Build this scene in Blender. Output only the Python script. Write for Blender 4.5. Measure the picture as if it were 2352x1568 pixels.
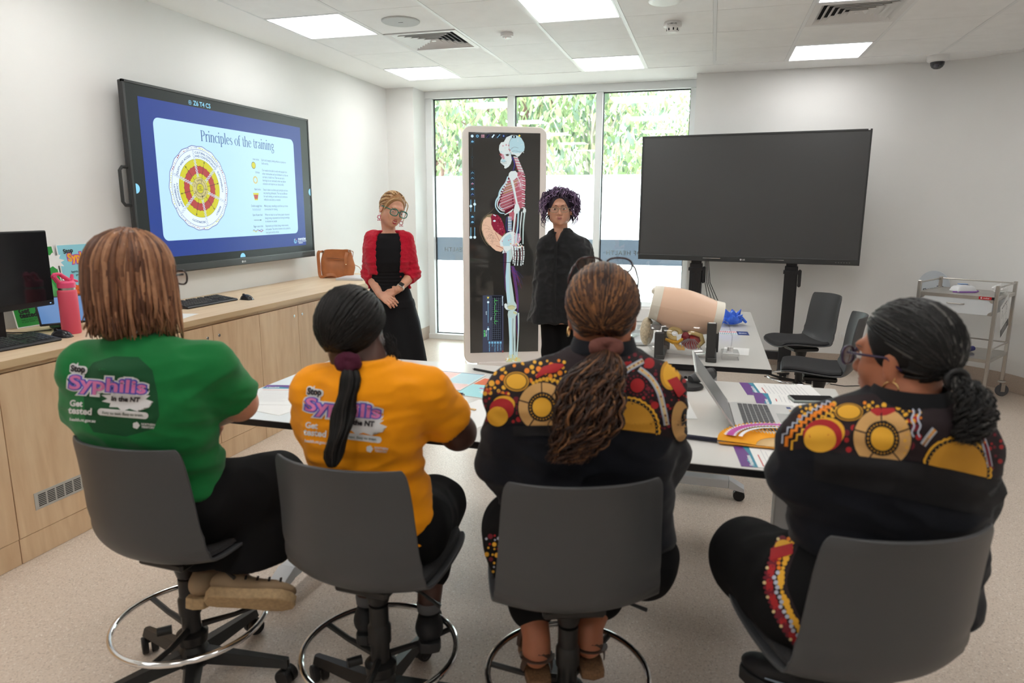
import bpy, math, random
import numpy as np
from math import sin, cos, pi, radians, sqrt
from mathutils import Vector as V, Matrix, Euler, noise
from mathutils.bvhtree import BVHTree

for o in list(bpy.data.objects): bpy.data.objects.remove(o)
SC = bpy.context.scene
COL = SC.collection

# ------------------------------------------------------------------ camera
CAM_POS = V((0, 0, 1.533)); FPX = 1575.4
_p, _r, _y = radians(11.032), radians(0.195), radians(15.98)
FW = V((-sin(_y)*cos(_p), cos(_y)*cos(_p), -sin(_p)))
RT = V((cos(_y), sin(_y), 0)); UP = RT.cross(FW)
R_ = RT*cos(_r)+UP*sin(_r); U_ = UP*cos(_r)-RT*sin(_r)
cd = bpy.data.cameras.new('camera'); cam = bpy.data.objects.new('camera', cd); COL.objects.link(cam)
M = Matrix((R_, U_, -FW)).transposed().to_4x4(); M.translation = CAM_POS
cam.matrix_world = M
cd.sensor_width = 36; cd.lens = 36*FPX/2352; cd.clip_start = .05
cd.dof.use_dof = True; cd.dof.focus_distance = 4.95; cd.dof.aperture_fstop = 3.2
SC.camera = cam
def at(x, y, d):
    "world point seen at pixel (x, y) of the 2352 px wide frame, d metres in front of the camera"
    return CAM_POS + (FW*FPX + R_*(x-1176) - U_*(y-784))*(d/FPX)

# ------------------------------------------------------------------ light
SC.view_settings.view_transform = 'Standard'; SC.view_settings.look = 'None'
SC.view_settings.gamma = 1; SC.view_settings.use_curve_mapping = False
SC.view_settings.exposure = 0.56
w = bpy.data.worlds.new('sky'); SC.world = w; w.use_nodes = True
nt = w.node_tree; bgn = nt.nodes['Background']
tc = nt.nodes.new('ShaderNodeTexCoord'); sx = nt.nodes.new('ShaderNodeSeparateXYZ')
cr = nt.nodes.new('ShaderNodeValToRGB')
nt.links.new(tc.outputs['Generated'], sx.inputs[0]); nt.links.new(sx.outputs[2], cr.inputs[0])
cr.color_ramp.elements[0].color = (.75, .78, .78, 1); cr.color_ramp.elements[0].position = 0.0
cr.color_ramp.elements[1].color = (.88, .95, 1, 1); cr.color_ramp.elements[1].position = .6
nt.links.new(cr.outputs[0], bgn.inputs[0]); bgn.inputs[1].default_value = 12.0
sd = bpy.data.lights.new('sun', 'SUN'); sd.energy = 5.0; sd.angle = .03; sd.color = (1, .96, .88)
sun = bpy.data.objects.new('sun', sd); COL.objects.link(sun)
sun.rotation_euler = (radians(38), 0, radians(-150))
LAMP = 6.2      # strength of the ceiling light panels

# ------------------------------------------------------------------ materials
MATS = {}
def mat(name, col, rough=.5, metal=0, spec=.5, var=0, vscale=20, bump=0, bscale=200, emit=0, alpha=1,
        trans=0, coat=0, stretch=None, ior=1.45, sheen=0, sss=0):
    if name in MATS: return MATS[name]
    m = bpy.data.materials.new(name); m.use_nodes = True; MATS[name] = m
    n = m.node_tree.nodes; l = m.node_tree.links; b = n['Principled BSDF']
    c = (*col[:3], 1)
    b.inputs['Base Color'].default_value = c; b.inputs['Roughness'].default_value = rough
    b.inputs['Metallic'].default_value = metal; b.inputs['Specular IOR Level'].default_value = spec
    b.inputs['Alpha'].default_value = alpha; b.inputs['Transmission Weight'].default_value = trans
    b.inputs['Coat Weight'].default_value = coat; b.inputs['IOR'].default_value = ior
    b.inputs['Sheen Weight'].default_value = sheen
    if sss:
        b.inputs['Subsurface Weight'].default_value = sss; b.inputs['Subsurface Radius'].default_value = (.02, .008, .004)
        b.inputs['Subsurface Scale'].default_value = .4
    if emit:
        b.inputs['Emission Color'].default_value = c; b.inputs['Emission Strength'].default_value = emit
    co = n.new('ShaderNodeTexCoord'); mp = n.new('ShaderNodeMapping'); l.new(co.outputs['Object'], mp.inputs[0])
    if stretch: mp.inputs['Scale'].default_value = stretch
    nz = n.new('ShaderNodeTexNoise'); nz.inputs['Scale'].default_value = vscale; nz.inputs['Detail'].default_value = 4
    l.new(mp.outputs[0], nz.inputs[0])
    if var and not emit:
        mx = n.new('ShaderNodeMix'); mx.data_type = 'RGBA'; rp = n.new('ShaderNodeMapRange')
        rp.inputs[1].default_value = .3; rp.inputs[2].default_value = .7
        l.new(nz.outputs[0], rp.inputs[0]); l.new(rp.outputs[0], mx.inputs[0])
        mx.inputs[6].default_value = (*[max(0, x*(1-var)) for x in col[:3]], 1)
        mx.inputs[7].default_value = (*[min(1, x*(1+var)) for x in col[:3]], 1)
        l.new(mx.outputs[2], b.inputs['Base Color'])
    if bump:
        nb = n.new('ShaderNodeTexNoise'); nb.inputs['Scale'].default_value = bscale; nb.inputs['Detail'].default_value = 3
        l.new(mp.outputs[0], nb.inputs[0]); bp = n.new('ShaderNodeBump'); bp.inputs['Strength'].default_value = bump
        bp.inputs['Distance'].default_value = .002
        l.new(nb.outputs[0], bp.inputs['Height']); l.new(bp.outputs[0], b.inputs['Normal'])
    return m
def emat(name, col, s=1.0):
    "flat glowing ink of a lit screen, under a slightly glossy surface"
    return mat(name, col, rough=.45, spec=.25, emit=s) if name not in MATS else MATS[name]
def screen_mat(name, col, s=1.0):
    m = mat(name, (0, 0, 0), rough=.35, spec=.3)
    b = m.node_tree.nodes['Principled BSDF']
    b.inputs['Emission Color'].default_value = (*col, 1); b.inputs['Emission Strength'].default_value = s*.74
    return m
def wood(name, col, col2, scale=(1, 1, 1), rough=.45):
    if name in MATS: return MATS[name]
    m = mat(name, col, rough=rough, spec=.4)
    n = m.node_tree.nodes; l = m.node_tree.links; b = n['Principled BSDF']
    mp = [x for x in n if x.type == 'MAPPING'][0]; mp.inputs['Scale'].default_value = scale
    n1 = n.new('ShaderNodeTexNoise'); n1.inputs['Scale'].default_value = 1.6; n1.inputs['Detail'].default_value = 6; n1.inputs['Distortion'].default_value = 1.2
    wv = n.new('ShaderNodeTexNoise'); wv.inputs['Scale'].default_value = 9; wv.inputs['Detail'].default_value = 8; wv.inputs['Distortion'].default_value = .4
    l.new(mp.outputs[0], n1.inputs[0]); l.new(mp.outputs[0], wv.inputs[0])
    a = n.new('ShaderNodeMath'); a.operation = 'MULTIPLY'; l.new(n1.outputs[0], a.inputs[0]); a.inputs[1].default_value = 9
    fr = n.new('ShaderNodeMath'); fr.operation = 'PINGPONG'; l.new(a.outputs[0], fr.inputs[0]); fr.inputs[1].default_value = 1
    ad = n.new('ShaderNodeMath'); ad.operation = 'MULTIPLY_ADD'; l.new(fr.outputs[0], ad.inputs[0]); ad.inputs[1].default_value = .35; 
    s2 = n.new('ShaderNodeMath'); s2.operation = 'MULTIPLY'; l.new(wv.outputs[0], s2.inputs[0]); s2.inputs[1].default_value = .8
    l.new(s2.outputs[0], ad.inputs[2])
    r = n.new('ShaderNodeValToRGB'); r.color_ramp.elements[0].color = (*col2, 1); r.color_ramp.elements[1].color = (*col, 1)
    r.color_ramp.elements[0].position = .2; r.color_ramp.elements[1].position = .75
    l.new(ad.outputs[0], r.inputs[0]); l.new(r.outputs[0], b.inputs['Base Color'])
    return m
def attr_mat(name, rough=.85, attr='print', bump=.25, sheen=.2):
    "cloth whose printed pattern is stored on the mesh itself"
    if name in MATS: return MATS[name]
    m = mat(name, (.5, .5, .5), rough=rough, spec=.2, bump=bump, bscale=900, sheen=sheen)
    n = m.node_tree.nodes; l = m.node_tree.links; a = n.new('ShaderNodeAttribute'); a.attribute_name = attr
    l.new(a.outputs['Color'], n['Principled BSDF'].inputs['Base Color'])
    return m
def s2l(r, g, b):
    f = lambda c: (c/255/12.92) if c/255 <= .04045 else ((c/255+.055)/1.055)**2.4
    return (f(r), f(g), f(b))

# ------------------------------------------------------------------ objects
def tag(o, label=None, cat=None, group=None, kind=None):
    if label: o['label'] = label
    if cat: o['category'] = cat
    if group: o['group'] = group
    if kind: o['kind'] = kind
    return o
def thing(name, label, cat, loc=(0, 0, 0), rz=0, group=None):
    o = bpy.data.objects.new(name, None); COL.objects.link(o); o.empty_display_size = .1
    o.location = loc; o.rotation_euler = (0, 0, rz); return tag(o, label, cat, group)
def copy_tree(o, parent=None):
    c = o.copy(); COL.objects.link(c); c.parent = parent
    for ch in [x for x in bpy.data.objects if x.parent == o]: copy_tree(ch, c)
    return c

class MB:
    "collects shapes; build() links them as ONE mesh object"
    def __init__(s, T=None): s.v = []; s.f = []; s.m = []; s.T = T or Matrix(); s.mi = 0
    def add(s, vs, fs, mi=None):
        k = len(s.v); s.v += [s.T @ V(p) for p in vs]; s.f += [tuple(i+k for i in f) for f in fs]
        s.m += [s.mi if mi is None else mi]*len(fs); return s
    def box(s, c, d, rot=None, bev=0):
        x, y, z = d[0]/2, d[1]/2, d[2]/2; R = rot or Matrix.Identity(3); c = V(c)
        b = min(bev, x*.9, y*.9, z*.9)
        if not b:
            vs = [c + R @ V((i*x, j*y, k*z)) for i in (-1, 1) for j in (-1, 1) for k in (-1, 1)]
            return s.add(vs, [(0, 1, 3, 2), (4, 6, 7, 5), (0, 4, 5, 1), (2, 3, 7, 6), (0, 2, 6, 4), (1, 5, 7, 3)])
        # chamfered box: convex hull style, 24 verts
        vs = []; idx = {}
        for i in (-1, 1):
            for j in (-1, 1):
                for k in (-1, 1):
                    for a in range(3):
                        p = [i*(x-b), j*(y-b), k*(z-b)]; p[a] += (i, j, k)[a]*b
                        idx[(i, j, k, a)] = len(vs); vs.append(c + R @ V(p))
        fs = []
        def quad(q): fs.append(tuple(q))
        for a in range(3):
            o1, o2 = [t for t in range(3) if t != a]
            for sg in (-1, 1):
                q = []
                for (u, w_) in ((-1, -1), (1, -1), (1, 1), (-1, 1)):
                    t = [0, 0, 0]; t[a] = sg; t[o1] = u; t[o2] = w_; q.append(idx[(*t, a)])
                quad(q)
            for u in (-1, 1):
                for w_ in (-1, 1):
                    t0 = [0, 0, 0]; t1 = [0, 0, 0]; t0[a] = -1; t1[a] = 1
                    for t in (t0, t1): t[o1] = u; t[o2] = w_
                    quad([idx[(*t0, o1)], idx[(*t1, o1)], idx[(*t1, o2)], idx[(*t0, o2)]])
        for i in (-1, 1):
            for j in (-1, 1):
                for k in (-1, 1): fs.append((idx[(i, j, k, 0)], idx[(i, j, k, 1)], idx[(i, j, k, 2)]))
        return s.add(vs, fs)
    def tube(s, pts, r, n=8, close=False, cap=True, flat=1, up=None):
        pts = [V(p) for p in pts]; m = len(pts)
        if not hasattr(r, '__len__'): r = [r]*m
        vs = []; nrm = None
        for i, p in enumerate(pts):
            a = pts[(i-1) % m] if (i or close) else p; b = pts[(i+1) % m] if (i < m-1 or close) else p
            t = (b-a)
            t = t.normalized() if t.length > 1e-9 else V((0, 0, 1))
            if nrm is None:
                nrm = V(up) if up else (V((0, 0, 1)) if abs(t.z) < .9 else V((1, 0, 0)))
            nrm = (nrm - t*nrm.dot(t))
            nrm = nrm.normalized() if nrm.length > 1e-6 else t.orthogonal().normalized()
            bn = t.cross(nrm)
            for k in range(n):
                an = 2*pi*(k+.5)/n if n == 4 else 2*pi*k/n
                vs.append(p + (nrm*cos(an)*flat + bn*sin(an))*r[i])
        fs = []
        for i in range(m if close else m-1):
            for k in range(n):
                a = i*n+k; b = i*n+(k+1) % n; c = ((i+1) % m)*n+(k+1) % n; d = ((i+1) % m)*n+k
                fs.append((a, b, c, d))
        if cap and not close: fs += [tuple(range(n))[::-1], tuple((m-1)*n+k for k in range(n))]
        return s.add(vs, fs)
    def cyl(s, a, b, r, r2=None, n=20): return s.tube([a, b], [r, r if r2 is None else r2], n)
    def lathe(s, prof, c=(0, 0, 0), n=24, axis=None, cap=True):
        "prof: (radius, height) pairs about the axis (default +z)"
        R = V((0, 0, 1)).rotation_difference(V(axis)).to_matrix() if axis else Matrix.Identity(3)
        c = V(c); vs = []; fs = []
        for (r, z) in prof:
            for k in range(n): vs.append(c + R @ V((r*cos(2*pi*k/n), r*sin(2*pi*k/n), z)))
        m = len(prof)
        for i in range(m-1):
            for k in range(n): fs.append((i*n+k, i*n+(k+1) % n, (i+1)*n+(k+1) % n, (i+1)*n+k))
        if cap: fs += [tuple(range(n))[::-1], tuple((m-1)*n+k for k in range(n))]
        return s.add(vs, fs)
    def sphere(s, c, r, n=16, m=10):
        rr = r if hasattr(r, '__len__') else (r, r, r); c = V(c)
        vs = [c+V((0, 0, rr[2]))]; fs = []
        for i in range(1, m):
            for k in range(n):
                t = pi*i/m; a = 2*pi*k/n; vs.append(c+V((rr[0]*sin(t)*cos(a), rr[1]*sin(t)*sin(a), rr[2]*cos(t))))
        vs.append(c-V((0, 0, rr[2])))
        for k in range(n):
            fs.append((0, 1+k, 1+(k+1) % n)); e = 1+(m-2)*n; fs.append((len(vs)-1, e+(k+1) % n, e+k))
        for i in range(m-2):
            for k in range(n): a = 1+i*n; fs.append((a+k, a+n+k, a+n+(k+1) % n, a+(k+1) % n))
        return s.add(vs, fs)
    def prism(s, poly, ax, a, b):
        "poly of 2D points extruded along axis ax from a to b"
        def P(u, v_, w_): return {0: (w_, u, v_), 1: (u, w_, v_), 2: (u, v_, w_)}[ax]
        n = len(poly); vs = [P(u, v_, a) for u, v_ in poly]+[P(u, v_, b) for u, v_ in poly]
        fs = [tuple(range(n))[::-1], tuple(range(n, 2*n))]+[(i, (i+1) % n, n+(i+1) % n, n+i) for i in range(n)]
        return s.add(vs, fs)
    def grid(s, P, thick=0, close_u=False):
        "P[i][j] surface; thick gives it a real second skin"
        nu, nv = len(P), len(P[0]); A = [[V(p) for p in r] for r in P]
        base = len(s.v)
        vs = [p for r in A for p in r]; fs = []
        for i in range(nu-1 if not close_u else nu):
            for j in range(nv-1): fs.append((i*nv+j, ((i+1) % nu)*nv+j, ((i+1) % nu)*nv+j+1, i*nv+j+1))
        if thick:
            N = []
            for i in range(nu):
                for j in range(nv):
                    du = A[min(i+1, nu-1)][j]-A[max(i-1, 0)][j]; dv = A[i][min(j+1, nv-1)]-A[i][max(j-1, 0)]
                    N.append(du.cross(dv).normalized())
            k = nu*nv; vs += [vs[q]-N[q]*thick for q in range(k)]
            fs2 = [tuple(x+k for x in reversed(f)) for f in fs]
            rim = [i*nv for i in range(nu)]+[(nu-1)*nv+j for j in range(1, nv)]+[i*nv+nv-1 for i in range(nu-2, -1, -1)]+[j for j in range(nv-2, 0, -1)]
            rf = [(rim[q], rim[(q+1) % len(rim)], rim[(q+1) % len(rim)]+k, rim[q]+k) for q in range(len(rim))]
            fs = fs+fs2+[f[::-1] for f in rf]
        return s.add(vs, fs)
    def build(s, name, mats, parent=None, smooth=None, label=None, bevel=0, seg=2, recalc=True, sub=0):
        me = bpy.data.meshes.new(name); me.from_pydata([tuple(p) for p in s.v], [], s.f); me.validate()
        if not isinstance(mats, (list, tuple)): mats = [mats]
        for m_ in mats: me.materials.append(m_)
        if len(mats) > 1 and len(me.polygons) == len(s.m): me.polygons.foreach_set('material_index', s.m)
        if recalc:
            import bmesh
            bm = bmesh.new(); bm.from_mesh(me); bmesh.ops.recalc_face_normals(bm, faces=bm.faces); bm.to_mesh(me); bm.free()
        o = bpy.data.objects.new(name, me); COL.objects.link(o)
        if parent: o.parent = parent
        if bevel:
            b = o.modifiers.new('bevel', 'BEVEL'); b.width = bevel; b.segments = seg; b.limit_method = 'ANGLE'; b.angle_limit = radians(40)
        if sub:
            b = o.modifiers.new('sub', 'SUBSURF'); b.levels = sub; b.render_levels = sub
        if smooth is None: smooth = 35
        if smooth:
            me.polygons.foreach_set('use_smooth', [True]*len(me.polygons))
            if smooth < 180: me.set_sharp_from_angle(angle=radians(smooth))
        if label: o['label'] = label
        return o
def RZ(a): return Matrix.Rotation(a, 3, 'Z')
def RX(a): return Matrix.Rotation(a, 3, 'X')
def RY(a): return Matrix.Rotation(a, 3, 'Y')
def structure(o): o['kind'] = 'structure'; return o
def frame(c, rot=None): 
    m = (rot or Matrix.Identity(3)).to_4x4(); m.translation = V(c); return m

# ------------------------------------------------------------------ lettering and flat artwork
_tc = {}
def text2d(s, size=1, bold=0, space=1.0, align='CENTER'):
    key = (s, bold, space, align)
    if key not in _tc:
        cu = bpy.data.curves.new('t', 'FONT'); cu.body = s; cu.size = 1; cu.offset = bold; cu.space_character = space
        cu.align_x = align; cu.align_y = 'CENTER'; cu.resolution_u = 3; cu.fill_mode = 'FRONT'
        o = bpy.data.objects.new('t', cu); COL.objects.link(o); dg = bpy.context.evaluated_depsgraph_get(); dg.update()
        me = o.evaluated_get(dg).to_mesh()
        _tc[key] = ([(v.co.x, v.co.y) for v in me.vertices], [tuple(p.vertices) for p in me.polygons])
        o.evaluated_get(dg).to_mesh_clear(); bpy.data.objects.remove(o); bpy.data.curves.remove(cu)
    vs, fs = _tc[key]; return [(x*size, y*size) for x, y in vs], fs
class Art:
    "2D artwork in layers: (u, v) shapes with a colour index and a layer number"
    def __init__(s): s.v = []; s.f = []; s.m = []; s.off = (0, 0, 0, 1, 1)
    def put(s, vs, fs, m, layer):
        k = len(s.v); s.v += [(x, y, layer) for x, y in vs]; s.f += [tuple(i+k for i in f) for f in fs]; s.m += [m]*len(fs)
    def poly(s, pts, m, layer): s.put(pts, [tuple(range(len(pts)))], m, layer)
    def rect(s, x0, y0, x1, y1, m, layer, r=0):
        if not r: return s.poly([(x0, y0), (x1, y0), (x1, y1), (x0, y1)], m, layer)
        p = []
        for cx, cy, a0 in ((x1-r, y1-r, 0), (x0+r, y1-r, 90), (x0+r, y0+r, 180), (x1-r, y0+r, 270)):
            for k in range(7): a = radians(a0+15*k); p.append((cx+r*cos(a), cy+r*sin(a)))
        s.poly(p, m, layer)
    def disc(s, cx, cy, rx, m, layer, ry=None, n=32, wob=0, wn=8):
        ry = ry or rx
        s.poly([(cx+(rx*(1+wob*cos(wn*2*pi*k/n)))*cos(2*pi*k/n), cy+(ry*(1+wob*cos(wn*2*pi*k/n)))*sin(2*pi*k/n)) for k in range(n)], m, layer)
    def line(s, pts, w_, m, layer, close=False):
        pts = [V((p[0], p[1])) for p in pts]; n = len(pts); L = []; R = []
        ww = w_ if hasattr(w_, '__len__') else [w_]*n
        for i in range(n):
            a = pts[(i-1) % n] if (i or close) else pts[i]; b = pts[(i+1) % n] if (i < n-1 or close) else pts[i]
            t = b-a; t = t.normalized() if t.length > 1e-9 else V((1, 0)); q = V((-t.y, t.x))*ww[i]/2
            L.append(tuple(pts[i]+q)); R.append(tuple(pts[i]-q))
        fs = [(i, (i+1) % n, n+(i+1) % n, n+i) for i in range(n if close else n-1)]
        s.put(L+R, fs, m, layer)
    def ring(s, cx, cy, r, w_, m, layer, n=40, wob=0, wn=10, ry=None):
        s.line([(cx+r*(1+wob*cos(wn*2*pi*k/n))*cos(2*pi*k/n), cy+(ry or r)*(1+wob*cos(wn*2*pi*k/n))*sin(2*pi*k/n)) for k in range(n)], w_, m, layer, True)
    def text(s, t, x, y, size, m, layer, bold=0, rot=0, space=1, align='CENTER', sx=1, bend=None):
        vs, fs = text2d(t, size, bold, space, align); c, q = cos(rot), sin(rot)
        o = []
        for a, b in vs:
            a *= sx
            if bend: b += bend(a)
            o.append((x+a*c-b*q, y+a*q+b*c))
        s.put(o, fs, m, layer)
    def arc_text(s, t, cx, cy, r, ang, size, m, layer, bold=0, flip=False, space=1.0):
        "letters on a circle, centred on angle ang"
        vs, fs = text2d(t, size, bold, space, 'CENTER'); o = []
        for a, b in vs:
            rr = r + (b if not flip else -b); th = ang - (a/r if not flip else -a/r)
            o.append((cx+rr*cos(th), cy+rr*sin(th)))
        s.put(o, fs, m, layer)
    def build(s, name, mats, fn, parent=None, label=None, step=.0004):
        "fn(u, v, lift) -> 3D point"
        mb = MB(); mb.v = [V(fn(x, y, z*step)) for x, y, z in s.v]; mb.f = s.f; mb.m = s.m
        o = mb.build(name, mats, parent, smooth=0, label=label, recalc=False)
        return o
def plane_fn(o, ux, vy, n=None):
    o = V(o); ux = V(ux).normalized(); vy = V(vy).normalized(); n = V(n) if n else ux.cross(vy)
    return lambda u, v, h: o+ux*u+vy*v+n*h
# ================================================================== ROOM
CZ = 2.80; XL = -3.49; XR = 2.66; YB = 7.16; YW = 7.50; YN = -2.6
white = mat('white wall paint', (.81, .81, .80), rough=.7, var=.01, vscale=3, bump=.03, bscale=300)
ceil_m = mat('white ceiling plaster', (.92, .92, .91), rough=.85)
tile_m = mat('mineral fibre ceiling tile', (.90, .90, .89), rough=.95, bump=.15, bscale=500, var=.02, vscale=8)
tbar_m = mat('white grid bar', (.82, .83, .83), rough=.5)
gap_m = mat('dark joint', (.12, .12, .12), rough=.9)
# speckled vinyl floor
fl_m = mat('speckled vinyl floor', (.56, .47, .40), rough=.34, spec=.5)
n = fl_m.node_tree.nodes; l = fl_m.node_tree.links; b = n['Principled BSDF']
co = [x for x in n if x.type == 'TEX_COORD'][0]
vo = n.new('ShaderNodeTexVoronoi'); vo.inputs['Scale'].default_value = 210; l.new(co.outputs['Object'], vo.inputs[0])
v2 = n.new('ShaderNodeTexNoise'); v2.inputs['Scale'].default_value = 130; v2.inputs['Detail'].default_value = 5; l.new(co.outputs['Object'], v2.inputs[0])
r1 = n.new('ShaderNodeValToRGB'); l.new(vo.outputs['Color'], r1.inputs[0])
e = r1.color_ramp.elements; e[0].color = (.52, .42, .35, 1); e[0].position = .12; e[1].color = (.68, .57, .48, 1); e[1].position = .3
x = r1.color_ramp.elements.new(.78); x.color = (.70, .59, .50, 1); x = r1.color_ramp.elements.new(.93); x.color = (.84, .77, .69, 1)
mx = n.new('ShaderNodeMix'); mx.data_type = 'RGBA'; mx.blend_type = 'MULTIPLY'; mx.inputs[0].default_value = .35
r2 = n.new('ShaderNodeValToRGB'); l.new(v2.outputs[0], r2.inputs[0]); r2.color_ramp.elements[0].position = .35; r2.color_ramp.elements[0].color = (.72, .72, .72, 1)
r2.color_ramp.elements[1].position = .6
l.new(r1.outputs[0], mx.inputs[6]); l.new(r2.outputs[0], mx.inputs[7]); l.new(mx.outputs[2], b.inputs['Base Color'])
skirt_m = mat('coved vinyl skirting', (.50, .41, .34), rough=.5, var=.2, vscale=260)
frame_m = mat('white window frame', (.83, .85, .86), rough=.35)

structure(MB().box(((XL+XR)/2, (YW+YN)/2, -.05), (XR-XL+.6, YW-YN+.3, .1)).build('floor', fl_m))
structure(MB().box((XL-.06, (YB+YN)/2, CZ/2), (.12, YB-YN, CZ)).build('wall_left', white))
# return between left wall and window: a pier, then the reveal
structure(MB().box((-3.36, YB+.2, CZ/2), (.38, .4, CZ)).build('wall_pier', white))
# back wall right of window, running into a rounded corner and the right wall
def back_path():
    p = [(-.215, YB+.4), (-.215, YB), (1.68, YB-.02)]
    r = .97; cx, cy = XR-r, YB-.02-r
    for k in range(1, 13): a = pi/2*(1-k/12); p.append((cx+r*cos(a), cy+r*sin(a)))
    p.append((XR, YN)); return p
bp = back_path()
def ribbon(path, z0, z1, th, side=1):
    mb = MB(); q = [V((x, y)) for x, y in path]; n_ = len(q); off = []
    for i in range(n_):
        a = q[max(i-1, 0)]; b_ = q[min(i+1, n_-1)]; t = (b_-a).normalized()
        if 0 < i < n_-1:
            t1 = (q[i]-a).normalized(); t2 = (b_-q[i]).normalized(); t = (t1+t2).normalized()
        nn = V((-t.y, t.x))*side; k = 1
        if 0 < i < n_-1: k = 1/max(.5, abs(t.dot(t1)))
        off.append(q[i]+nn*th*k)
    P = [[(*q[i], z0), (*q[i], z1), (*off[i], z1), (*off[i], z0), (*q[i], z0)] for i in range(n_)]
    mb.grid(P)
    mb.add([P[0][j] for j in range(4)], [(0, 1, 2, 3)]); mb.add([P[-1][j] for j in range(4)], [(0, 1, 2, 3)])
    return mb
structure(ribbon(bp, 0, CZ, .12).build('wall_back', white, smooth=40))
structure(ribbon(bp[1:], .002, .15, .004, -1).build('baseboard_back', skirt_m, smooth=40))
# coved foot of skirting
structure(MB().box((-3.17+.002, 7.34, .076), (.004, .3, .148)).build('baseboard_left', skirt_m))
structure(MB().box((XL+XR)/2*V((1, 0, 0))+V((0, YN-.06, CZ/2)), (XR-XL+.3, .12, CZ)).build('wall_near', white))
# ceiling: plaster margin around a tiled field
GX0, GY0, GM = -3.056, 6.791, .6; NCOL = 9; NROW = 15
gx1 = GX0+NCOL*GM; gy1 = GY0-NROW*GM
cm = MB()
zt = CZ+.05
cm.box(((XL+GX0)/2-.06, (YW+YN)/2, zt), (GX0-XL+.12, YW-YN+.3, .1))
cm.box(((gx1+XR)/2+.06, (YW+YN)/2, zt), (XR-gx1+.12, YW-YN+.3, .1))
cm.box(((GX0+gx1)/2, (GY0+YW)/2+.08, zt), (gx1-GX0, YW-GY0+.16, .1))
if gy1 > YN: cm.box(((GX0+gx1)/2, (gy1+YN)/2-.05, zt), (gx1-GX0, gy1-YN+.1, .1))
structure(cm.build('ceiling', ceil_m))
tm = MB(); LIGHTS = []; VENTS = [(1, 2), (6, 2)]
for i in range(NCOL):
    for j in range(NROW):
        x = GX0+(i+.5)*GM; y = GY0-(j+.5)*GM
        if i % 3 == 0 and j % 3 == 0: LIGHTS.append((x, y, i, j)); continue
        if (i, j) in VENTS: continue
        tm.box((x, y, CZ+.012), (GM-.026, GM-.004, .018))
structure(tm.build('ceiling', tile_m))
bm_ = MB()
for i in range(NCOL+1): bm_.box((GX0+i*GM, (GY0+gy1)/2, CZ+.004), (.024, GY0-gy1, .006))
structure(bm_.build('trim_1', tbar_m))
bk = MB(); bk.box(((GX0+gx1)/2, (GY0+gy1)/2, CZ+.045), (gx1-GX0-.02, GY0-gy1-.02, .02)); structure(bk.build('trim_2', gap_m))

# ---- window wall: three tall panes
def glass_mat():
    m = bpy.data.materials.new('window glass'); m.use_nodes = True; n = m.node_tree.nodes; l = m.node_tree.links
    n.clear(); o = n.new('ShaderNodeOutputMaterial'); t = n.new('ShaderNodeBsdfTransparent'); g = n.new('ShaderNodeBsdfGlossy')
    g.inputs['Roughness'].default_value = .01; fr = n.new('ShaderNodeFresnel'); fr.inputs[0].default_value = 1.5
    t.inputs[0].default_value = (.93, .97, .96, 1)
    mu = n.new('ShaderNodeMath'); mu.operation = 'MULTIPLY'; mu.inputs[1].default_value = 1.6; l.new(fr.outputs[0], mu.inputs[0])
    mx = n.new('ShaderNodeMixShader'); l.new(mu.outputs[0], mx.inputs[0]); l.new(t.outputs[0], mx.inputs[1]); l.new(g.outputs[0], mx.inputs[2])
    l.new(mx.outputs[0], o.inputs[0]); return m
glass = glass_mat()
def film_mat(name, col, tr, diff=.5):
    m = bpy.data.materials.new(name); m.use_nodes = True; n = m.node_tree.nodes; l = m.node_tree.links
    n.clear(); o = n.new('ShaderNodeOutputMaterial'); t = n.new('ShaderNodeBsdfTranslucent'); t.inputs[0].default_value = (*col, 1)
    d = n.new('ShaderNodeBsdfDiffuse'); d.inputs[0].default_value = (*col, 1)
    tt = n.new('ShaderNodeBsdfTransparent'); tt.inputs[0].default_value = (*col, 1)
    m1 = n.new('ShaderNodeMixShader'); m1.inputs[0].default_value = diff; l.new(t.outputs[0], m1.inputs[1]); l.new(d.outputs[0], m1.inputs[2])
    m2 = n.new('ShaderNodeMixShader'); m2.inputs[0].default_value = tr; l.new(m1.outputs[0], m2.inputs[1]); l.new(tt.outputs[0], m2.inputs[2])
    l.new(m2.outputs[0], o.inputs[0]); return m
frost = film_mat('frosted window film', (.93, .97, .98), .12, .15)
band = film_mat('blue grey window band', (.24, .265, .30), .02, .3)
bandtxt = mat('pale band lettering', (.60, .63, .66), rough=.6)
def clear_mat(name, tint=.96, gl=.12):
    m = bpy.data.materials.new(name); m.use_nodes = True; n = m.node_tree.nodes; l = m.node_tree.links; n.clear()
    o = n.new('ShaderNodeOutputMaterial'); t = n.new('ShaderNodeBsdfTransparent'); t.inputs[0].default_value = (tint, tint, tint, 1); g = n.new('ShaderNodeBsdfGlossy'); g.inputs['Roughness'].default_value = .06
    fr = n.new('ShaderNodeLayerWeight'); fr.inputs[0].default_value = .3; ad = n.new('ShaderNodeMath'); ad.operation = 'MULTIPLY_ADD'; l.new(fr.outputs['Facing'], ad.inputs[0]); ad.inputs[1].default_value = .45; ad.inputs[2].default_value = gl*.5
    mx = n.new('ShaderNodeMixShader'); l.new(ad.outputs[0], mx.inputs[0]); l.new(t.outputs[0], mx.inputs[1]); l.new(g.outputs[0], mx.inputs[2]); l.new(mx.outputs[0], o.inputs[0]); return m
rubber = mat('dark glazing gasket', (.02, .025, .03), rough=.6)
WX0, WX1, WZ1 = -3.17, -.215, 2.76
wf = MB()
ZT = 2.725
wf.box(((WX0+WX1)/2, YW+.03, (ZT+CZ)/2), (WX1-WX0, .12, CZ-ZT))            # head
wf.box(((WX0+WX1)/2, YW+.03, .03), (WX1-WX0, .14, .06))                     # sill
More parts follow.
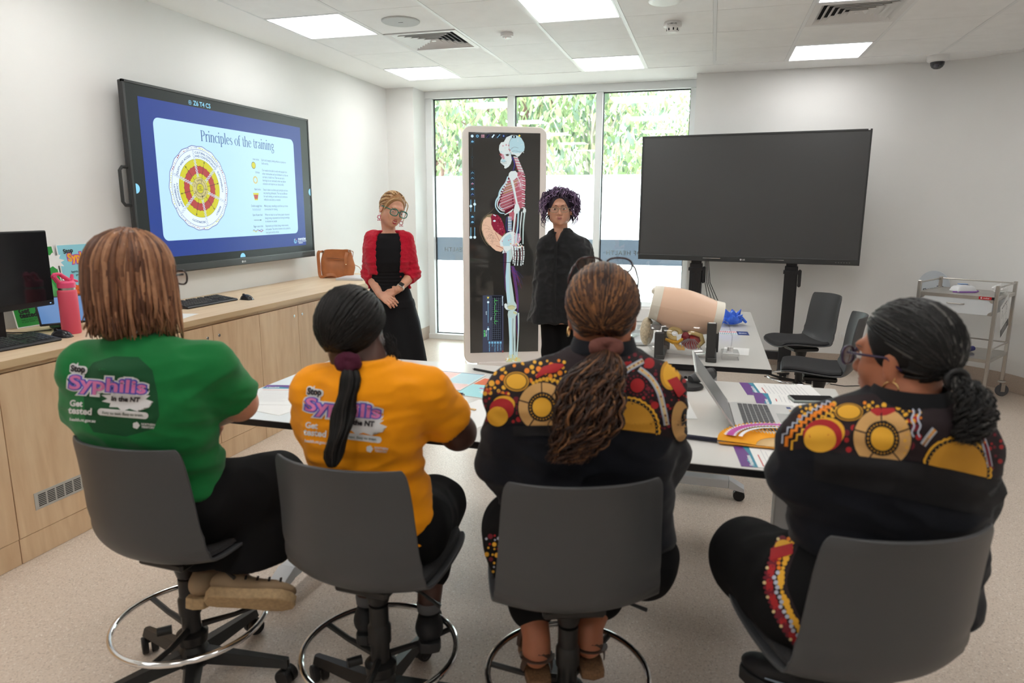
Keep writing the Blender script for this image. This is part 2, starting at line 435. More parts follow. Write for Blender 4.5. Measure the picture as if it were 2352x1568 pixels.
MULL = [(-3.17, -3.09), (-2.205, -2.13), (-1.235, -1.165), (-.275, -.215)]
for a, b_ in MULL: wf.box(((a+b_)/2, YW+.03, ZT/2), (b_-a, .1, ZT))
structure(wf.build('window_frame', frame_m, bevel=.004))
wg = MB(); wp = MB(); ws = MB()
for k in range(3):
    a = MULL[k][1]; b_ = MULL[k+1][0]; c = (a+b_)/2; w_ = b_-a
    for sx_, ww in ((a+.004, 0), (b_-.004, 0)): ws.box((sx_, YW+.055, 1.39), (.007, .03, 2.66))
    ws.box((c, YW+.055, .064), (w_, .03, .007)); ws.box((c, YW+.055, ZT-.005), (w_, .03, .009))
    pane = structure(MB().box((c, YW+.07, 1.39), (w_, .006, 2.66)).build('window_%d' % (k+1), glass))
    MB().box((c, YW+.074, (1.195+1.885)/2), (w_-.012, .001, 1.885-1.195)).build('frosted_film', frost, pane)
    MB().box((c, YW+.074, (.925+1.194)/2), (w_-.012, .001, 1.194-.925)).build('tinted_band', band, pane)
    MB().box((c, YW+.074, (.065+.924)/2), (w_-.012, .001, .924-.065)).build('frosted_film', frost, pane)
    ar = Art()
    ar.text('FACULTY OF HEALTH', w_/2-.13, 1.05, .068, 0, 0, bold=.012, align='RIGHT' if 0 else 'CENTER', space=1.12)
    ar.v = [(-(x-(w_/2-.13))*1.0, y, z) for x, y, z in ar.v]     # reads from outside: mirrored in here
    offx = c-.10 if k else c-.02
    xs = [x for x, y, z in ar.v]; sh = (b_-.13 if k == 2 else c+.16)-(min(xs)+max(xs))/2
    # keep only what fits on this pane
    if k == 2: sh = a+.07-min(xs)
    if k == 0: sh = a+.10-min(xs)
    if k == 1: sh = a+.10-min(xs)
    keep = [i for i, f in enumerate(ar.f) if all(a+.01 < ar.v[q][0]+sh < b_-.01 for q in f)]
    ar.f = [ar.f[i] for i in keep]; ar.m = [0]*len(keep)
    ar.build('band_lettering', [bandtxt], lambda u, v_, h: (u+sh, YW+.072, v_), pane)
structure(ws.build('trim_3', rubber))
structure(MB().box((XL-.13, 7.45, CZ/2), (.12, .6, CZ)).build('wall_left', white))

# ---- ceiling lights
lamp_m = bpy.data.materials.new('light panel diffuser'); lamp_m.use_nodes = True
b = lamp_m.node_tree.nodes['Principled BSDF']; b.inputs['Base Color'].default_value = (.9, .9, .9, 1)
b.inputs['Emission Color'].default_value = (1, .985, .96, 1); b.inputs['Emission Strength'].default_value = LAMP
names = {(0, 0): 'square ceiling light panel nearest the window above the handbag end of the counter',
 (0, 3): 'square ceiling light panel above the wall-mounted lit screen', (3, 0): 'ceiling light panel nearest the middle window pane, in front of the curly-haired woman',
 (3, 3): 'largest bright ceiling light panel at the top middle of the photo', (6, 0): 'ceiling light panel above the blank screen on its stand',
 (6, 3): 'ceiling light panel cut by the top edge, beside the right louvred vent'}
k = 0; proto = None
for x, y, i, j in LIGHTS:
    if y < -1.9: continue
    lab = names.get((i, j), 'square ceiling light panel behind the seated row, outside the photo')
    t = thing('ceiling_light', lab, 'light', (x, y, CZ), 0, 'ceiling light panels')
    if proto is None:
        mb = MB()
        for s_ in (-1, 1):
            mb.box((s_*.282, 0, .006), (.012, .576, .014)); mb.box((0, s_*.287, .006), (.576, .01, .014))
        proto = (mb.build('frame', frame_m, t), MB().box((0, 0, .008), (.552, .564, .008)).build('diffuser', lamp_m, t))
    else:
        for q in proto: c = q.copy(); COL.objects.link(c); c.parent = t
# ---- four-way vents
dark = mat('dark duct', (.015, .015, .017), rough=.9)
vent_m = mat('white vent blades', (.78, .77, .76), rough=.5)
proto = None
for (i, j), lab in zip(VENTS, ('square louvred ceiling vent beside the round speaker grille on the left', 'square louvred ceiling vent at upper right beside the light panel')):
    t = thing('ceiling_vent', lab, 'vent', (GX0+(i+.5)*GM, GY0-(j+.5)*GM, CZ), 0, 'louvred ceiling vents')
    if proto is None:
        a = MB().box((0, 0, .03), (.5, .5, .004)).build('duct', dark, t)
        mb = MB()
        for s_ in (-1, 1): mb.box((s_*.268, 0, .004), (.04, .576, .012)); mb.box((0, s_*.268, .004), (.576, .04, .012))
        fr_ = mb.build('frame', vent_m, t)
        bl = MB()
        for q in range(6):
            r0 = .248-.038*q; r1 = r0-.028
            for d in range(4):
                R = RZ(pi/2*d)
                P = [R @ V(p) for p in ((-r0, -r0, .000), (r0, -r0, .000), (r1, -r1, .026), (-r1, -r1, .026))]
                P2 = [p+V((0, 0, .0018)) for p in P]
                bl.add(P+P2, [(0, 1, 2, 3), (7, 6, 5, 4), (0, 1, 5, 4), (1, 2, 6, 5), (2, 3, 7, 6), (3, 0, 4, 7)])
        bl.box((0, 0, .002), (.03, .03, .003))
        proto = (a, fr_, bl.build('louvres', vent_m, t, smooth=0))
    else:
        for q in proto: c = q.copy(); COL.objects.link(c); c.parent = t
# ---- round grilles, detectors, dome camera
gr_m = mat('pale grey grille', (.58, .60, .60), rough=.7, bump=.4, bscale=900)
gw = mat('white plastic', (.82, .82, .81), rough=.4)
red = mat('red indicator', (.6, .02, .02), rough=.4)
for (i, j, lab, rim) in ((1, 3, 'flat grey round ceiling speaker beside the left louvred vent', 0), (4, 3, 'white-rimmed round ceiling speaker above the middle of the room', 1), (5, 4, 'round ceiling speaker cut off by the top edge of the photo', 0)):
    t = thing('ceiling_speaker', lab, 'speaker', (GX0+(i+.5)*GM+.0, GY0-(j+.5)*GM+(.0 if rim == 0 else .0), CZ))
    if rim:
        MB().lathe([(.075, -.006), (.095, -.006), (.103, -.001), (.103, .002)], n=40).build('rim', gw, t)
        MB().lathe([(.0, -.003), (.078, -.003), (.078, .001)], n=40).build('grille', gr_m, t)
    else:
        MB().lathe([(.0, -.006), (.128, -.006), (.133, -.002), (.133, .002)], n=48).build('grille', gr_m, t)
        MB().box((0, .0, -.0065), (.035, .004, .001)).build('badge', dark, t)
t = thing('heat_detector', 'small white flat ceiling detector with a red dot', 'detector', (GX0+2.53*GM, GY0-2.64*GM, CZ))
MB().lathe([(.0, -.034), (.03, -.034), (.036, -.022), (.046, -.022), (.048, -.018), (.048, .002)], n=32).build('housing', gw, t)
MB().lathe([(.0, -.036), (.004, -.036), (.004, -.033)], (-.004, -.02, 0), n=10).build('indicator', red, t)
t = thing('smoke_detector', 'white domed slotted smoke detector on the ceiling between the two vents', 'detector', (GX0+4.53*GM, GY0-2.62*GM, CZ))
MB().lathe([(.0, -.066), (.032, -.066), (.037, -.06), (.044, -.034), (.054, -.03), (.062, -.026), (.063, -.012), (.058, .002)], n=36).build('housing', gw, t)
mb = MB()
for q in range(8):
    a = 2*pi*q/8+.2; mb.box((.0405*cos(a), .0405*sin(a), -.046), (.004, .009, .018), RZ(a))
mb.build('slot', dark, t)
ar = Art(); ar.text('L1-001-02', 0, 0, .016, 0, 0, bold=.02)
ar.build('lettering', [dark], lambda u, v_, h: (.0625*sin(u/.0625), -.0636*cos(u/.0625), -.019+v_*.8), t)
t = thing('security_camera', 'white dome security camera with a dark glass eye near the right corner', 'camera', (1.755, 6.88, CZ))
MB().lathe([(.0, -.052), (.055, -.052), (.075, -.045), (.082, -.035), (.083, 0)], n=36).build('housing', gw, t)
dg = mat('smoked dome', (.02, .02, .025), rough=.08, spec=.8)
MB().lathe([(.0, -.108), (.025, -.104), (.042, -.092), (.052, -.074), (.055, -.05)], (-.0, -.0, 0), n=32, cap=False).build('dome', dg, t)
MB().sphere((-.015, -.03, -.082), (.022, .022, .022)).build('lens', mat('lens', (.1, .1, .12), rough=.05), t)
# ================================================================== COUNTER AND CABINETS
oak_d = wood('pale timber door', s2l(226, 196, 160), s2l(208, 172, 136), (2.2, 2.2, .35))
oak_t = wood('pale timber top', s2l(224, 200, 170), s2l(210, 182, 150), (2.5, .3, 2.5), .4)
oak_e = wood('timber edge strip', s2l(208, 180, 142), s2l(196, 166, 128), (2.5, .3, 2.5))
blackp = mat('black plastic', (.012, .012, .013), rough=.45)
blackm = mat('satin black metal', (.02, .02, .022), rough=.35)
chrome = mat('chrome', (.82, .82, .82), rough=.08, metal=1)
steel = mat('brushed stainless steel', (.52, .50, .47), rough=.32, metal=1, var=.06, vscale=6, stretch=(1, 1, .1))
CX = -2.80; WT = .905
t = thing('worktop', 'long pale timber worktop running under the lit wall screen', 'worktop', (0, 0, 0))
MB().box(((XL-2.778)/2, 2.65, WT-.0165), (-2.778-XL, 6.7, .033)).build('top', oak_t, t, bevel=.002)
MB().box((-2.7775, 2.65, WT-.0165), (.0016, 6.7, .0315)).build('edge_strip', oak_e, t)
seams = [-.7, -.24, .22, .66, 1.105, 1.56, 2.055, 2.47, 2.91, 3.351, 3.791, 4.231, 4.671, 5.111, 5.551, 5.99]
lock_m = mat('nickel lock', (.6, .6, .58), rough=.25, metal=1)
for k in range(0, len(seams)-1, 2):
    a, b_ = seams[k], seams[min(k+2, len(seams)-1)]
    if k % 2 == 0:
        lab = {6: 'cabinet with the metal vent grille beside the leftmost stool', 8: 'cabinet under the worktop hidden behind the green-shirted woman',
               4: 'cabinet at the bottom left corner of the photo'}.get(k, None)
    y0 = a; y1 = b_
    labs = ['timber base cabinet behind the photographer', 'timber base cabinet beside the photographer', 'timber base cabinet at the left edge of the photo',
            'timber base cabinet with a metal vent grille, left of the leftmost stool', 'timber base cabinet behind the green-shirted woman',
            'timber base cabinet with two round locks, right of the green-shirted woman', 'timber base cabinet behind the head of the woman in yellow-orange',
            'timber base cabinet below the tan handbag, behind the red cardigan', 'timber base cabinet at the window end of the counter']
    t = thing('base_cabinet', labs[k//2], 'cabinet', (CX, (y0+y1)/2, 0), 0, 'base cabinets under the worktop')
    W_ = y1-y0; 
    mb = MB(); mb.box((-.345, 0, .495), (.65, W_-.002, .75)); mb.build('body', oak_d, t)
    MB().box((-.016, 0, .861), (.018, W_-.002, .022)).build('top_rail', oak_e, t)
    MB().box((-.013, 0, .058), (.018, W_-.004, .114)).build('plinth', oak_d, t, bevel=.001)
    ys = [y for y in seams if y0 <= y <= y1]
    for q in range(len(ys)-1):
        dw = ys[q+1]-ys[q]; dc = (ys[q]+ys[q+1])/2-(y0+y1)/2
        d = MB().box((-.009, dc, .482), (.018, dw-.004, .728)).build('door', oak_d, t, bevel=.001)
        sgn = 1 if q == 0 else -1
        if len(ys) == 2: sgn = -1
        mb = MB(); mb.lathe([(.0, .004), (.0085, .004), (.0105, .002), (.0105, 0)], (0, dc+sgn*(dw/2-.05), .777), n=18, axis=(1, 0, 0))
        mb.box((.0045, dc+sgn*(dw/2-.05), .777), (.001, .011, .003)); mb.box((.0045, dc+sgn*(dw/2-.05), .777), (.001, .003, .009))
        lk = mb.build('lock', [lock_m], d)
    if k == 6:
        g = MB().box((.001, 2.335-(y0+y1)/2, .252), (.003, .385, .078)).build('vent_grille', mat('grey vent plate', (.5, .49, .46), rough=.45, metal=.3), t)
        mb = MB()
        for cx_ in range(8):
            for rz_ in range(7): mb.box((.0026, 2.335-(y0+y1)/2-.157+cx_*.0445, .252-.025+rz_*.0083), (.0012, .036, .0042))
        mb.build('louvres', dark, g)

# ================================================================== SCREENS
bez = mat('dark grey bezel', (.035, .037, .038), rough=.38)
W86, H86 = 1.965, 1.165
def artmats(d): return [screen_mat(k, v, 1.0) for k, v in d]
def big_screen(root):
    "interactive display, local: width along x, screen faces -y, bottom at z=0"
    mb = MB()
    mb.box((0, .024, H86/2), (W86-.004, .028, H86-.004), bev=.006); mb.box((0, .045, H86/2-.05), (W86*.7, .04, H86*.7), bev=.02)
    b_ = mb.build('housing', bez, root)
    mb = MB(); q = .016
    mb.box((0, .003, H86-q/2), (W86, .018, q)); mb.box((0, .003, .0265), (W86, .024, .053), bev=.004)
    for s_ in (-1, 1): mb.box((s_*(W86/2-q/2), .003, H86/2), (q, .018, H86))
    mb.build('bezel', bez, root, bevel=.002)
    ar = Art()
    ar.disc(-.016, .024, .0085, 0, 0); ar.text('LG', .010, .024, .018, 0, 0, bold=.03)
    ar.text('L', -.016, .024, .010, 1, 1, bold=.03)
    ar.build('logo', [mat('silver lettering', (.75, .75, .75), rough=.3), bez], lambda u, v_, h: (u, -.0095-h, v_), root)
    mb = MB()
    for k in range(6): mb.box((W86/2-.19+k*.022, -.0096, .024), (.008, .001, .004))
    mb.build('buttons', mat('dim button print', (.25, .25, .25), rough=.5), root)
    return root
# ---- the lit one on the left wall
t = thing('wall_display', 'large lit wall screen showing the Principles of the training slide', 'screen', (XL+.11, 4.43, 1.105), pi/2)
TW = t
big_screen(t)
MB().box((0, .085, .6), (.7, .06, .5), bev=.004).build('wall_bracket', blackm, t)
mb = MB(); mb.tube([(-W86/2+.01, .02, .66), (-W86/2-.04, .02, .66), (-W86/2-.058, .02, .64), (-W86/2-.058, .02, .455), (-W86/2-.04, .02, .435), (-W86/2+.01, .02, .435)], .010, 8)
mb.build('handle', bez, t)
MB().box((0, .001, (H86+.04)/2), (W86-.03, .006, H86-.06)).build('panel', screen_mat('lit screen black', (.012, .015, .014), 1.0), t)
C_ = [('slide navy', s2l(38, 62, 140)), ('slide pale', s2l(186, 226, 250)), ('slide title ink', s2l(62, 92, 150)), ('slide yellow', s2l(206, 202, 38)),
      ('slide brick', s2l(178, 66, 66)), ('slide tan', s2l(206, 194, 128)), ('slide ink', s2l(50, 52, 58)), ('slide lilac', s2l(130, 140, 190)),
      ('slide crimson', s2l(160, 30, 80)), ('slide white', s2l(228, 244, 252)), ('slide grey ink', s2l(104, 120, 140)), ('slide cyan', s2l(140, 210, 245)), ('slide grey', s2l(88, 104, 106)), ('slide navy2', s2l(62, 92, 158)), ('slide navy3', s2l(34, 50, 152))]
sm = artmats(C_)
NAVY, PALE, TITLE, YEL, BRK, TAN, INK, LIL, CRI, WHT, GIN, CYN, GRY, NV2, NV3 = range(15)
A = Art()
# v measured from the screen's bottom; u from its middle (world y = 4.43 + u)
def U(y): return y-4.43
def Z(z): return z-1.105
x0, x1, z0, z1 = U(3.555), U(5.285), Z(1.21), Z(2.188)
A.rect(x0, z0, x1, z1, NAVY, 1)
A.rect(U(3.66), Z(1.315), U(5.175), Z(2.08), PALE, 2, r=.045)
GL = {'i': (.5, [([(.2, 0), (.2, 1)], .19), ([(0, .03), (.4, .03)], .06), ([(.02, .97), (.25, .97)], .06), ([(.2, 1.26), (.2, 1.44)], .2)]),
 'l': (.5, [([(.2, 0), (.2, 1.5)], .19), ([(0, .03), (.4, .03)], .06), ([(.02, 1.47), (.25, 1.47)], .06)]),
 'r': (.74, [([(.2, 0), (.2, 1)], .19), ([(0, .03), (.42, .03)], .06), ([(.02, .97), (.25, .97)], .06), ([(.27, .72), (.4, .9), (.52, .95), (.66, .9)], [.06, .1, .13, .17])]),
 'n': (1.08, [([(.2, 0), (.2, 1)], .19), ([(0, .03), (.4, .03)], .06), ([(.02, .97), (.25, .97)], .06), ([(.27, .75), (.42, .92), (.6, .95), (.76, .85), (.8, .6), (.8, 0)], [.05, .08, .12, .17, .19, .19]), ([(.6, .03), (1.0, .03)], .06)]),
 'p': (1.08, [([(.2, -.45), (.2, 1)], .19), ([(0, -.42), (.42, -.42)], .06), ([(.02, .97), (.25, .97)], .06), ([(.25, .8), (.45, .96), (.65, .93), (.82, .75), (.86, .48), (.8, .2), (.62, .04), (.45, .03), (.25, .14)], [.05, .07, .12, .18, .2, .18, .1, .07, .05])]),
 'P': (1.15, [([(.25, 0), (.25, 1.4)], .2), ([(.03, .03), (.5, .03)], .06), ([(.03, 1.37), (.7, 1.37)], .06), ([(.65, 1.36), (.86, 1.25), (.93, 1.04), (.86, .82), (.65, .7), (.3, .68)], [.08, .17, .2, .17, .08, .06])]),
 'o': (1.0, [([(.48+.38*cos(a), .49+.47*sin(a)) for a in [2*pi*k/16 for k in range(17)]], [.19, .17, .12, .07, .05, .07, .12, .17, .19, .17, .12, .07, .05, .07, .12, .17, .19])]),
 'c': (.88, [([(.74, .74), (.68, .9), (.5, .96), (.28, .88), (.13, .66), (.11, .42), (.22, .15), (.45, .02), (.66, .06), (.78, .2)], [.16, .14, .06, .12, .18, .19, .16, .09, .07, .05])]),
 'e': (.92, [([(.16, .54), (.78, .54)], .06), ([(.78, .54), (.74, .8), (.52, .96), (.28, .88), (.12, .62), (.12, .4), (.24, .13), (.47, .02), (.68, .08), (.8, .22)], [.13, .16, .07, .12, .18, .19, .16, .09, .07, .05])]),
 's': (.8, [([(.62, .72), (.6, .88), (.42, .96), (.22, .9), (.14, .74), (.24, .58), (.5, .45), (.64, .28), (.56, .1), (.36, .02), (.16, .1), (.12, .26)], [.05, .06, .06, .11, .16, .17, .17, .17, .12, .06, .06, .06])]),
 'f': (.62, [([(.24, 0), (.24, 1.1), (.32, 1.38), (.5, 1.46), (.64, 1.38)], [.19, .19, .15, .08, .15]), ([(.04, .03), (.5, .03)], .06), ([(.02, .95), (.54, .95)], .06)]),
 't': (.64, [([(.26, 1.28), (.26, .25), (.34, .06), (.5, .03), (.62, .12)], [.12, .19, .17, .1, .05]), ([(.02, .95), (.58, .95)], .06)]),
 'h': (1.08, [([(.2, 0), (.2, 1.5)], .19), ([(0, .03), (.4, .03)], .06), ([(.02, 1.47), (.25, 1.47)], .06), ([(.27, .75), (.42, .92), (.6, .95), (.76, .85), (.8, .6), (.8, 0)], [.05, .08, .12, .17, .19, .19]), ([(.6, .03), (1.0, .03)], .06)]),
 'a': (.96, [([(.18, .76), (.24, .9), (.44, .96), (.64, .88), (.68, .7), (.68, .16), (.76, .04), (.92, .08)], [.15, .1, .06, .14, .19, .19, .12, .05]), ([(.66, .56), (.36, .5), (.14, .34), (.14, .16), (.3, .03), (.5, .08), (.66, .24)], [.05, .08, .15, .17, .12, .07, .05])]),
 'g': (.98, [([(.45+.3*cos(a), .66+.29*sin(a)) for a in [2*pi*k/12 for k in range(13)]], .13), ([(.28, .4), (.18, .26), (.26, .14), (.6, .1), (.82, .0), (.8, -.26), (.5, -.42), (.2, -.36), (.12, -.16), (.26, .02)], [.06, .12, .1, .15, .17, .14, .07, .12, .14, .06]), ([(.7, .84), (.9, .92)], .1)]), ' ': (.52, [])}
tx = U(4.49)-.5*sum(GL[c][0] for c in 'Principles of the training')*.0405
for c in 'Principles of the training':
    for pts, w_ in GL[c][1]: A.line([(tx+x*.0405, Z(1.972)+y*.051) for x, y in pts], [q*.046 for q in w_] if isinstance(w_, list) else w_*.046, TITLE, 3)
    tx += GL[c][0]*.0405
cx, cy = U(4.03), Z(1.655); R0 = .283
A.disc(cx, cy, R0, LIL, 3, n=72, wob=.012, wn=18); A.disc(cx, cy, R0-.006, WHT, 4, n=72, wob=.012, wn=18)
rnd = random.Random(3)
for k in range(110):
    a = 2*pi*k/110; c_ = (CRI, CRI, YEL, YEL, LIL)[(k//7) % 5]
    rr = R0-.016+rnd.uniform(-.003, .003); A.disc(cx+rr*cos(a), cy+rr*sin(a), rnd.uniform(.002, .0052), c_, 5, n=8)
A.ring(cx, cy, R0-.026, .0035, LIL, 5, n=60)
A.disc(cx, cy, .196, INK, 5, n=60); A.disc(cx, cy, .1945, YEL, 6, n=60)
A.disc(cx, cy, .15, INK, 7, n=90, wob=.02, wn=30); A.disc(cx, cy, .1485, BRK, 8, n=90, wob=.02, wn=30)
A.disc(cx, cy, .101, INK, 9, n=90, wob=.02, wn=22); A.disc(cx, cy, .0995, YEL, 10, n=90, wob=.02, wn=22)
A.disc(cx, cy, .073, INK, 11, n=50); A.disc(cx, cy, .0715, TAN, 12, n=50)
for k in range(5):
    a = radians(90+14+72*k-36); A.line([(cx+.04*cos(a), cy+.04*sin(a)), (cx+.072*cos(a), cy+.072*sin(a))], .003, INK, 13)
A.disc(cx, cy, .038, INK, 13); A.disc(cx, cy, .0355, TAN, 14); A.disc(cx, cy, .032, INK, 15); A.disc(cx, cy, .0305, YEL, 16)
for k, s_ in enumerate(('SPIRIT', 'AND', 'INTEGRITY')): A.text(s_, cx, cy+.011-.011*k, .0105, INK, 17, bold=.02)
for k, s_ in enumerate(('SAFETY', 'PARTNERSHIPS', 'ESTEEM', 'RELATIONSHIP', 'SELF')):
    a = radians(90-72*k); A.arc_text(s_, cx, cy, .055, a, .017 if k in (0, 2) else .011, INK, 17, bold=.015, flip=(k in ()))
for k in range(6):       # double squiggly lines and spears
    a = radians(100-60*k+0)
    for o_ in (-.005, .005):
        pts = []
        for q in range(46):
            rr = .075+(R0-.03-.075)*q/45; w_ = .0045*sin(q*1.25)*(1 if o_ > 0 else -1)+o_
            pts.append((cx+rr*cos(a)-w_*sin(a), cy+rr*sin(a)+w_*cos(a)))
        A.line(pts, .0055, WHT, 17); A.line(pts, .0022, LIL, 18)
    a = radians(100-60*k-28)
    A.line([(cx+.073*cos(a), cy+.073*sin(a)), (cx+.182*cos(a), cy+.182*sin(a))], .0028, INK, 19)
    d_ = V((cos(a), sin(a))); p_ = V((-sin(a), cos(a))); c0 = V((cx, cy))
    A.poly([tuple(c0+d_*.193), tuple(c0+d_*.178+p_*.006), tuple(c0+d_*.178-p_*.006)], INK, 19)
for s_, a_, r_, f_ in (('CULTURAL CONTINUITY', 68, .236, 0), ('AND CONTEXTUALITY', 68, .213, 0), ('SUSTAINABILITY', 14, .222, 0), ('RESPECT', -42, .224, 0),
                      ('RECIPROCITY', -100, .226, 0), ('RESPONSIBILITY', 192, .236, 1), ('AND ADVOCACY', 194, .212, 1), ('EQUITY AND ACCESS', 134, .222, 0)):
    A.arc_text(s_, cx, cy, r_, radians(a_), .0205, NAVY, 17, bold=.02, flip=False if not f_ else False)
rows = [(1.862, 'Inner circle:', ['Spirit and integrity, feeling whole as a person in', 'both worlds.']),
        (1.765, '5 Bricks:', ['Our needs to be able to work with people from', 'other communities and our facilitators so that we', 'can learn, is built in us. Then we can carry', 'learnings to our community when we deliver', 'education and improve our clinical skills.']),
        (1.62, 'Blank bricks:', ['Steps it takes to achieve each principle and two-', 'way teaching philosophy. This may be different', 'for each training, so need time and continuous', 'reflection and action, as needed.']),
        (1.512, 'Double squiggly lines', ['Making ways, travelling to and from our home', 'communities for training.']),
        (1.445, 'Spear & spear head', ['When we return to our home, spears represent', 'being strong, empowered and having knowledge', 'to educate our people.']),
        (1.366, 'Bigger outer circle:', ['Represents our holistic being, whole country,', 'and people. The circle is known to be a person\'s', 'body parts and be whole.'])]
rz_ = [1.885, 1.80, 1.655, 1.535, 1.452, 1.375]
for (zz, h_, ls), top in zip(rows, (1.889, 1.812, 1.665, 1.540, 1.472, 1.385)):
    for q, s_ in enumerate(ls): A.text(s_, U(4.73), Z(top-.0255*q), .0235, GIN, 3, bold=.006, align='LEFT', sx=.72)
    A.text(h_, U(4.70), Z(top-(.02 if h_[0] == '5' else 0)), .0215, GIN, 3, bold=.012, align='RIGHT', sx=.72)
ux = U(4.63)
A.disc(ux, Z(1.843), .026, INK, 3); A.disc(ux, Z(1.843), .0225, YEL, 4)
A.disc(ux+.01, Z(1.735), .029, TAN, 3); A.disc(ux+.01, Z(1.735), .017, PALE, 4)
A.poly([(ux-.03, Z(1.638)), (ux+.04, Z(1.638)), (ux+.024, Z(1.583)), (ux-.014, Z(1.583))], YEL, 3)
A.poly([(ux-.022, Z(1.624)), (ux+.032, Z(1.624)), (ux+.022, Z(1.592)), (ux-.012, Z(1.592))], BRK, 4)
for o_ in (0, .008): A.line([(ux-.05+q*.005, Z(1.508)+o_+.004*sin(q*1.3)) for q in range(22)], .002, GIN, 3)
A.line([(ux-.04, Z(1.432)), (ux+.045, Z(1.432))], .003, INK, 3); A.poly([(ux+.055, Z(1.432)), (ux+.04, Z(1.438)), (ux+.04, Z(1.426))], INK, 3)
A.line([(ux-.06+q*.006, Z(1.355)+.006*sin(q*.8)) for q in range(22)], .005, LIL, 3)
A.line([(ux-.06+q*.006, Z(1.348)+.006*sin(q*.8)) for q in range(11)], .005, YEL, 4); A.line([(ux+.006+q*.006, Z(1.348)+.006*sin(q*.8)) for q in range(11)], .005, CRI, 4)
A.text('menzies', U(5.225), Z(1.266), .036, WHT, 3, bold=.02); A.text('SCHOOL OF HEALTH', U(5.225), Z(1.245), .0135, WHT, 3, bold=.02); A.text('RESEARCH', U(5.205), Z(1.231), .0135, WHT, 3, bold=.02)
for q in range(8):
    a = 2*pi*q/8+.2; A.line([(U(5.125)+.008*cos(a), Z(1.25)+.008*sin(a)), (U(5.125)+.022*cos(a), Z(1.25)+.022*sin(a))], .0075, BRK if q == 1 else CYN, 3)
A.text('Z6 T4 CS', U(4.115), Z(2.212), .042, CYN, 3, bold=.02)
A.ring(U(4.0), Z(2.212), .014, .003, CYN, 3, n=6); A.text('A', U(4.0), Z(2.212), .02, CYN, 3, bold=.02)
for yy, z_ in ((3.475, 1.64), (5.395, 1.66)):
    s_ = 1 if yy < 4 else -1; A.poly([(U(yy)+s_*.03*sin(pi*k/12)*1.0, Z(z_)+.03*cos(pi*k/12)) for k in range(13)], CYN, 3)
A.poly([(U(4.43)+.03*cos(pi*k/12), Z(1.162)+.03*sin(pi*k/12)) for k in range(13)], CYN, 3)
A.build('slide', sm, lambda u, v_, h: (u, -.0025-h, v_), t, step=.00015)

# ---- the blank one on its stand
t = thing('standing_display', 'large blank dark screen on a black wheeled stand by the back wall', 'screen', (.296, 6.79, 1.039), radians(-6.25))
big_screen(t)
scr_m = mat('matte dark screen glass', (.055, .056, .058), rough=.42, spec=.6, coat=0)
MB().box((0, .001, (H86+.04)/2), (W86-.03, .006, H86-.06)).build('panel', scr_m, t)
mb = MB()
for s_ in (-1, 1): mb.box((s_*.28, -.0125, .030), (.16, .003, .004))
mb.build('pen_tray', chrome, t); MB().box((W86/2-.025, -.008, H86-.006), (.016, .002, .010)).build('sticker', gw, t)
t = thing('display_stand', 'black twin-column wheeled stand under the blank screen', 'stand', (.296, 6.79, 0), radians(-6.25))
for s_ in (-1, 1):
    x = s_*.43
    mb = MB(); mb.box((x, .105, .52), (.115, .075, .98), bev=.004)
    for q in range(4): mb.box((x-.04+q*.027, .066, .5), (.012, .006, .9))
    c_ = mb.build('column', blackm, t)
    MB().box((x, .10, 1.12), (.095, .05, .5), bev=.003).build('upright', blackm, t)
    MB().box((x, .1, .955), (.135, .1, .03)).build('clamp', blackm, c_)
    MB().box((x+.075, .095, .90), (.03, .07, .16), bev=.01).build('handset', blackm, c_)
    mb = MB(); mb.box((x, .02, .085), (.11, .62, .045), bev=.01); f_ = mb.build('foot', blackm, t)
    for yy in (-.24, .28):
        mb = MB()
        for w_ in (-.018, .018): mb.lathe([(.0, -.012), (.033, -.012), (.036, -.008), (.036, .008), (.033, .012), (0, .012)], (x+w_, yy, .037), n=20, axis=(1, 0, 0))
        mb.box((x, yy, .06), (.02, .04, .03)); mb.build('castor', blackp, f_)
MB().box((0, .105, .16), (.9, .05, .08), bev=.004).build('crossbar', blackm, t)
MB().box((0, .09, 1.5), (1.1, .03, .5)).build('mounting_plate', blackm, t)

